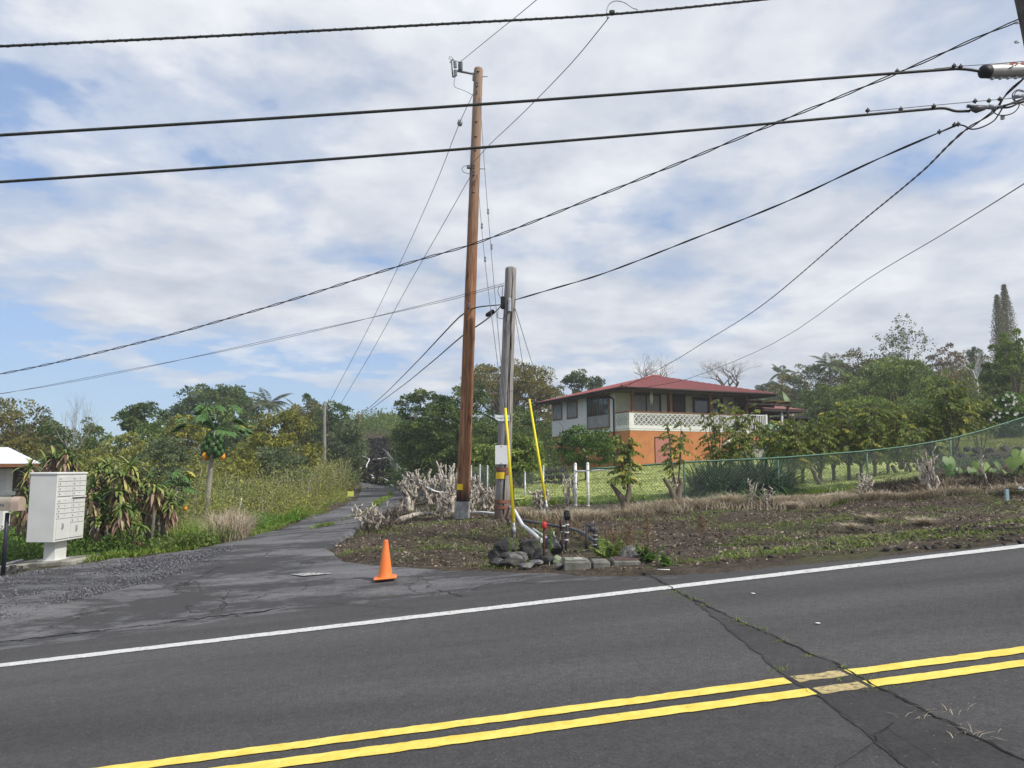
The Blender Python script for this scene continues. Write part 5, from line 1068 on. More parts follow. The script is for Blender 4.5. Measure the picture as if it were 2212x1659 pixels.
def front_window(x0, x1, y0, y1, n_, mats):
    a0_, zt_ = fr(x0, y0, -.04); a1_ = fr(x1, y0, -.04)[0]; zb_ = (fr(x0, y1, -.04)[1]+fr(x1, y1, -.04)[1])/2; m_ = MB(); t = .08
    hbox(m_, a0_-t, a0_, -.14, -.07, zb_, zt_); hbox(m_, a1_, a1_+t, -.14, -.07, zb_, zt_); hbox(m_, a0_-t, a1_+t, -.142, -.07, zt_, zt_+t); hbox(m_, a0_-t, a1_+t, -.15, -.07, zb_-t, zb_)
    for i in range(1, n_): q = a0_+(a1_-a0_)*i/n_; hbox(m_, q-.04, q+.04, -.138, -.07, zb_, zt_)
    f_ = hbuild(m_, 'window', M_DBR)
    for i in range(n_): m_ = MB(); hbox(m_, a0_+(a1_-a0_)*i/n_+.045, a0_+(a1_-a0_)*(i+1)/n_-.045, -.11, -.075, zb_+.003, zt_-.003); hbuild(m_, 'pane', mats[i], f_)
front_window(898, 1096, 378, 500, 2, [M_BLIND, M_BLIND]); front_window(1345, 1545, 403, 520, 2, [M_GLASS, MATS['window_glass']])
a0_, z1_ = fr(1165, 385, -.04); a1_ = fr(1272, 385, -.04)[0]
mb = MB(); hbox(mb, a0_-.12, a1_+.1, -.12, -.068, zfl, z1_+.1); dr = hbuild(mb, 'front_door', M_DBR); mb = MB(); hbox(mb, a0_+.35, a1_, -.145, -.122, zfl+.05, z1_); hbuild(mb, 'screen', pm('door_screen', (.06, .045, .045), (.09, .07, .07), 3, .5), dr)
# balcony: posts, breeze-block railing
BF = -1.5; rz1 = fr(900, 497, BF)[1]; aE = fr(1700, 545, BF)[0]; rz0 = zfl
mb = MB(); hbox(mb, 0, aR+1.2, BF-.02, -.001, zfl, zfl+.10); hbuild(mb, 'balcony_floor', M_WPT)
for x in (905, 1180, 1470, 1730):
    a_ = fr(x, 420, BF+.1)[0]; mb = MB(); hbox(mb, a_-.07, a_+.07, BF+.03, BF+.17, zfl+.102, zsof); hbuild(mb, 'porch_post', M_BRN)
rail = MB(); hbox(rail, -.004, aE, BF-.04, BF+.02, zfl+.102, zfl+.3); hbox(rail, -.004, aE, BF-.04, BF+.02, rz1-.12, rz1-.05); hbox(rail, -.045, -.006, BF-.04, -.04, zfl+.102, zfl+.3); hbox(rail, -.045, -.006, BF-.04, -.04, rz1-.12, rz1-.05); hbox(rail, -.03, .25, BF-.045, BF+.02, zfl+.301, rz1-.121)
cell = (rz1-.12-zfl-.3)/2
def block(m_, o_, du, n_):           # one pierced block: frame, cross and petals
    up = Vector((0, 0, 1)); c = cell
    def bar(p, q, w_): 
        p = Vector(p); q = Vector(q); d_ = (q-p); L_ = d_.length; d_.normalize(); s_ = d_.cross(n_).normalized()*w_/2; t_ = n_*.03
        m_.add([p-s_-t_, p+s_-t_, q+s_-t_, q-s_-t_, p-s_+t_, p+s_+t_, q+s_+t_, q-s_+t_], [(0, 1, 2, 3), (7, 6, 5, 4), (0, 4, 5, 1), (2, 6, 7, 3), (1, 5, 6, 2), (0, 3, 7, 4)])
    g_ = lambda x, y: o_+du*x*c+up*y*c
    for p, q in (((0, 0), (1, 0)), ((0, 1), (1, 1)), ((0, 0), (0, 1)), ((1, 0), (1, 1))): bar(g_(*p), g_(*q), .035)
    bar(g_(0, 0), g_(1, 1), .04); bar(g_(0, 1), g_(1, 0), .04)
nx_ = int((aE-.3)/cell)
for j in range(2):
    for i in range(nx_): block(rail, Vector((.28+i*cell, BF-.01, zfl+.3+j*cell)), Vector((1, 0, 0)), Vector((0, -1, 0)))
    for i in range(int(1.35/cell)): block(rail, Vector((-.025, BF+.1+i*cell, zfl+.3+j*cell)), Vector((0, 1, 0)), Vector((-1, 0, 0)))
rl = hbuild(rail, 'balcony_railing', M_WPT)
mb = MB(); hbox(mb, -.08, aE, BF-.07, BF+.06, rz1-.049, rz1+.02); hbox(mb, -.08, .02, BF+.061, -.04, rz1-.049, rz1+.02); hbuild(mb, 'handrail', M_BRN, rl)
aP = fr(1866, 560, BF)[0]; mb = MB()
for i in range(int((aP-aE)/.13)): q = aE+.05+i*.13; hbox(mb, q, q+.05, BF, BF+.03, zfl+.02, rz1-.03)
hbox(mb, aE, aP, BF-.01, BF+.04, rz1-.029, rz1+.03); hbox(mb, aE, aP, BF-.01, BF+.04, zfl-.05, zfl+.018); hbox(mb, aP, aP+.14, BF-.06, BF+.08, zfl-.5, rz1+.05); hbuild(mb, 'picket_railing', M_WPT)
# pink door below, downpipe, lattice vent, stair rail, steps
a0_, z1_ = fr(1066, 692, BF); a1_ = fr(1168, 692, BF)[0]; zb_ = fr(1110, 912, BF)[1]-.3
mb = MB(); hbox(mb, a0_-.03, a1_+.1, BF-.012, BF-.001, zb_, z1_+.08); d2_ = hbuild(mb, 'lower_door', M_DBR); mb = MB(); hbox(mb, a0_, a1_, BF-.05, BF-.013, zb_, z1_); hbuild(mb, 'door_panel', M_PINK, d2_)
bq, zq = lf(775, 392); mb = MB(); mb.tube([(-.09, bq+2.6, zq+.12), (-.09, bq+.4, zq), (-.09, bq, zq-.15), (-.09, bq, gz)], .05, 7); hbuild(mb, 'downpipe', M_DBR)
mb = MB(); b0_, z0_ = lf(805, 745)
for i in range(7): hbox(mb, -.03, 0.018, b0_, b0_+.7, zfl-1.3+i*.16, zfl-1.22+i*.16)
hbuild(mb, 'slatted_vent', M_DBR)
s0 = fr(1520, 768, BF-.6); s1 = fr(1660, 672, BF-.6); mb = MB(); mb.tube([(s0[0], BF-.6, s0[1]), (s1[0], BF-.6, s1[1])], .035, 6); s2 = fr(1608, 705, BF-.6); mb.tube([(s2[0], BF-.6, s2[1]), (s2[0], BF-.6, s2[1]-.8)], .03, 6); hbuild(mb, 'stair_rail', M_WPT)
mb = MB()
for i in range(9): hbox(mb, s0[0]+.2+i*.3, s0[0]+.5+i*.3, BF-1.4, BF-.02-.001*i, gz, s0[1]-1.0+i*.17)
hbuild(mb, 'steps', pm('concrete_pale', (.3, .29, .26), (.42, .41, .37), 5, .9, .3))
# lanai roof with see-through panels, right of the hip roof
mb = MB(); la0, la1 = aR-.5, ea1+1.4; zl0 = ZE-.65
for i in range(4): hbox(mb, la0+i*(la1-la0)/3-.06, la0+i*(la1-la0)/3+.06, eb0+.3, 4, zl0+.05, zl0+.2)
for b_ in (eb0+.3, -.4, 1.6, 3.6): hbox(mb, la0-.07, la1+.07, b_, b_+.12, zl0-.06, zl0+.048)
la = hbuild(mb, 'lanai_frame', M_DBR); mb = MB(); hbox(mb, la0, la1, eb0+.35, 4, zl0+.202, zl0+.225); hbuild(mb, 'translucent_panel', leafmat('fibreglass', [(.42, .33, .16), (.5, .4, .2), (.5, .4, .2)], .6, .5), la)
for x in (1733,): a_ = la1-.1; mb = MB(); hbox(mb, a_-.06, a_+.06, eb0+.42, eb0+.54, zfl-.4, zl0-.061); hbuild(mb, 'lanai_post', M_DBR, la)
# hanging wind chime
q = W2(*[fr(1040, 348, -1.2)[0], -1.2], fr(1040, 348, -1.2)[1]); wc = empty('wind_chime', q, 'white tubular wind chime hanging under the porch eave', 'wind chime')
mb = MB(); mb.lathe(q-Vector((0, 0, .02)), [(.001, .02), (.09, .015), (.09, 0), (.001, -.01)], 10); mb.build('top_ring', M_WPT, wc); MB().tube([q, q+Vector((0, 0, .22))], .008, 4).build('cord', M_DBR, wc)
for i in range(6): a = i*1.047; c = q+Vector((math.cos(a)*.07, math.sin(a)*.07, -.03)); MB().tube([c, c-Vector((0, 0, .5+.13*(i % 3)))], .022, 6).build('chime_tube', M_WPT, wc)
# carport, car, shed behind
cpA = ea1-.6; cz = fr(1640, 478, 2)[1]; cpz = P(1741, 877, 46.0).z
cp = empty('carport', W2(cpA, 2, 0), 'carport with low red metal roof on thin white posts beside the house', 'carport'); cp.rotation_euler = (0, 0, HA)
aT = solve(lambda L: proj(W2(L, .5, cpz))[0], cpA, cpA+12, 1741)
def cbuild(mb, name, mat, parent): mb.v = [(x-cpA, y-2, z) for x, y, z in mb.v]; o = mb.build(name, mat); o.parent = parent; return o
mb = MB(); mb.add([(cpA-.5, .5, cpz), (aT, .5, cpz), (aT, 8, cpz), (cpA-.5, 8, cpz), (cpA+2, 4, cpz+.75), (aT-3, 4, cpz+.75)], [(0, 1, 5, 4), (1, 2, 5), (2, 3, 4, 5), (3, 0, 4)]); rf = cbuild(mb, 'roof', M_ROOF, cp)
mb = MB(); hbox(mb, cpA-.5, aT, .5, .56, cpz-.2, cpz-.003); hbox(mb, aT-.06, aT, .562, 8, cpz-.2, cpz-.003); mb.v = [(x-cpA, y-2, z) for x, y, z in mb.v]; o = mb.build('fascia', M_DBR); o.parent = rf
for x_, mt in ((.9, M_DBR), (aT-cpA-1.9, M_WPT)):
    mb = MB(); hbox(mb, cpA+x_, cpA+x_+.14, .7, .84, cpz-3.2, cpz-.21); cbuild(mb, 'post', mt, cp)
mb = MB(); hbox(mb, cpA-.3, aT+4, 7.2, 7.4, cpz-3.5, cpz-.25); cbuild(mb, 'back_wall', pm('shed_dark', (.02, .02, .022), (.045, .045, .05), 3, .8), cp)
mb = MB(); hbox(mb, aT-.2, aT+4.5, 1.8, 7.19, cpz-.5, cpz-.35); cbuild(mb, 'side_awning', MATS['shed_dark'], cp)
# car under it
M_CAR = pm('car_paint', (.02, .022, .025), (.03, .033, .037), 3, .25, spec=.7); M_TURQ = pm('sunshade_reflection', (.22, .5, .5), (.4, .62, .6), 3, .4)
cc = P(1676, 916, 45.5); car = empty('parked_car', (cc.x, cc.y, cc.z-1.35), 'dark car with a turquoise sunshade reflection painted on its windshield parked in the carport', 'car'); car.rotation_euler = (0, 0, R(8))
def carb(mb, name, mat, parent=car): o = mb.build(name, mat); o.parent = parent; return o
prof = [(-.95, .35), (-.98, .8), (-.9, 1.02), (.9, 1.02), (.98, .8), (.95, .35)]
mb = MB(); L0, L1 = -1.1, 3.4; vs = [(x, L0 if z < .9 else L0+.12, z-(.12 if z > .9 else 0)) for x, z in prof]+[(x, 0.1, z) for x, z in prof]+[(x, L1, z) for x, z in prof]
mb.add(vs, [(i, i+1, i+7, i+6) for i in range(5)]+[(i+6, i+7, i+13, i+12) for i in range(5)]+[tuple(range(6))[::-1], tuple(range(12, 18)), (0, 6, 12, 17, 11, 5)]); carb(mb, 'body', M_CAR)
mb = MB(); mb.add([(-.85, .25, 1.0), (.85, .25, 1.0), (.68, .95, 1.48), (-.68, .95, 1.48), (-.85, 3.2, 1.0), (.85, 3.2, 1.0), (.68, 2.8, 1.5), (-.68, 2.8, 1.5)], [(3, 2, 6, 7), (1, 5, 6, 2), (4, 0, 3, 7), (5, 4, 7, 6), (0, 4, 5, 1)]); carb(mb, 'cabin', M_CAR)
mb = MB(); mb.add([(-.78, .24, 1.03), (.78, .24, 1.03), (.64, .9, 1.455), (-.64, .9, 1.455), (-.78, .22, 1.03), (.78, .22, 1.03), (.64, .88, 1.465), (-.64, .88, 1.465)], [(4, 5, 6, 7), (0, 3, 2, 1)]); carb(mb, 'windshield', M_TURQ)  # turquoise reflection of a sunshade is put into the windshield's own colour
for sx in (-1, 1):
    mb = MB(); mb.box((sx*.7, -1.13, .72), (.34, .06, .16), bev=.02); carb(mb, 'headlight', M_WPT)
    for y_ in (-.3, 2.5):
        mb = MB(); mb.lathe((sx*.9, y_, .33), [(.001, -.1), (.2, -.1), (.33, -.09), (.34, 0), (.33, .09), (.2, .1), (.001, .1)], 16, M=Matrix.Rotation(R(90), 3, 'Y')); carb(mb, 'wheel', pm('rubber', (.015, .015, .015), (.03, .03, .03), 6, .8))
# ---------------- white-roofed house at the left edge
wh = empty('small_house', P(-60, 1050, 20), 'white-roofed building with a square white pillar at the left edge', 'house'); d0 = 19.0
a = P(90, 1001, d0); b = P(-260, 1003, d0-1.5); zt_ = a.z
mb = MB(); c1_, c2_ = Vector((P(60, 1000, a.y+7).x, a.y+7, zt_)), Vector((b.x-4, b.y+7, zt_)); rg0 = P(-190, 966, d0+3.5); rg1 = Vector((b.x-.4, rg0.y, rg0.z)); mb.add([b, a, c1_, c2_, rg0, rg1], [(0, 1, 4, 5), (1, 2, 4), (2, 3, 5, 4), (3, 0, 5), (3, 2, 1, 0)]); mb.build('roof', pm('white_roof', (.72, .72, .72), (.8, .8, .8), 2, .5), wh)
mb = MB(); dvec = (a-b).normalized(); nv = Vector((-dvec.y, dvec.x, 0)); mb.add([b-nv*.03, a-nv*.03, a-nv*.03-Vector((0, 0, .09)), b-nv*.03-Vector((0, 0, .09)), b+nv*.1, a+nv*.1, a+nv*.1-Vector((0, 0, .09)), b+nv*.1-Vector((0, 0, .09))], [(3, 2, 1, 0), (2, 6, 5, 1), (7, 6, 2, 3), (4, 5, 6, 7)]); mb.build('eave_board', M_BRN, wh)
p_ = P(11, 1008, d0+.4); mb = MB(); mb.box((p_.x, p_.y, p_.z-1.2), (.27, .27, 2.3)); mb.box((p_.x+.02, p_.y, P(11, 1066, d0+.4).z), (.36, .36, .09)); mb.build('pillar', M_WPT, wh)
mb = MB(); mb.box((b.x-1.2, b.y+4.2, zt_-1.25), (4.4, 4.4, 2.4)); mb.build('wall', pm('dark_wall', (.05, .035, .03), (.09, .06, .05), 3, .8), wh)
# ---------------- lava-stone retaining walls
M_LAVA = pm('lava_stone', (.018, .017, .017), (.085, .08, .075), 4.5, .95, .9, 14); M_ROCKL = pm('pale_rock', (.05, .05, .05), (.21, .205, .195), 6, .9, .8, 20)
def lava_wall(label, pts, h, th, seed):
    L_ = [P(*p) for p in pts]; o = empty('stone_wall', L_[0], label, 'wall'); mb = MB(); k = 0
    for a, b_ in zip(L_, L_[1:]):
        n_ = max(1, int((b_-a).length/.34))
        for i in range(n_):
            for j in range(int(h/.26)):
                c = a.lerp(b_, (i+.5*(j % 2)+rng.uniform(-.15, .15))/n_); k += 1; mb.rock((c.x, c.y+rng.uniform(-.04, .04), c.z-.13-j*.26), (.22, th/2, .165), seed+k, 1, rng.uniform(0, 3))
    mb.build('stones', M_LAVA, o)
lava_wall('dark lava-stone retaining wall behind the heart-leaved plants', [(2062, 962, 27.5), (2140, 964, 27.5), (2225, 961, 27.2), (2300, 961, 27)], .95, .5, 100)
lava_wall('low dark stone wall along the back of the lawn strip', [(1700, 986, 30), (1850, 990, 29.5), (1960, 986, 28.8), (2055, 978, 28)], .5, .5, 900)
lava_wall('loose row of dark stones under the fence on the right', [(1870, 1058, 19.2), (1950, 1052, 19.2), (2050, 1044, 19.2)], .3, .4, 1500)
lava_wall('dark stone wall seen through the wire fence below the bushes', [(1090, 1030, 33), (1150, 1015, 33), (1232, 1008, 32)], .95, .5, 1800)
# ================================================================ FENCES
M_GFEN = pm('green_fence', (.05, .12, .075), (.09, .18, .12), 9, .5, metal=.2); M_GALV = pm('galvanised', (.42, .44, .45), (.6, .62, .63), 14, .45, metal=.4); M_LINK = pm('green_mesh', (.14, .19, .165), (.23, .28, .25), 9, .5); M_WIRE = pm('fence_wire', (.2, .22, .21), (.3, .32, .31), 9, .5, metal=.3)
def fence_line(tops, n_): 
    Q_ = [P(*p) for p in tops]; return res(Q_, n_)
def mesh_fence(name, label, tops, H, posts, M_mesh, M_post, kind, rpost, cell=.075, wr=.0035, depth=.0, rail=True, group=None, hs=None):
    Q_ = [P(*p) for p in tops]; L_ = [0]
    for a, b_ in zip(Q_, Q_[1:]): L_.append(L_[-1]+(b_-a).length)
    T_ = L_[-1]; f = lambda s: np.stack([np.interp(s, L_, [q[i] for q in Q_]) for i in range(3)], -1)
    o = empty(name, Q_[0]-Vector((0, 0, H)), label, 'fence', group); segs = []
    if kind == 'diamond':
        s = np.arange(-H, T_, cell)
        for sg in (1, -1):
            for s0_ in s:
                n_ = 7; h = np.linspace(0, H, n_); ss = s0_+(h if sg > 0 else H-h); ok = (ss >= 0) & (ss <= T_)
                if ok.sum() < 2: continue
                p = f(ss[ok]); p[:, 2] += -H+h[ok]; segs.append(p)
    else:
        for s0_ in np.arange(0, T_, cell): p = f(np.array([s0_, s0_])); p[1, 2] -= H; segs.append(p)
        for hh in np.linspace(0, H, 7):
            p = f(np.linspace(0, T_, 24)); p[:, 2] -= hh; segs.append(p)
    V = []; Fq = []; k = 0
    for p in segs:      # thin square wires
        for i in range(len(p)-1):
            a, b_ = p[i], p[i+1]; dx = b_-a; sd_ = np.array([wr, 0, 0]) if abs(dx[2]) > abs(dx[0])*.3 else np.array([0, 0, wr]); t_ = np.array([0, wr, 0])
            V += [a-sd_, a+t_, a+sd_, b_-sd_, b_+t_, b_+sd_]; Fq += [(k, k+1, k+4, k+3), (k+1, k+2, k+5, k+4), (k+2, k, k+3, k+5)]; k += 6
    npmesh('mesh', V, Fq, M_mesh, o)
    if rail: p = f(np.linspace(0, T_, 40)); MB().tube([Vector(q)+Vector((0, 0, .02)) for q in p], .024, 7).build('top_rail', M_post, o)
    for u in posts:
        s_ = solve(lambda s__: proj(f(np.array([s__]))[0])[0]*(1 if Q_[-1].x > Q_[0].x else -1), 0, T_, u*(1 if Q_[-1].x > Q_[0].x else -1)); p = Vector(f(np.array([s_]))[0])
        m_ = MB(); m_.tube([p-Vector((0, -.03, H+.25)), p+Vector((0, .03, .03))], rpost, 8); m_.lathe(p+Vector((0, .03, .03)), [(rpost*1.15, 0), (rpost*1.1, .02), (rpost*.6, .045), (.001, .05)], 8); m_.build('post', M_post, o)
    return o
mesh_fence('chain_link_fence', 'green chain-link fence in front of the lawn, rising to the right', [(1270, 1015, 17.9), (1330, 1011, 18.1), (1478, 1000, 18.5), (1681, 991, 19), (1873, 976, 19.5), (1960, 966, 19.8), (2053, 950, 20.1), (2120, 932, 20.4), (2212, 903, 20.7), (2320, 868, 21)], 1.12, [1478, 1681, 1873, 2053, 2230], M_LINK, M_GFEN, 'diamond', .028, .085, .004)
gp = [P(1243, 1004, 18.3), P(1269.5, 1003, 17.9)]; gt = empty('gate_frame', gp[1]-Vector((0, 0, 1.25)), 'pair of white-painted pipe posts joined by a short rail at the fence end', 'gate')
for p in gp: m_ = MB(); zb = zt(p.x, p.y)-.1; m_.tube([(p.x, p.y, zb), p], .034, 10); m_.lathe(p, [(.038, 0), (.037, .02), (.02, .045), (.001, .05)], 10); [m_.tube([(p.x, p.y, z_), (p.x, p.y, z_+.03)], .04, 10) for z_ in (p.z-.15, p.z-.45, p.z-.75, p.z-1.0)]; m_.build('post', M_WPT, gt)
z_ = P(1256, 1018, 18.1).z; MB().tube([(gp[0].x, gp[0].y, z_), (gp[1].x, gp[1].y, z_)], .022, 8).build('rail', M_WPT, gt)
q0 = P(1272, 1017, 17.95); tag(MB().tube([q0, P(1300, 1015, 18.3), P(1334, 1019, 18.6)], [.02, .016, .006], 6).build('loose_pipe', M_GALV, loc=q0), 'loose pale rods poking right from the top of the white gate post', 'pipe')
mesh_fence('wire_fence', 'rusty welded-wire fence on grey stakes running left from the gate posts', [(1243, 1006, 18.3), (1174, 1011, 20), (1134, 1024, 22), (1053, 1010, 23.5), (1037, 1008, 24.5), (1018, 1010, 26), (988, 1017, 28.5), (974, 1028, 30.5), (952, 1033, 33.5), (943, 1037, 35.5), (916, 1037, 39), (893, 1035, 43)], 1.2, [1174, 1134, 1053, 1037, 1018, 988, 974, 963.5, 952, 943, 926, 916, 908, 900, 893], M_WIRE, M_GALV, 'grid', .024, .1, .0032, rail=False)
mesh_fence('wire_fence', 'far wire fence on the slope beside the end of the drive', [(884, 1025, 46), (868, 1016, 54), (846, 990, 62), (838, 978, 70), (820, 965, 80), (800, 960, 88)], 1.6, [866, 858, 838], M_WIRE, M_GALV, 'grid', .035, .16, .004, rail=True)
# ================================================================ POLES
def polemat(name, c1, c2, c3, dark=None):
    m, t, b = newmat(name); b.inputs['Roughness'].default_value = .85; b.inputs['Specular IOR Level'].default_value = .2
    tcn = t.nodes.new('ShaderNodeTexCoord'); v = tcn.outputs['Object']; mp = t.nodes.new('ShaderNodeMapping'); mp.inputs['Scale'].default_value = (1, 1, .045); t.links.new(v, mp.inputs[0])
    g = noise_n(t, mp.outputs[0], 17, 9, .74, .8); g2 = noise_n(t, mp.outputs[0], 60, 4, .7); kn = t.nodes.new('ShaderNodeTexVoronoi'); mp2 = t.nodes.new('ShaderNodeMapping'); mp2.inputs['Scale'].default_value = (1, 1, .22); t.links.new(v, mp2.inputs[0]); kn.inputs['Scale'].default_value = 7; t.links.new(mp2.outputs[0], kn.inputs['Vector'])
    c = ramp_n(t, g, [(.34, c1), (.5, c2), (.66, c3)]); c = mix_n(t, .35, c, ramp_n(t, g2, [(.4, c1), (.6, c3)]))
    k = ramp_n(t, kn.outputs['Distance'], [(.12, (1, 1, 1)), (.21, (0, 0, 0))]); c = mix_n(t, math_n(t, 'MULTIPLY', k, .8), c, tuple(x*.3 for x in c1))
    if dark:
        sx = t.nodes.new('ShaderNodeSeparateXYZ'); t.links.new(v, sx.inputs[0]); zz_ = math_n(t, 'ADD', sx.outputs[2], math_n(t, 'MULTIPLY', noise_n(t, mp.outputs[0], 14, 4), .5))
        kk = ramp_n(t, math_n(t, 'MULTIPLY', zz_, .5), [(dark[1]*.5, (1, 1, 1)), (dark[2]*.5, (0, 0, 0))]); c = mix_n(t, kk, c, dark[0])
        if len(dark) > 3:
            k3 = ramp_n(t, math_n(t, 'MULTIPLY', sx.outputs[2], .1), [(dark[3][1], (0, 0, 0)), (dark[3][2], (1, 1, 1))]); c = mix_n(t, math_n(t, 'MULTIPLY', k3, .75), c, dark[3][0])
    t.links.new(c, b.inputs['Base Color']); bn = t.nodes.new('ShaderNodeBump'); bn.inputs['Strength'].default_value = .8; bn.inputs['Distance'].default_value = .02; t.links.new(g, bn.inputs['Height']); t.links.new(bn.outputs[0], b.inputs['Normal']); return m
M_PB = polemat('pole_brown', (.055, .024, .014), (.26, .115, .055), (.47, .26, .145), ((.035, .022, .02), .62, 1.0, ((.36, .27, .2), .5, .95)))
M_PG = polemat('pole_grey', (.12, .10, .09), (.28, .255, .24), (.46, .44, .42), ((.14, .1, .08), .3, 1.0))
M_INS = pm('porcelain', (.2, .22, .25), (.28, .3, .33), 9, .3); M_STL = pm('steel', (.14, .14, .15), (.24, .24, .25), 14, .5, metal=.6); M_BLK = pm('black_cable', (.012, .012, .015), (.02, .02, .024), 20, .55)
def shaft(name, base, top, r0, r1, mat, parent, n=20):
    mb = MB(); pts = [base.lerp(top, i/30) for i in range(31)]; rr_ = [(r0+(r1-r0)*i/30)*(1+.015*math.sin(i*1.7)+.01*math.sin(i*.6)) for i in range(31)]
    mb.tube(pts+[top+Vector((0, 0, .04)), top+Vector((0, 0, .06))], rr_+[r1*.93, r1*.6], n); return mb.build(name, mat, parent)
def arc(mb, axis0, axis1, f0, f1, rad, a0, a1, th=.004, n=10, flare=0):
    c0 = axis0.lerp(axis1, f0); c1 = axis0.lerp(axis1, f1); vs = []
    for i in range(n+1):
        a = R(a0+(a1-a0)*i/n); ex = flare*max(0, (abs(i-n/2)/(n/2)-.6))**1.5
        for c in (c0, c1):
            for rr_ in (rad, rad+th): vs.append(c+Vector((math.cos(a), math.sin(a), 0))*(rr_+ex))
    fs = []
    for i in range(n):
        k = i*4; fs += [(k+1, k+5, k+7, k+3), (k+4, k, k+2, k+6), (k, k+4, k+5, k+1), (k+3, k+7, k+6, k+2)]
    fs += [(0, 1, 3, 2), (n*4, n*4+2, n*4+3, n*4+1)]; mb.add(vs, fs); return mb
tb = hit(998, 1116); tb.z -= .02; tt = P(1033.5, 152, tb.y+.1); TP = empty('utility_pole', tb, 'tall brown wooden utility pole with a yellow tag and grey wrapping at its foot', 'utility pole')
shaft('shaft', tb-Vector((0, 0, .3)), tt, .148, .102, M_PB, TP)
axis0, axis1 = tb, tt
def fz(axis0, axis1, v):     # fraction along a pole seen at picture row v
    return solve(lambda f: -proj(axis0.lerp(axis1, f))[1], 0, 1, -v)
m_ = MB(); arc(m_, tb, tt, -.002, fz(tb, tt, 1083), .155, 0, 360, .006, 24); ob = m_.build('wrap', pm('duct_tape', (.2, .2, .2), (.45, .45, .43), 6, .5, .6, 8), TP)
M_TAG = pm('yellow_tag', (.85, .55, .02), (.9, .62, .03), 5, .5); m_ = MB(); arc(m_, tb, tt, fz(tb, tt, 1058), fz(tb, tt, 1045), .15, 215, 272, .004); tg = m_.build('tag_plate', M_TAG, TP)
def cleat(mb, axis0, axis1, v, r, s=1.0, ang=-95):
    c = axis0.lerp(axis1, fz(axis0, axis1, v)); a = R(ang); d_ = Vector((math.cos(a), math.sin(a), 0)); mb.box(c+d_*(r+.02), (.05*s, .05, .14*s), a+math.pi/2); mb.tube([c+d_*(r+.03)+Vector((0, 0, .02)), c+d_*(r+.09)], .012, 6)
for v, s in ((187, 1), (365, .8), (378, 1.1), (205, .5), (663, 1), (399, .6)):
    m_ = MB(); cleat(m_, tb, tt, v, .105 if v < 300 else .12, s*.8); m_.build('bracket', M_STL, TP)
m_ = MB()
for v in (160, 330, 396, 420, 268, 300): c = tb.lerp(tt, fz(tb, tt, v)); m_.box(c+Vector((0, -.112, 0)), (.06, .02, .012))
m_.build('nail_marks', M_CRACK, TP)
for v in (166, 365): c = tb.lerp(tt, fz(tb, tt, v)); MB().tube([c, c+Vector((.22 if v < 200 else .24, -.03, -.01))], .009, 6).build('through_bolt', M_STL, TP)
dT = tt.y
def q1(x, y, d=None): return P(905.2+.215*x, 82.3+.215*y, d or dT-.02)
m_ = MB(); a_ = q1(556, 362); b_ = q1(385, 330); dd_ = b_-a_; m_.tube([a_, b_], .028, 4); m_.box(q1(547, 390), (.045, .07, .17)); m_.build('arm', M_STL, TP)
def ribbed(mb, p0, p1, r, n_):
    d_ = p1-p0; L_ = d_.length; M3 = Vector((0, 0, 1)).rotation_difference(d_).to_matrix(); prof = [(.001, 0), (r*.5, 0)]
    for i in range(n_): z = L_*(i+.5)/n_; prof += [(r*.55, z-L_*.42/n_), (r, z-L_*.1/n_), (r, z+L_*.1/n_), (r*.55, z+L_*.42/n_)]
    mb.lathe(p0, prof+[(r*.5, L_), (.001, L_)], 14, M=M3)
m_ = MB(); ribbed(m_, q1(415, 325), q1(415, 240), .055, 5); m_.build('insulator', M_INS, TP)
m_ = MB(); ribbed(m_, q1(368, 380), q1(364, 318), .04, 5); ribbed(m_, q1(364, 300), q1(360, 228), .04, 6); m_.build('insulator', pm('porcelain_pale', (.38, .39, .4), (.48, .48, .49), 9, .35), TP)
m_ = MB(); m_.tube([q1(325, 225), q1(340, 392)], .018, 7); m_.tube([q1(348, 210), q1(325, 225)], .014, 6); m_.tube([q1(340, 392), q1(370, 385)], .016, 6); m_.tube([q1(308, 245), q1(325, 232)], .012, 5); m_.build('fuse_cutout', M_STL, TP)
def wire(name, label, pts, r, mat=None, sag=0, group=None, parent=None, cat='wire', n=28, rend=None):
    Q_ = [Vector(p) for p in pts]; L_ = [0]
    for a, b_ in zip(Q_, Q_[1:]): L_.append(L_[-1]+(b_-a).length)
    if len(Q_) > 2:
        out = []
        for i in range(len(Q_)-1):
            a, b_, c, d = Q_[max(i-1, 0)], Q_[i], Q_[i+1], Q_[min(i+2, len(Q_)-1)]; m = max(4, n//(len(Q_)-1))
            out += [cat_(a, b_, c, d, k/m) for k in range(m)]
        out.append(Q_[-1])
    else: out = [Q_[0].lerp(Q_[1], k/n)-Vector((0, 0, sag*4*(k/n)*(1-k/n))) for k in range(n+1)]
    mb = MB(); rad = [r+((rend or r)-r)*i/(len(out)-1) for i in range(len(out))]; mb.tube(out, rad, 6)
    o = mb.build(name, mat or M_BLK, parent=parent, loc=None if parent is not None else out[0])
    if label: tag(o, label, cat, group)
    return o, out
def cat_(a, b, c, d, t):
    L1, L2, L0 = (c-b).length, (d-c).length, (b-a).length
    m1 = (c-a)*(L1/max(L0+L1, 1e-6)); m2 = (d-b)*(L1/max(L1+L2, 1e-6))
    if L0 < 1e-6: m1 = (c-b)
    if L2 < 1e-6: m2 = (c-b)
    t2, t3 = t*t, t*t*t; return b*(2*t3-3*t2+1)+m1*(t3-2*t2+t)+c*(-2*t3+3*t2)+m2*(t3-t2)
M_GW = pm('grey_wire', (.1, .1, .11), (.16, .16, .17), 20, .5, metal=.3)
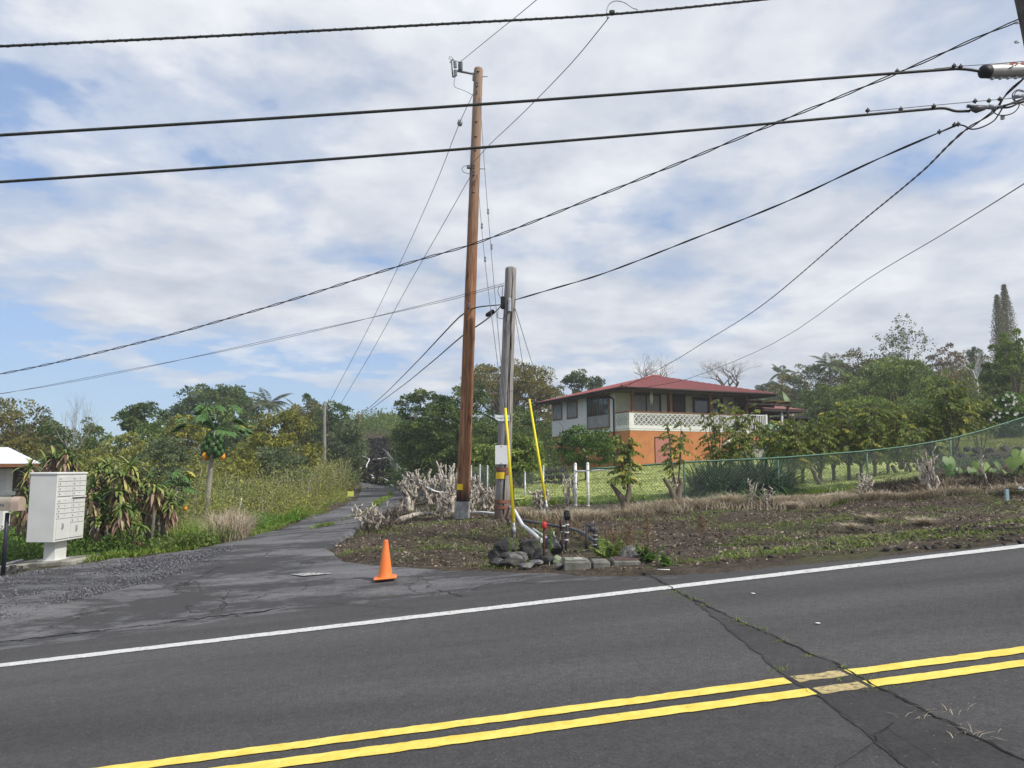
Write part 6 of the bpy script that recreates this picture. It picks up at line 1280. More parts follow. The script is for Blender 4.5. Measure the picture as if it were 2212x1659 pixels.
wire('jumper', None, [q1(345, 215), q1(325, 190), q1(305, 190), q1(302, 205), q1(330, 220), q1(400, 238)], .006, M_GW, parent=TP); wire('jumper', None, [q1(362, 402), q1(352, 440), q1(360, 490), q1(420, 515), q1(480, 540), q1(535, 572)], .006, M_GW, parent=TP)
wire('jumper', None, [q1(520, 1275, dT-.1), q1(450, 1290, dT-.1), q1(430, 1315, dT-.1), q1(455, 1350, dT-.1), q1(525, 1365, dT-.1)], .006, M_GW, parent=TP)
m_ = MB(); c = q1(500, 1295, dT-.12); m_.box(c, (.09, .08, .06)); m_.build('clamp', M_STL, TP)
# short weathered pole
sb = hit(1083, 1121); sb.z -= .02; s_t = P(1103.5, 583, sb.y+.05); SP = empty('utility_pole', sb, 'short weathered grey pole with a blank white sign, yellow tag and rusty bands', 'utility pole')
shaft('shaft', sb-Vector((0, 0, .3)), s_t, .158, .118, M_PG, SP)
def sr(v): f = fz(sb, s_t, v); return .158+(.118-.158)*f
m_ = MB()
for a, v0, v1 in ((-68, 590, 760), (-72, 640, 1110), (-60, 700, 1000), (-112, 650, 700), (-80, 900, 1110)):
    f0, f1 = fz(sb, s_t, v1), fz(sb, s_t, v0); pts = []
    for i in range(12): f = f0+(f1-f0)*i/11; c = sb.lerp(s_t, f); aa = R(a+3*math.sin(i*1.3+a)); pts.append(c+Vector((math.cos(aa), math.sin(aa), 0))*((.158+(.118-.158)*f)*1.0))
    m_.tube(pts, [.002]+[.008]*10+[.002], 5)
m_.build('split', M_CRACK, SP)
for v in (1013, 1022, 1083, 1095):
    m_ = MB(); arc(m_, sb, s_t, fz(sb, s_t, v+3.5), fz(sb, s_t, v-3.5), sr(v)+.003, 0, 360, .006, 24); m_.build('band', pm('rust_band', (.16, .06, .04), (.26, .11, .075), 9, .8), SP)
m_ = MB(); arc(m_, sb, s_t, fz(sb, s_t, 1034), fz(sb, s_t, 1020), sr(1027)+.011, 210, 280, .004); m_.build('tag_plate', M_TAG, SP)
m_ = MB(); c = sb.lerp(s_t, fz(sb, s_t, 983)); cy_ = c.y-sr(983)-.02; p0 = P(1069.5, 1003, cy_); p1 = P(1097, 962, cy_); m_.box(((p0.x+p1.x)/2, cy_, (p0.z+p1.z)/2), (p1.x-p0.x, .006, p1.z-p0.z), bev=.02); sg = m_.build('sign_plate', pm('blank_sign', (.74, .75, .76), (.8, .8, .8), 4, .45), SP)
for vv in (964.5, 1001): m_ = MB(); c = P(1083, vv, cy_-.006); m_.lathe(c, [(.001, .006), (.009, .004), (.011, 0)], 10, M=Matrix.Rotation(R(90), 3, 'X')); m_.build('bolt', M_STL, sg)
# street-name strip bent round the pole
c = sb.lerp(s_t, fz(sb, s_t, 900)); cy_ = c.y-sr(900)-.012; vs = []; stw = [(1067.5, 893, 901, .02), (1070, 895.5, 905, .03), (1075, 896.5, 908, .015), (1080, 896.8, 909.5, 0), (1090, 896.8, 909.7, 0), (1099, 896.5, 909.2, 0), (1101, 897.5, 908, 0)]
for u, va, vb_, off in stw:
    for v in (va, vb_):
        for t_ in (0, .003): vs.append(P(u, v, cy_-off-t_))
fs = []
for i in range(len(stw)-1): k = i*4; fs += [(k+1, k+3, k+7, k+5), (k, k+4, k+6, k+2), (k, k+1, k+5, k+4), (k+2, k+6, k+7, k+3)]
m_ = MB(); m_.add(vs, fs+[(0, 2, 3, 1), (len(vs)-4, len(vs)-3, len(vs)-1, len(vs)-2)]); ss_ = m_.build('street_sign', pm('sign_white', (.62, .68, .72), (.7, .75, .78), 6, .5), SP)
def text(s, size, mat, M, parent, name='lettering', ext=.0008):
    cu = bpy.data.curves.new('t', 'FONT'); cu.body = s; cu.size = size; cu.extrude = ext; cu.align_x = 'CENTER'; cu.align_y = 'CENTER'; cu.resolution_u = 2
    to = bpy.data.objects.new('t', cu); COL.objects.link(to); bpy.context.view_layer.update(); dg = bpy.context.evaluated_depsgraph_get(); me = bpy.data.meshes.new_from_object(to.evaluated_get(dg)); bpy.data.objects.remove(to)
    me.transform(Matrix.Translation(-parent_loc(parent)) @ M); me.materials.clear(); me.materials.append(mat); me.name = name; o = bpy.data.objects.new(name, me); COL.objects.link(o); o.parent = parent; return o
M_INK = pm('ink', (.02, .03, .05), (.03, .04, .06), 5, .6); FM = Matrix.Rotation(R(90), 4, 'X')
c = P(1089, 903.2, cy_-.0045); text('Cook Road A', .047, M_INK, Matrix.Translation(c) @ FM, ss_)
c = P(1075.2, 902.3, cy_-.021); text('Kensky', .036, M_INK, Matrix.Translation(c) @ Matrix.Rotation(R(9), 4, 'Z') @ Matrix.Rotation(R(6), 4, 'Y') @ FM, ss_)
m_ = MB(); c = sb.lerp(s_t, fz(sb, s_t, 662)); m_.box(c+Vector((.005, -.14, 0)), (.07, .06, .3), bev=.02); m_.build('fixture', M_GALV, SP)
m_ = MB(); m_.box(P(1086, 654, sb.y), (.09, .12, .26), bev=.02); m_.build('terminal_box', M_BLK, SP)
for pts in ([(1088, 618), (1078, 620), (1076, 632), (1084, 648)], [(1086, 620), (1085, 640), (1087, 650)], [(1076, 672), (1075, 685), (1086, 688), (1090, 680)]): wire('jumper', None, [P(u, v, sb.y-.05) for u, v in pts], .006, M_BLK, parent=SP)
# guy wires with yellow guards
M_GUARD = pm('yellow_guard', (.82, .66, .01), (.88, .72, .02), 4, .4)
def guard(label, top, bot, d0, d1, anchor, atop, atag):
    a = P(*top, d0); b_ = P(*bot, d1); o = empty('guy_guard', b_, label, 'guy wire guard', 'yellow plastic guards on the guy wires'); MB().tube([a, a.lerp(b_, .5), b_], [.022, .026, .028], 12).build('sleeve', M_GUARD, o)
    g = P(*anchor, d1); m_ = MB(); m_.tube([b_+Vector((0, 0, .05)), b_.lerp(g, .4), g], [.016, .022, .018], 8); m_.tube([b_.lerp(g, .25), b_.lerp(g, .55)], .028, 8); m_.build('anchor_rod', M_GALV, o); return a
yA = hit(1112, 1176).y; gA = guard('yellow guard in front of the short grey pole', (1092, 882), (1110, 1128), yA+.75, yA+.05, (1112, 1172), None, None)
yB = hit(1183, 1120).y; gB = guard('yellow guard leaning right of the short grey pole', (1143.5, 862), (1178.5, 1080), yB+.9, yB+.1, (1184, 1116), None, None)
def g_(u, v, p, q, f=None):
    return P(u, v, p.y+(q.y-p.y)*f)
gtop = tb.lerp(tt, fz(tb, tt, 215))+Vector((.06, -.1, 0)); wire('guy_wire', 'guy wire from near the top of the tall pole to the left yellow guard', [gtop, P(1051, 420, gtop.y-.7), P(1080, 760, gA.y+.2), gA], .006, M_GW, cat='guy wire', group='guy wires')
gt2 = tb.lerp(tt, fz(tb, tt, 380))+Vector((.06, -.1, 0)); wire('guy_wire', 'second guy wire from the tall pole, seen just left of the short pole', [gt2, P(1047, 560, gt2.y-.7), P(1073, 770, gA.y+.3), P(1101, 1000, yA+.4), P(1109, 1120, yA+.1)], .006, M_GW, cat='guy wire', group='guy wires')
for lab, u, v in (('grey strain insulator high on the right guy wire', 1054.5, 457), ('grey strain insulator low on the right guy wire', 1062, 533), ('grey strain insulator high on the left guy wire', 1041, 488), ('grey strain insulator low on the left guy wire', 1048, 560)):
    q = P(u, v, tb.y-.6); m_ = MB(); m_.lathe(q, [(.001, -.07), (.02, -.055), (.026, -.02), (.014, 0), (.026, .02), (.02, .055), (.001, .07)], 10); tag(m_.build('strain_insulator', M_INS, loc=q), lab, 'insulator', 'strain insulators on the guy wires')
gs = sb.lerp(s_t, fz(sb, s_t, 668))+Vector((.1, -.08, 0)); wire('guy_wire', 'guy wire from the short pole to the right yellow guard', [gs, P(1130, 790, gs.y-.4), gB], .006, M_GW, cat='guy wire', group='guy wires')
M_THIN = M_GW; hw0 = P(1316, 895, 41.0)
wire('service_wire', 'thin drooping wire from the short pole down to the side of the house', [gs+Vector((.02, 0, 0)), P(1155, 800, 21), P(1194, 889, 29), P(1240, 949, 35), P(1276, 958, 37.5), P(1296, 940, 39), hw0], .007, M_THIN, group=None)
# ================================================================ OVERHEAD CABLES
def ext(pts, a=0, b=0, da=0, db=0):
    """carry a wire on beyond the frame, a metres before and b metres after"""
    o = list(pts)
    if a: d = (pts[0]-pts[1]).normalized(); o.insert(0, pts[0]+Vector((d.x*a, d.y*a, d.z*a*.6+da)))
    if b: d = (pts[-1]-pts[-2]).normalized(); o.append(pts[-1]+Vector((d.x*b, d.y*b, d.z*b*.6+db)))
    return o
def lash(pts, r, mat, parent, turns):
    n_ = turns*6; Q_ = [Vector(p) for p in pts]; L_ = [0]
    for a, b_ in zip(Q_, Q_[1:]): L_.append(L_[-1]+(b_-a).length)
    A = np.stack([np.interp(np.linspace(0, L_[-1], n_), L_, [q[i] for q in Q_]) for i in range(3)], 1); ph = np.arange(n_)*math.pi/3
    V = A.copy(); V[:, 2] += np.sin(ph)*r; V[:, 1] += np.cos(ph)*r; MB().tube([Vector(p) for p in V], .0035, 4, False).build('lashing_wire', mat, parent)
M_SHEATH = pm('cable_sheath', (.02, .022, .02), (.05, .055, .045), 20, .5)
oA, pA = wire('overhead_cable', 'topmost thick cable with spiral lashing crossing the whole sky', ext([P(-60, 103, 7.9), P(0, 100, 7.95), P(500, 76, 8.2), P(1000, 49.5, 8.5), P(1320, 31, 8.7), P(1640, 0, 8.9), P(1800, -18, 9.1)], 24, 2.4), .0145, M_SHEATH, group='thick cables strung along the road', cat='cable', n=90); lash(pA[11:], .0175, M_SHEATH, oA, 100)
oB, pB = wire('overhead_cable', 'middle thick cable running into the steel splice case on the right', ext([P(-60, 296, 7.9), P(0, 292, 7.95), P(520, 260, 8.2), P(1030, 226, 8.45), P(1560, 187, 8.6), P(2060, 149, 8.7), P(2090, 150, 8.7), P(2122, 155, 8.7)], 24), .0175, M_SHEATH, group='thick cables strung along the road', cat='cable', n=60)
oC, pC = wire('overhead_cable', 'lowest thick cable ending in the tangle of joints on the right', ext([P(-60, 397, 7.9), P(0, 393, 7.95), P(520, 358, 8.2), P(1030, 319.5, 8.45), P(1560, 276, 8.6), P(1850, 250, 8.65), P(2005, 236, 8.7), P(2040, 234, 8.7), P(2065, 240, 8.7), P(2095, 240, 8.7)], 24), .0165, M_SHEATH, group='thick cables strung along the road', cat='cable', n=70)
# messenger wires and clips towards the right pole
def r8(x, y): return (3300+x*.4219)/1.8228, y*.4219/1.8228
def P8(x, y, d=8.7): return P(*r8(x, y), d)
wire('messenger_wire', 'thin steel strand above the middle thick cable near the right pole', [P8(900, 642), P8(1140, 618), P8(1400, 600), P8(1735, 572)], .005, M_STL); wire('messenger_wire', 'thin steel strand above the lowest thick cable near the right pole', [P8(270, 1040), P8(700, 1000), P8(1270, 948), P8(1600, 918), P8(1760, 905)], .005, M_STL)
for i, (x, y) in enumerate([(1082, 615), (1143, 622), (275, 1032), (585, 1020), (893, 992), (1278, 945), (1408, 940), (1510, 925), (1085, 1165), (1120, 1160), (945, 1232), (550, 665)]):
    q = P8(x, y, 8.68); m_ = MB(); m_.box(q, (.045, .04, .035), bev=.008); m_.tube([q+Vector((0, 0, -.03)), q+Vector((.004, 0, .035))], .008, 6)
    lab = ['left clamp above the middle cable', 'right clamp above the middle cable', 'leftmost clamp on the lowest cable', 'second clamp on the lowest cable', 'third clamp on the lowest cable', 'clamp above the grey joint body', 'clamp with a short drop right of the joint', 'clamp where the loops begin', 'black clamp on the descending cable', 'pale clamp on the descending cable', 'lower clamp on the descending cable', 'small clamp where the twisted wire crosses the middle cable'][i]
    tag(m_.build('cable_clamp', M_SHEATH, loc=q), lab, 'clamp', 'cable clamps near the right pole')
# splice case
s0_, s1_ = P8(1345, 670, 8.7), P8(2300, 640, 9.05); ax = (s1_-s0_).normalized(); SPL = empty('splice_case', s0_, 'cylindrical steel splice case strapped to the cable at the upper right', 'splice case'); M3 = Vector((0, 0, 1)).rotation_difference(ax).to_matrix(); Ls = (s1_-s0_).length
m_ = MB(); m_.lathe(s0_, [(.075, .08), (.083, .1)]+[(.083+(.004 if i % 2 else 0), .12+i*.1) for i in range(int(Ls/.1)-1)]+[(.05, Ls)], 24, M=M3); m_.build('body', pm('splice_steel', (.36, .35, .34), (.5, .48, .46), 5, .35, metal=.6), SPL)
m_ = MB(); m_.lathe(s0_, [(.001, -.02), (.05, -.02), (.078, .01), (.08, .095), (.07, .1)], 20, M=M3); m_.build('end_cap', M_BLK, SPL)
for sg_ in (1, -1): m_ = MB(); m_.tube([s0_+ax*.1+Vector((0, 0, sg_*.092)), s1_+Vector((0, 0, sg_*.092))], .009, 4); [m_.box(s0_+ax*(.15+k*.12)+Vector((0, 0, sg_*.092)), (.03, .035, .025)) for k in range(7)]; m_.build('strap_rail', M_GALV, SPL)
for k in range(2): m_ = MB(); c = s0_+ax*(.42+k*.17)+Vector((0, -.088, .045)); m_.box(c, (.1, .006, .03)); m_.build('red_label', pm('red_label', (.4, .09, .06), (.5, .13, .09), 9, .6), SPL)
m_ = MB(); c = s0_+ax*.35+Vector((0, -.09, -.01)); m_.tube([c, c+Vector((.06, -.01, .04))], .012, 6); m_.build('valve', M_GALV, SPL)
# joint body and loops
JB = empty('cable_joint', P8(1300, 1010, 8.68), 'grey moulded joint body clipped below the lowest cable strand', 'cable joint'); m_ = MB(); m_.tube([P8(1205, 990, 8.68), P8(1260, 995, 8.68)], .022, 8); m_.tube([P8(1240, 1010, 8.68), P8(1290, 1018, 8.68), P8(1370, 1005, 8.68)], [.03, .05, .03], 10); m_.build('body', pm('joint_grey', (.05, .05, .06), (.1, .1, .11), 5, .5), JB); m_ = MB(); m_.tube([P8(1370, 1000, 8.68), P8(1400, 1000, 8.68)], .025, 8); m_.tube([P8(1400, 998, 8.68), P8(1490, 1003, 8.68)], .03, 8); m_.tube([P8(1440, 1000, 8.68), P8(1437, 1045, 8.68)], .01, 5); m_.build('outlet', M_INS, JB)
for lab, pts, r_ in [('thick loop hanging below the joints', [(1450, 1010), (1460, 1055), (1540, 1078), (1640, 1050), (1690, 980), (1640, 930)], .007), ('coil of thin cable beside the right pole', [(1735, 850), (1680, 838), (1632, 870), (1630, 920), (1670, 955), (1735, 960)], .006), ('second coil beside the right pole', [(1735, 860), (1670, 850), (1645, 890), (1655, 940), (1735, 985)], .005),
                     ('cable running from the joint to the right pole', [(1480, 1000), (1560, 985), (1640, 955), (1760, 910)], .013), ('lower cable running from the joint to the right pole', [(1490, 1006), (1600, 1000), (1690, 960), (1770, 925)], .012), ('third cable running to the right pole', [(1540, 985), (1640, 965), (1760, 940)], .01)]:
    wire('cable_loop', lab, [P8(x, y, 8.66+.01*i) for i, (x, y) in enumerate(pts)], r_, M_BLK, cat='cable', group='loops of cable at the right pole')
q = P8(1672, 905, 8.6); m_ = MB(); m_.tube([P8(1640, 908, 8.6), P8(1725, 892, 8.6)], .025, 8); tag(m_.build('connector', M_INS, loc=q), 'small grey connector inside the cable coils', 'connector')
q = P8(1535, 1098, 8.7); m_ = MB(); m_.box(q, (.035, .03, .045)); m_.tube([q, P8(1537, 1080, 8.7)], .004, 4); tag(m_.build('cable_tag', M_INS, loc=q), 'tiny grey tag dangling below the hanging loop', 'tag')
# right pole
rb_ = P(2440, 1190, 9.3); rb_.z = zt(rb_.x, rb_.y)-.2; rt_ = P(2120, -480, 9.0)
def rp(v): return rb_.lerp(rt_, fz(rb_, rt_, v))
a0p = P(2223, 0, 9.05); a1p = P(2240.5, 85, 9.05); dirp = (a0p-a1p).normalized(); rb_ = a1p-dirp*((a1p.z-zt(7.6, 9.2)+.3)/dirp.z); rt_ = a0p+dirp*2.5
RP = empty('utility_pole', rb_, 'dark leaning pole just entering the upper right corner', 'utility pole'); shaft('shaft', rb_, rt_, .165, .145, polemat('pole_dark', (.035, .028, .025), (.09, .075, .068), (.17, .15, .14)), RP)
for y in (215, 395): wire('step_hook', None, [P8(1690, y, 8.95), P8(1655, y+5, 8.95), P8(1650, y-8, 8.95), P8(1672, y-12, 8.95)], .008, M_STL, parent=RP)
# twisted service wires
def twist(name, label, pts, r, off, turns, mat=M_BLK, group=None, cat='wire'):
    o = empty(name, pts[0], label, cat, group); Q_ = []
    for i in range(len(pts)-1):
        a, b_, c, d = pts[max(i-1, 0)], pts[i], pts[i+1], pts[min(i+2, len(pts)-1)]; Q_ += [cat_(a, b_, c, d, k/30) for k in range(30)]
    Q_.append(pts[-1]); L_ = np.cumsum([0]+[(b_-a).length for a, b_ in zip(Q_, Q_[1:])]); n_ = turns*8; A = np.stack([np.interp(np.linspace(0, L_[-1], n_), L_, [q[i] for q in Q_]) for i in range(3)], 1); ph = np.arange(n_)*math.pi/4
    for s in (0, math.pi): V = A.copy(); V[:, 2] += np.sin(ph+s)*off; V[:, 1] += np.cos(ph+s)*off; MB().tube([Vector(p) for p in V], r, 4, False).build('strand', mat, o)
twist('service_wire', 'long twisted wire sweeping from the left edge up to the right pole', ext([P(-30, 813, 17), P(298, 741, 15.8), P(595, 658, 14.6), P(893, 565, 13.4), P(1040, 521, 12.8), P(1345, 402, 11.6), P(1690, 260, 10.3), P(1950, 153, 9.5), P(2120, 78, 9.1), P(2200, 44, 8.95)], 14), .008, .016, 34)
twist('service_wire', 'pair of thin wires from the left edge to the top of the short grey pole', ext([P(-30, 855, 21), P(298, 796, 19.5), P(595, 733, 18), P(893, 665, 16.5), P(1020, 634, 15.7), P(1089, 614, sb.y)], 16), .005, .022, 3)
twist('service_wire', 'cable from the short grey pole rising to the joints at the right pole', [P(1112, 648, sb.y), P(1180, 628, 14.6), P(1300, 592, 13.9), P(1500, 515, 12.3), P(1700, 435, 11), P(1900, 342, 9.8), P(2060, 273, 9), P8(1120, 1162, 8.75)], .009, .008, 6)
wire('service_wire', 'slack end of the rising cable looping up to the right pole', [P8(1120, 1162, 8.7), P8(1180, 1175, 8.68), P8(1240, 1205, 8.66), P8(1330, 1192, 8.66), P8(1450, 1130, 8.66), P8(1500, 1065, 8.66), P8(1535, 1005, 8.66)], .009)
twist('service_wire', 'twisted wire falling from the right pole to the near corner of the red roof', [P8(1735, 730, 8.9), P8(1560, 890, 8.9), P(2150, 238, 8.9), P(2080, 285, 9.6), P(1990, 372, 12), P(1850, 488, 17), P(1640, 664, 27), P(1520, 740, 34), P(1448, 784, 38), P(1346, 838, 40.3)], .009, .013, 40)
wire('service_wire', 'thin straight wire falling from the right edge over the red roof', [P(2330, 300, 9), P(2260, 362, 10), P(2212, 397, 11), P(2040, 504, 17), P(1870, 606, 24), P(1672, 741, 34), P(1484, 819, 40), P(1383, 839, 40.7)], .008, rend=.012)
wire('power_line', 'thin line from the tall pole top insulator to the upper picture edge', [q1(418, 236), P(1075, 68, 13.5), P(1120, 32, 12), P(1166, -6, 10.5), P(1200, -34, 9.5), P(1290, -110, 7), P(1400, -230, 5)], .0065, M_GW)
wire('power_line', 'line rising from the tall pole to the lashed top cable', [q1(520, 1275, dT-.1), P(1060, 310, 14.5), P(1108, 265, 13), P(1160, 214, 11.8), P(1240, 130, 10.3), P(1312, 42, 8.8), P(1316, 36, 8.75)], .0065, M_GW)
wire('cable_loop', 'bare loop of wire sticking up over the lashed top cable', [P(1312, 40, 8.7), P(1311, 22, 8.7), P(1317, 8, 8.7), P(1330, 2, 8.7), P(1350, 6, 8.7), P(1368, 18, 8.7), P(1378, 20, 8.7)], .007, M_GALV, cat='cable')
q = P(1322, 27, 8.7); m_ = MB(); m_.box(q, (.07, .05, .05), bev=.01); tag(m_.build('cable_clamp', M_SHEATH, loc=q), 'clamp gripping the lashed top cable where a line joins it', 'clamp')
wire('power_line', 'thin line from high on the tall pole down to the far grey pole', [tb.lerp(tt, fz(tb, tt, 203))-Vector((.1, 0, 0)), P(993, 265, 18), P(940, 400, 26), P(868, 560, 38), P(790, 720, 50), P(713, 866, 60)], .007, M_GW, rend=.018)
wire('power_line', 'second thin line from the tall pole down to the trees by the far grey pole', [tb.lerp(tt, fz(tb, tt, 382))-Vector((.1, 0, 0)), P(960, 480, 20), P(880, 620, 32), P(800, 765, 46), P(735, 874, 60)], .007, M_GW, rend=.018)
q = P(993.5, 265.5, 18); m_ = MB(); m_.lathe(q, [(.001, -.1), (.06, -.06), (.07, 0), (.05, .07), (.001, .1)], 10); tag(m_.build('wire_marker', M_INS, loc=q), 'round insulator bead on the thin line left of the tall pole', 'insulator')
fp = P(775, 896, 92)
wire('telephone_cable', 'upper dark cable from the tall pole down the drive to the far brown pole', [P(1087, 658, sb.y), P(1030, 664, 15.6), P(1003, 677, 16.2), P(985, 692, 19), P(960, 718, 23), P(900, 782, 38), P(830, 852, 62), P(779, 897, 92)], .011, M_BLK, rend=.03)
wire('telephone_cable', 'lower dark cable from the short pole down the drive to the far brown pole', [P(1087, 655, sb.y), P(1072, 672, 15.4), P(1040, 698, 17.5), P(1003, 722, 20), P(940, 776, 30), P(870, 833, 50), P(779, 900, 92)], .011, M_BLK, rend=.03)
q = P(1058, 676, 15.3); m_ = MB(); m_.tube([P(1050, 683, 15.3), P(1052, 681, 15.3), P(1065, 672, 15.3), P(1067, 670, 15.3)], [.02, .045, .045, .02], 10); tag(m_.build('cable_sleeve', M_BLK, loc=q), 'black cylindrical sleeve hanging between the two near poles', 'cable sleeve')
# far poles
for lab, u, v0, v1, d, r_ in [('far grey pole standing in the trees left of the drive', 701, 872, 1010, 60, .16), ('far brown pole at the top of the drive', 775, 895, 975, 92, .17)]:
    g = P(u-(3 if u > 750 else 0), v1, d); t_ = P(u, v0, d); o = empty('utility_pole', g, lab, 'utility pole'); shaft('shaft', g-Vector((0, 0, 1)), t_, r_, r_*.8, M_PB if u > 750 else M_PG, o, 8)
    if u > 750: m_ = MB(); arc(m_, g, t_, .06, .1, r_+.01, 0, 360, .02, 12); m_.build('orange_band', pm('orange_band', (.7, .25, .04), (.8, .3, .05), 5, .5), o)
o = MB(); c = P(688, 1001, 58); e_ = P(640+24, 1001, 58); tag(o.tube([P(676, 1001, 58), P(698, 1000, 58)], .03, 5).build('white_rail', M_WPT, loc=c), 'short white rail beside the foot of the far grey pole', 'rail')
# ================================================================ SMALL THINGS NEAR THE ROAD
M_CONE = pm('cone_orange', (.8, .18, .04), (.88, .25, .06), 3, .45, dirt=((.5, .2, .1), 9, .56, .6))
q = hit(832, 1257); dsc = q.y; s_ = .50; co = empty('traffic_cone', (q.x, q.y, dz(q.x, q.y)+.012), 'plain orange traffic cone standing at the mouth of the drive', 'traffic cone'); L = co.location
m_ = MB(); m_.lathe(L, [(.098, .03), (.092, .045), (.03, s_-.012), (.026, s_), (.016, s_+.002), (.014, s_-.02)], 28); m_.build('body', M_CONE, co)
m_ = MB(); m_.box((0, 0, 0), (.30, .27, .028), M=Matrix.Translation(L+Vector((0, 0, .016))) @ Matrix.Rotation(R(8), 4, 'Z') @ Matrix.Rotation(R(-4), 4, 'Y'), bev=.03); m_.build('base', M_CONE, co)
# mailbox cabinet
M_CBU = pm('cabinet_paint', (.61, .615, .585), (.67, .675, .645), 3, .45, dirt=((.42, .41, .36), 3.5, .62, .3)); M_CBUG = pm('cabinet_seam', (.14, .14, .14), (.2, .2, .2), 9, .6)
cb = hit(107, 1214); cb = P(118, 1207, 12.75); zb = zt(cb.x, cb.y)
slab_top = P(118, 1211, 12.7).z; rotc = R(-2)
sl_ = Matrix.Translation((cb.x-.1, cb.y+.02, slab_top-.07)) @ Matrix.Rotation(R(2), 4, 'Z') @ Matrix.Rotation(R(-4.5), 4, 'Y')
m_ = MB(); m_.box((0, 0, 0), (1.28, .95, .14), M=sl_, bev=.012); tag(m_.build('concrete_slab', pm('slab', (.12, .115, .1), (.36, .34, .29), 2.6, .9, .5, 14, lo=.4, hi=.6), loc=cb), 'weathered concrete slab tilted under the mailbox cabinet', 'slab')
MX = empty('mailbox_cabinet', (cb.x, cb.y, slab_top), 'large pale grey cluster mailbox cabinet on a pedestal', 'mailbox cabinet'); MX.rotation_euler = (0, 0, rotc)
def mbx(mb, name, mat, parent=MX): o = mb.build(name, mat); o.parent = parent; return o
Dp, Wd, H0, H1 = .46, .80, .335, 1.44       # depth along x, width along y
m_ = MB(); m_.box((-.01, 0, (H0+H1)/2), (Dp, Wd, H1-H0), bev=.006); body = mbx(m_, 'body', M_CBU)
m_ = MB(); m_.box((-.01, 0, H1+.018), (Dp+.03, Wd+.03, .04), bev=.01); mbx(m_, 'cap', M_CBU)
m_ = MB(); m_.box((.0, 0, H0/2), (.2, .3, H0), bev=.004); m_.box((0, 0, .012), (.32, .4, .02)); mbx(m_, 'pedestal', M_CBU)
def door(y0, y1, z0, z1, num=None, lock=True, mat=M_CBU):
    m_ = MB(); m_.box((Dp/2-.004, (y0+y1)/2, (z0+z1)/2), (.012, y1-y0-.006, z1-z0-.008)); d_ = mbx(m_, 'door', mat)
    m_ = MB(); m_.box((Dp/2-.0075, (y0+y1)/2, z0+.001), (.01, y1-y0, .005)); mbx(m_, 'seam', M_CBUG, d_)
    if lock: m_ = MB(); m_.lathe((Dp/2+.002, y0+.035, (z0+z1)/2), [(.012, 0), (.011, .006), (.004, .008), (.001, .008)], 10, M=Matrix.Rotation(R(90), 3, 'Y')); mbx(m_, 'lock', M_STL, d_)
    if num:
        M = Matrix.Translation((Dp/2+.0035, (y0+y1)/2+.01, (z0+z1)/2+.006)) @ Matrix.Rotation(R(90), 4, 'Z') @ FM
        cu = bpy.data.curves.new('t', 'FONT'); cu.body = num; cu.size = .036; cu.extrude = .0008; cu.align_x = 'CENTER'; cu.align_y = 'CENTER'; cu.resolution_u = 2
        to = bpy.data.objects.new('t', cu); COL.objects.link(to); bpy.context.view_layer.update(); me = bpy.data.meshes.new_from_object(to.evaluated_get(bpy.context.evaluated_depsgraph_get())); bpy.data.objects.remove(to)
        me.transform(M); me.materials.clear(); me.materials.append(pm('number_ink', (.2, .27, .28), (.25, .3, .32), 5, .6)); o = bpy.data.objects.new('number', me); COL.objects.link(o); o.parent = d_
    return d_
yL, yM, yR = -Wd/2+.03, -.0, Wd/2-.03; dh = .083; zT = H1-.03
for i in range(4): door(yL, yM-.01, zT-(i+1)*dh, zT-i*dh, str(i+1))
z = zT-4*dh-.035
for i in range(4): door(yL, yM-.01, z-(i+1)*dh, z-i*dh, str(i+5))
zz_ = z-4*dh; big = door(yL, yM-.01, H0+.04, zz_, None, False)
for i in range(4): door(yM+.01, yR, zT-(i+1)*dh, zT-i*dh, str(i+9))
m_ = MB(); m_.box((Dp/2+.012, (yM+yR)/2+.01, zT-4*dh-.02), (.04, yR-yM-.02, .02), bev=.005); m_.box((Dp/2+.001, (yM+yR)/2, zT-4*dh-.034), (.008, yR-yM-.03, .012)); sl2 = mbx(m_, 'outgoing_slot', M_CBU); m_ = MB(); m_.box((Dp/2+.006, (yM+yR)/2, zT-4*dh-.037), (.006, yR-yM-.03, .014)); mbx(m_, 'slot_shadow_gap', M_CBUG, sl2)
door(yM+.01, yR, z-dh, z, None, True)
for i in range(4): door(yM+.01, yR, z-(i+2)*dh, z-(i+1)*dh, str(i+13))
big2 = door(yM+.01, yR, H0+.04, z-5*dh, None, False)
for bg_, yc, zc_ in ((big, (yL+yM)/2-.03, H0+.26), (big2, (yM+yR)/2-.02, H0+.2)):
    m_ = MB(); m_.box((Dp/2+.008, yc, zc_), (.014, .05, .11), bev=.004); m_.lathe((Dp/2+.012, yc, zc_+.03), [(.016, 0), (.014, .012), (.001, .014)], 10, M=Matrix.Rotation(R(90), 3, 'Y')); mbx(m_, 'parcel_lock', M_GALV, bg_)
    m_ = MB(); m_.box((Dp/2+.016, yc, zc_-.02), (.006, .012, .03)); m_.box((Dp/2+.02, yc+.0, zc_+.03), (.006, .03, .008)); mbx(m_, 'key', M_STL, bg_)
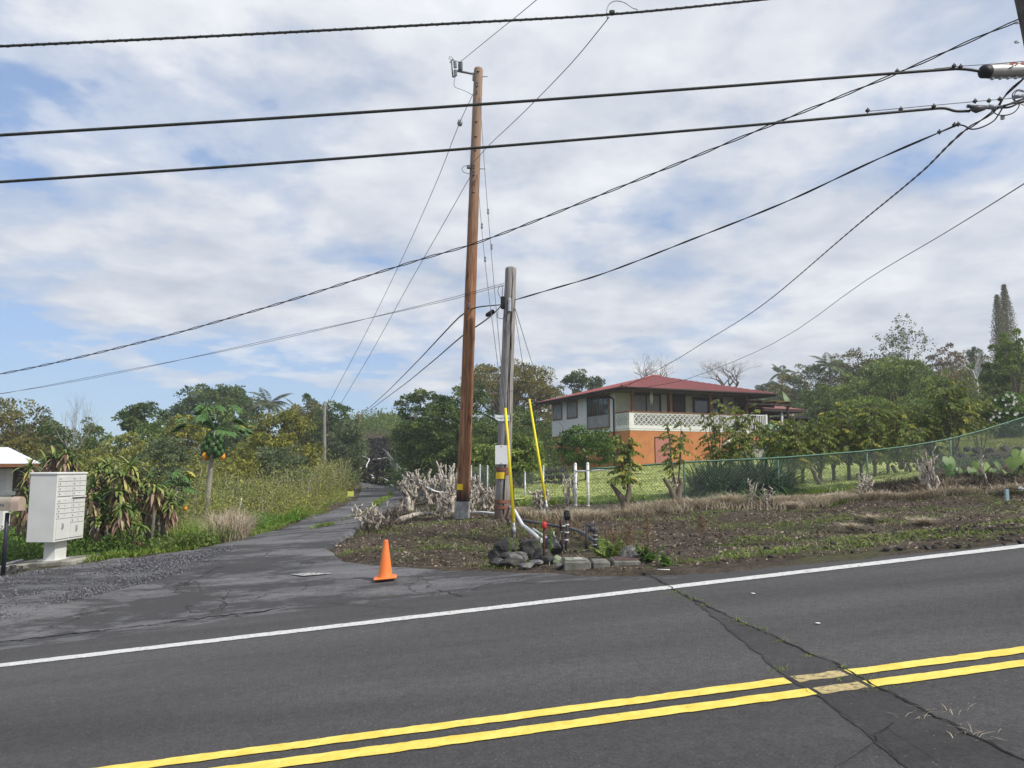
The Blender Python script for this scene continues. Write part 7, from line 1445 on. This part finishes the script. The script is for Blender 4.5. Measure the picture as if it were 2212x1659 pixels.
# private mailbox at the left edge
mbp = P(14, 1088, 11.3); MP = empty('mailbox', (mbp.x, mbp.y, zt(mbp.x, mbp.y)), 'tan rural mailbox on a dark post at the left edge of the photo', 'mailbox'); m_ = MB()
M_TAN = pm('mailbox_tan', (.27, .235, .19), (.34, .3, .25), 5, .45); M_TANF = pm('mailbox_door', (.36, .27, .21), (.44, .34, .27), 5, .5)
prof = [(-.085, 0), (.085, 0), (.085, .12)]+[(.085*math.cos(t), .12+.085*math.sin(t)) for t in np.linspace(.25, math.pi-.25, 8)]+[(-.085, .12)]
x0, x1 = P(-24, 1100, mbp.y).x, P(31, 1100, mbp.y).x; zb_ = P(14, 1103, mbp.y).z; k = len(prof)
m_.add([(x0, mbp.y+a, zb_+b) for a, b in prof]+[(x1, mbp.y+a, zb_+b) for a, b in prof], [(i, (i+1) % k, k+(i+1) % k, k+i) for i in range(k)]+[tuple(range(k))]); m_.build('body', M_TAN, MP)
m_ = MB(); prof2 = [(a*1.06, b*1.03) for a, b in prof]; m_.add([(x1-.01, mbp.y+a, zb_+b) for a, b in prof2]+[(x1+.11, mbp.y+a, zb_+b) for a, b in prof2], [(i, (i+1) % k, k+(i+1) % k, k+i) for i in range(k)]+[tuple(range(k, 2*k)), tuple(range(k))[::-1]], False); m_.build('door', M_TANF, MP)
text('Silva', .075, M_INK, Matrix.Translation((P(8, 1087, mbp.y).x, mbp.y-.0865, zb_+.09)) @ FM, MP)
pb_ = hit(6, 1245); MB().tube([pb_, P(16, 1108, mbp.y)], [.03, .028], 10).build('post', pm('dark_post', (.02, .02, .035), (.04, .04, .06), 5, .5), MP)
q = hit(30, 1216); tag(MB().tube([P(10, 1219, 11.6), P(48, 1210, 12.2)], .022, 8).build('pipe', pm('grey_pipe', (.12, .12, .15), (.2, .2, .24), 8, .5), loc=q), 'grey pipe lying between the mailbox post and the slab', 'pipe')
q = hit(156, 1196); qt = P(156, 1158, q.y); tag(MB().tube([q-Vector((0, 0, .1)), qt], .045, 10).build('wooden_stake', M_BARKG, loc=q), 'short round wooden post behind the mailbox cabinet', 'post')
for i in range(16):
    p = hit(rng.uniform(5, 55), rng.uniform(1226, 1246)); m_ = MB(); s = rng.uniform(.04, .09); m_.rock(p+Vector((0, 0, s*.3)), (s, s*.8, s*.6), 300+i, 1, rng.uniform(0, 3)); o = tag(m_.build('stone', M_LAVA, loc=p), 'small dark stone on the ground around the mailbox post', 'stone', 'loose stones at the mailbox post')
# field side: white stake, yellow sign, far cone and pipes
q = hit(516, 1110); tag(MB().tube([q, P(522, 1076, q.y)], .018, 6).build('marker_stake', M_WPT, loc=q), 'thin white stake leaning in the weeds left of the drive', 'stake')
q = hit(757, 1090); c = P(757.5, 1067, q.y-.3); o = empty('warning_sign', (c.x, c.y, q.z), 'small yellow sign board at the edge of the weeds beside the drive', 'sign'); m_ = MB(); w_ = 13/F*c.y; m_.box(c, (w_, .02, w_*.82)); pl_ = m_.build('board', pm('yellow_sign', (.62, .66, .1), (.72, .74, .18), 4, .5), o); MB().tube([(c.x, c.y+.02, q.z), (c.x, c.y+.02, c.z)], .015, 5).build('stake', M_BARKG, o)
q = P(768, 1006, 64); o = empty('traffic_cone', q, 'tiny far orange traffic cone up the drive', 'traffic cone'); m_ = MB(); m_.lathe(q, [(.2, 0), (.2, .04), (.13, .05), (.04, .62), (.001, .64)], 12); m_.build('body', M_CONE, o)
M_PVC = pm('white_pipe', (.66, .67, .68), (.76, .77, .78), 7, .5, dirt=((.4, .38, .34), 9, .6, .5))
def r3(x, y): return (1350+x*.211)/1.8228, (1600+y*.211)/1.8228
for lab, pts, r_ in [('far white pipe forking down from the far brown pole', [(305, 925), (345, 918), (370, 975), (470, 1028), (490, 1040), (485, 1090), (445, 1170), (438, 1240)], .05), ('far white pipe, upper strand of the fork', [(345, 918), (410, 940), (430, 1000), (470, 1030)], .04), ('far straight white pipe reaching the wire fence', [(480, 1028), (640, 1018), (820, 1000)], .03),
                     ('curved pair of white pipes at the bend of the drive', [(490, 1300), (535, 1318), (555, 1350), (575, 1405)], .045), ('inner of the curved pipes at the bend', [(500, 1300), (540, 1335), (548, 1400)], .03), ('long white pipe on the bank right of the drive', [(672, 1362), (740, 1390), (800, 1425), (866, 1470)], .05), ('short broken white pipe lower on the bank', [(890, 1502), (950, 1540)], .035)]:
    Q_ = [hit(*r3(x, y)) for x, y in pts]; Q_ = [p+Vector((0, 0, .14+.04*i % 2)) for i, p in enumerate(Q_)]; m_ = MB(); m_.tube(Q_, r_, 6); tag(m_.build('white_pipe', M_PVC, loc=Q_[0]), lab, 'pipe', 'white pipes along the far drive')
g0 = P(777, 962, 86); o = empty('pipe_goal', g0, 'yellow and white pipe frame standing beside the clipped hedge', 'frame'); MB().tube([P(777, 950, 86), P(794, 950.5, 86)], .05, 6).build('crossbar', M_WPT, o); MB().tube([P(794, 950.5, 86), P(794, 974, 86)], .05, 6).build('upright', M_GUARD, o)
# ---- pipes, valves, rocks and concrete by the guards
def r4(x, y): return (1980+x*.23508)/1.8228, (1980+y*.23508)/1.8228
yv = hit(1216, 1200).y
def P4(x, y, d=None): return P(*r4(x, y), d or yv)
def G4(x, y): return hit(*r4(x, y))
q = G4(115, 280); a_ = [G4(115, 280)+Vector((0, 0, .25)), G4(200, 300)+Vector((0, 0, .2)), P4(330, 370, 12.9), P4(500, 500, 12.4), P4(655, 640, 11.9)]; tag(MB().tube(a_, [.028, .03, .03, .03, .03], 10).build('white_pipe', M_PVC, loc=q), 'thick white plastic pipe sloping down from the yellow guard', 'pipe')
tag(MB().tube([P4(505, 435, 12.9), P4(620, 510, 12.6), P4(750, 600, 12.3)], .018, 8).build('white_pipe', M_PVC, loc=P4(505, 435, 12.9)), 'dirty thinner white pipe beside the thick one', 'pipe')
tag(MB().tube([P4(855, 480, 12), P4(852, 530, 12), P4(870, 570, 12)], .009, 6).build('white_pipe', M_PVC, loc=P4(855, 480, 12)), 'short curved white pipe end sticking up', 'pipe')
tag(MB().tube([P4(300, 290, 13.9), P4(560, 330, 13.7), P4(820, 375, 13.4), P4(1120, 425, 13), P4(1300, 480, 12.7), P4(1420, 550, 12.4), P4(1505, 625, 12.2)], .026, 10).build('black_hose', pm('hose', (.05, .055, .065), (.11, .12, .135), 8, .45), loc=P4(300, 290, 13.9)), 'long dark plastic hose curving over the bank', 'hose')
M_PIPE = pm('iron_pipe', (.05, .045, .045), (.13, .12, .12), 14, .6, .4, metal=.3); M_RUST = pm('rusty_iron', (.05, .025, .02), (.12, .055, .042), 14, .8, .4)
vt = empty('water_valve', P4(1560, 820, yv), 'grey water pipes joined by a valve at the top, right group', 'water valve')
MB().tube([P4(1395, 770), P4(1405, 600), P4(1415, 390)], .026, 10).build('pipe', M_PIPE, vt); MB().tube([P4(1570, 860), P4(1555, 700), P4(1550, 500), P4(1550, 460), P4(1530, 425), P4(1490, 410)], .036, 10).build('pipe', M_PIPE, vt)
m_ = MB(); m_.tube([P4(1400, 385), P4(1440, 375), P4(1500, 415)], .03, 8); m_.tube([P4(1465, 420), P4(1480, 380), P4(1505, 340)], .028, 8); m_.tube([P4(1530, 440), P4(1545, 400), P4(1550, 350)], .015, 6); m_.tube([P4(1440, 345), P4(1545, 345)], .016, 6); m_.tube([P4(1455, 430), P4(1520, 440)], .05, 10); m_.build('valve_body', M_PIPE, vt)
for y in (530, 600, 690): m_ = MB(); m_.tube([P4(1545, y), P4(1545, y+18)], .041, 10); m_.build('coupling', M_GALV, vt)
v2 = empty('water_valve', P4(1060, 780, yv), 'taller pipe stand with a black double valve on top, left group', 'water valve')
MB().tube([P4(1055, 800), P4(1062, 640), P4(1078, 480), P4(1075, 300)], .02, 8).build('pipe', M_PIPE, v2); MB().tube([P4(990, 800), P4(1000, 620), P4(1025, 400), P4(1030, 230)], .018, 8).build('pipe', M_PIPE, v2)
m_ = MB(); m_.tube([P4(1050, 120), P4(1055, 190)], .022, 8); m_.tube([P4(1098, 130), P4(1095, 190)], .018, 8); m_.tube([P4(1020, 185), P4(1110, 180)], .028, 8); m_.tube([P4(1040, 225), P4(1125, 225)], .032, 8); m_.tube([P4(1055, 190), P4(1062, 290)], .03, 8); m_.tube([P4(1100, 190), P4(1100, 280)], .022, 8); m_.build('valve_body', M_BLK, v2)
for x, y in ((1065, 610), (1075, 485), (1075, 355), (1020, 375)): m_ = MB(); m_.tube([P4(x, y), P4(x, y+22)], .03, 8); m_.build('clamp', M_WPT, v2)
m_ = MB(); m_.tube([P4(970, 486), P4(1060, 486)], .008, 5); m_.build('cross_wire', M_WPT, v2)
for lab, pts, r_ in [('rusty iron bar leaning right behind the valve', [(925, 790), (1000, 650), (1055, 500), (1130, 330)], .015), ('short rusty bar standing behind the valve', [(968, 500), (965, 280)], .017), ('thin rusty bar crossing the valve pipes', [(950, 700), (1010, 560), (1040, 480)], .012), ('bent rusty reinforcing bar', [(1010, 640), (990, 520), (1040, 430), (1085, 440)], .01)]:
    tag(MB().tube([P4(x, y, yv+.1) for x, y in pts], r_, 7).build('rusty_bar', M_RUST, loc=P4(*pts[0], yv+.1)), lab, 'iron bar', 'rusty iron bars by the valves')
st1 = empty('marker_stake', G4(685, 1010), 'tall rusty stake with a red sleeve near its top', 'stake'); ys = G4(685, 1010).y; MB().tube([P4(685, 1015, ys), P4(690, 600, ys), P4(697, 238, ys)], .016, 8).build('stake', M_RUST, st1)
M_RED = pm('red_tape', (.5, .03, .035), (.62, .05, .05), 6, .45); m_ = MB(); m_.tube([P4(692, 438, ys-.005), P4(692, 425, ys-.005), P4(693, 330, ys-.005), P4(694, 315, ys-.005)], [.018, .034, .034, .02], 10); m_.build('red_sleeve', M_RED, st1)
st2 = empty('marker_stake', G4(405, 760), 'short rusty stake with a red strip behind the rocks', 'stake'); ys = G4(405, 780).y; MB().tube([P4(405, 760, ys), P4(413, 555, ys)], .012, 6).build('stake', M_RUST, st2); m_ = MB(); m_.tube([P4(397, 760, ys-.02), P4(402, 650, ys-.02)], .015, 6); m_.build('red_strip', M_RED, st2)
q = hit(2175, 1082); qa = P(2175, 1056, q.y); o = empty('marker_post', q, 'pale blue square stake with a thin rod on top at the right edge', 'stake'); m_ = MB(); m_.box(((q.x+qa.x)/2, q.y, (q.z+qa.z)/2), (.055, .055, qa.z-q.z)); m_.build('stake', pm('pale_blue', (.3, .42, .45), (.4, .52, .55), 6, .7), o); MB().tube([qa-Vector((.03, 0, -.01)), qa+Vector((.45, 0, -.02))], .008, 5).build('rod', M_BLK, o)
q = hit(2207, 1070); m_ = MB(); m_.rock(P(2206, 1056, q.y), (.06, .06, .075), 77, 2); tag(m_.build('white_rock', M_WPT, loc=q), 'white painted rock at the right edge of the bank', 'rock')
# rocks
rocks = [((100, 745), (.36, .28, .2), 'broad flat-topped dark rock at the back of the pile', 1, 0), ((480, 830), (.24, .2, .21), 'pointed dark rock in the middle of the pile', 2, 0), ((280, 930), (.2, .16, .13), 'pale speckled rock at the front of the pile', 3, 1), ((60, 920), (.2, .2, .14), 'dark brown rock low on the left of the pile', 4, 0), ((130, 1010), (.22, .16, .07), 'flat dark rock at the bottom of the pile', 5, 0),
         ((815, 700), (.235, .2, .2), 'large rounded grey-green boulder beside the red-sleeved stake', 6, 1), ((750, 940), (.13, .12, .13), 'dark rock under the rounded boulder', 7, 0), ((915, 950), (.12, .06, .08), 'pale green flat stone leaning by the concrete box', 8, 2), ((600, 990), (.16, .1, .05), 'flat grey stone in front of the pile', 9, 1), ((430, 1040), (.12, .1, .06), 'small purple-grey stone in front of the pile', 10, 1),
         ((640, 900), (.18, .16, .16), 'dark sloping rock between the pile and the stake', 11, 0), ((-60, 870), (.2, .18, .16), 'rounded dark rock at the left end of the pile', 12, 0), ((-130, 985), (.1, .1, .07), 'small dark stone left of the pile', 13, 0), ((-20, 1000), (.12, .08, .06), 'small light grey stone at the left foot of the pile', 14, 1), ((955, 1050), (.1, .08, .05), 'pale stone at the foot of the concrete box', 15, 1),
         ((2120, 830), (.2, .15, .13), 'pale grey clump of rock right of the concrete, left lump', 16, 1), ((2260, 860), (.16, .14, .1), 'pale grey clump of rock right of the concrete, right lump', 17, 1), ((2010, 880), (.09, .07, .08), 'white stone beside the pale clump', 18, 1)]
for (x, y), sz, lab, sd_, mt in rocks:
    u, v = r4(x, y); g = hit(u, v+8); d_ = min(g.y, yv+.2); c = P(u, v, d_); m_ = MB(); m_.rock(c, sz, 40+sd_, 3, sd_*1.3, .35); tag(m_.build('rock', [M_LAVA, M_ROCKL, pm('green_rock', (.14, .17, .11), (.28, .32, .22), 6, .9, .6)][mt], loc=c), lab, 'rock', 'rocks at the road edge')
# clods on the bank
for i in range(46):
    u, v = rng.uniform(1420, 2212), rng.uniform(1135, 1215); v = min(v, 1218-(u-1420)*.055); g = hit(u, v); s = rng.uniform(.02, .065); m_ = MB(); m_.rock(g+Vector((0, 0, s*.3)), (s, s, s*.7), 500+i, 1, 0); tag(m_.build('stone', M_LAVA, loc=g), 'small dark lava stone or clod scattered on the bank', 'stone', 'small stones scattered on the bank')
# concrete meter box, slab and grate
M_CONC = pm('concrete', (.09, .088, .075), (.25, .24, .21), 4, .9, .4, 22, dirt=((.08, .1, .05), 5, .55, .6))
def slabbox(label, x0, x1, ytop, ybot, dep, name, extra=None):
    a = P4(x0, ybot, yv-1.0); yy = hit(*r4((x0+x1)/2, ybot)).y; p0 = P(*r4(x0, ytop), yy); p1 = P(*r4(x1, ytop), yy); zb_ = min(zt(p0.x, yy), zt(p1.x, yy))-.08; o = empty(name, ((p0.x+p1.x)/2, yy+dep/2, zb_), label, 'concrete box' if 'box' in name else 'slab')
    m_ = MB(); zt_ = (p0.z+p1.z)/2; m_.box(((p0.x+p1.x)/2, yy+dep/2, (zt_+zb_)/2), (p1.x-p0.x, dep, zt_-zb_), bev=.015); m_.build('body', M_CONC, o); return o, p0, p1, yy, zt_
o, p0, p1, yy, zt_ = slabbox('low concrete meter box with a lid at the edge of the road', 1028, 1480, 985, 1120, .42, 'meter_box')
m_ = MB(); m_.box(((p0.x+p1.x)/2-.02, yy+.21, zt_+.008), ((p1.x-p0.x)*.78, .3, .016), bev=.006); ld = m_.build('lid', pm('lid', (.16, .17, .13), (.26, .27, .22), 7, .8, .3), o); m_ = MB(); m_.box(((p0.x+p1.x)/2+.02, yy+.2, zt_+.02), (.1, .05, .004)); m_.build('paint_mark', M_WPT, ld)
o, p0, p1, yy, zt_ = slabbox('low concrete slab continuing right of the meter box', 1510, 1800, 990, 1085, .36, 'concrete_slab')
o, p0, p1, yy, zt_ = slabbox('sunken drain frame with a rusty grate at the road edge', 1860, 2310, 975, 1050, .42, 'drain_grate')
m_ = MB()
for i in range(9): m_.box(((p0.x+p1.x)/2, yy+.05+i*.04, zt_+.006), ((p1.x-p0.x)*.8, .02, .014))
m_.build('grate', pm('grate_rust', (.09, .055, .05), (.15, .1, .09), 12, .8), o)
q = hit(1430, 1234); tag(MB().tube([q+Vector((-.06, 0, .02)), q+Vector((.09, -.02, .02))], .006, 5).build('straw', M_WPT, loc=q), 'short white stick lying at the edge of the asphalt', 'stick')
for p_, lab in (((1628, 1285), 'small white scrap lying on the road beyond the edge line'), ((1508+270-10, 1340+10), 'tiny white scrap lying on the far lane')):
    q = on_road(*p_); m_ = MB(); m_.rock(q+Vector((0, 0, .014)), (.03, .02, .008), 9, 1); tag(m_.build('paper_scrap', M_WPT, loc=q), lab, 'scrap')
# white cloth scraps on the stumps
for pts, lab in (([(955, 1062), (962, 1066), (968, 1074), (974, 1082), (970, 1096), (977, 1100)], 'white cloth strip hanging from a stump left of the brown pole'), ([(922, 1052), (936, 1060), (950, 1064)], 'short white rag caught on a stump, left of the hanging strip')):
    y0_ = hit(960, 1106).y-.2; Q_ = [P(u, v, y0_) for u, v in pts]; vs = []
    for i, p in enumerate(Q_): wd = .03+.03*math.sin(i*1.1); vs += [p+Vector((-wd, .0, wd*.3)), p+Vector((wd, .03*math.sin(i*2), -wd*.2)), p+Vector((wd*.6, .03, .01))]
    m_ = MB(); m_.add(vs, [(3*i+a, 3*i+b, 3*i+3+b, 3*i+3+a) for i in range(len(Q_)-1) for a, b in ((0, 1), (1, 2), (2, 0))]); tag(m_.build('cloth_strip', M_WPT, loc=Q_[0]), lab, 'cloth')
q = hit(1035, 1108); tag(MB().tube([P(1018, 1107, 16.5), P(1040, 1106, 16.4), P(1078, 1110, 15.5)], .022, 8).build('white_pipe', M_PVC, loc=q), 'white pipe lying on the ground between the two near poles', 'pipe')
# ================================================================ HAZE
mh, th_, bh = newmat('haze_air'); th_.nodes.remove(bh); pv = th_.nodes.new('ShaderNodeVolumePrincipled'); pv.inputs['Color'].default_value = (.86, .9, .95, 1); pv.inputs['Density'].default_value = .0011; pv.inputs['Anisotropy'].default_value = .2
th_.links.new(pv.outputs[0], th_.nodes['Material Output'].inputs['Volume'])
mb = MB(); mb.box((0, 0, 5), (900, 900, 90)); hz = mb.build('haze', mh); hz['kind'] = 'stuff'
SC.cycles.volume_bounces = 0
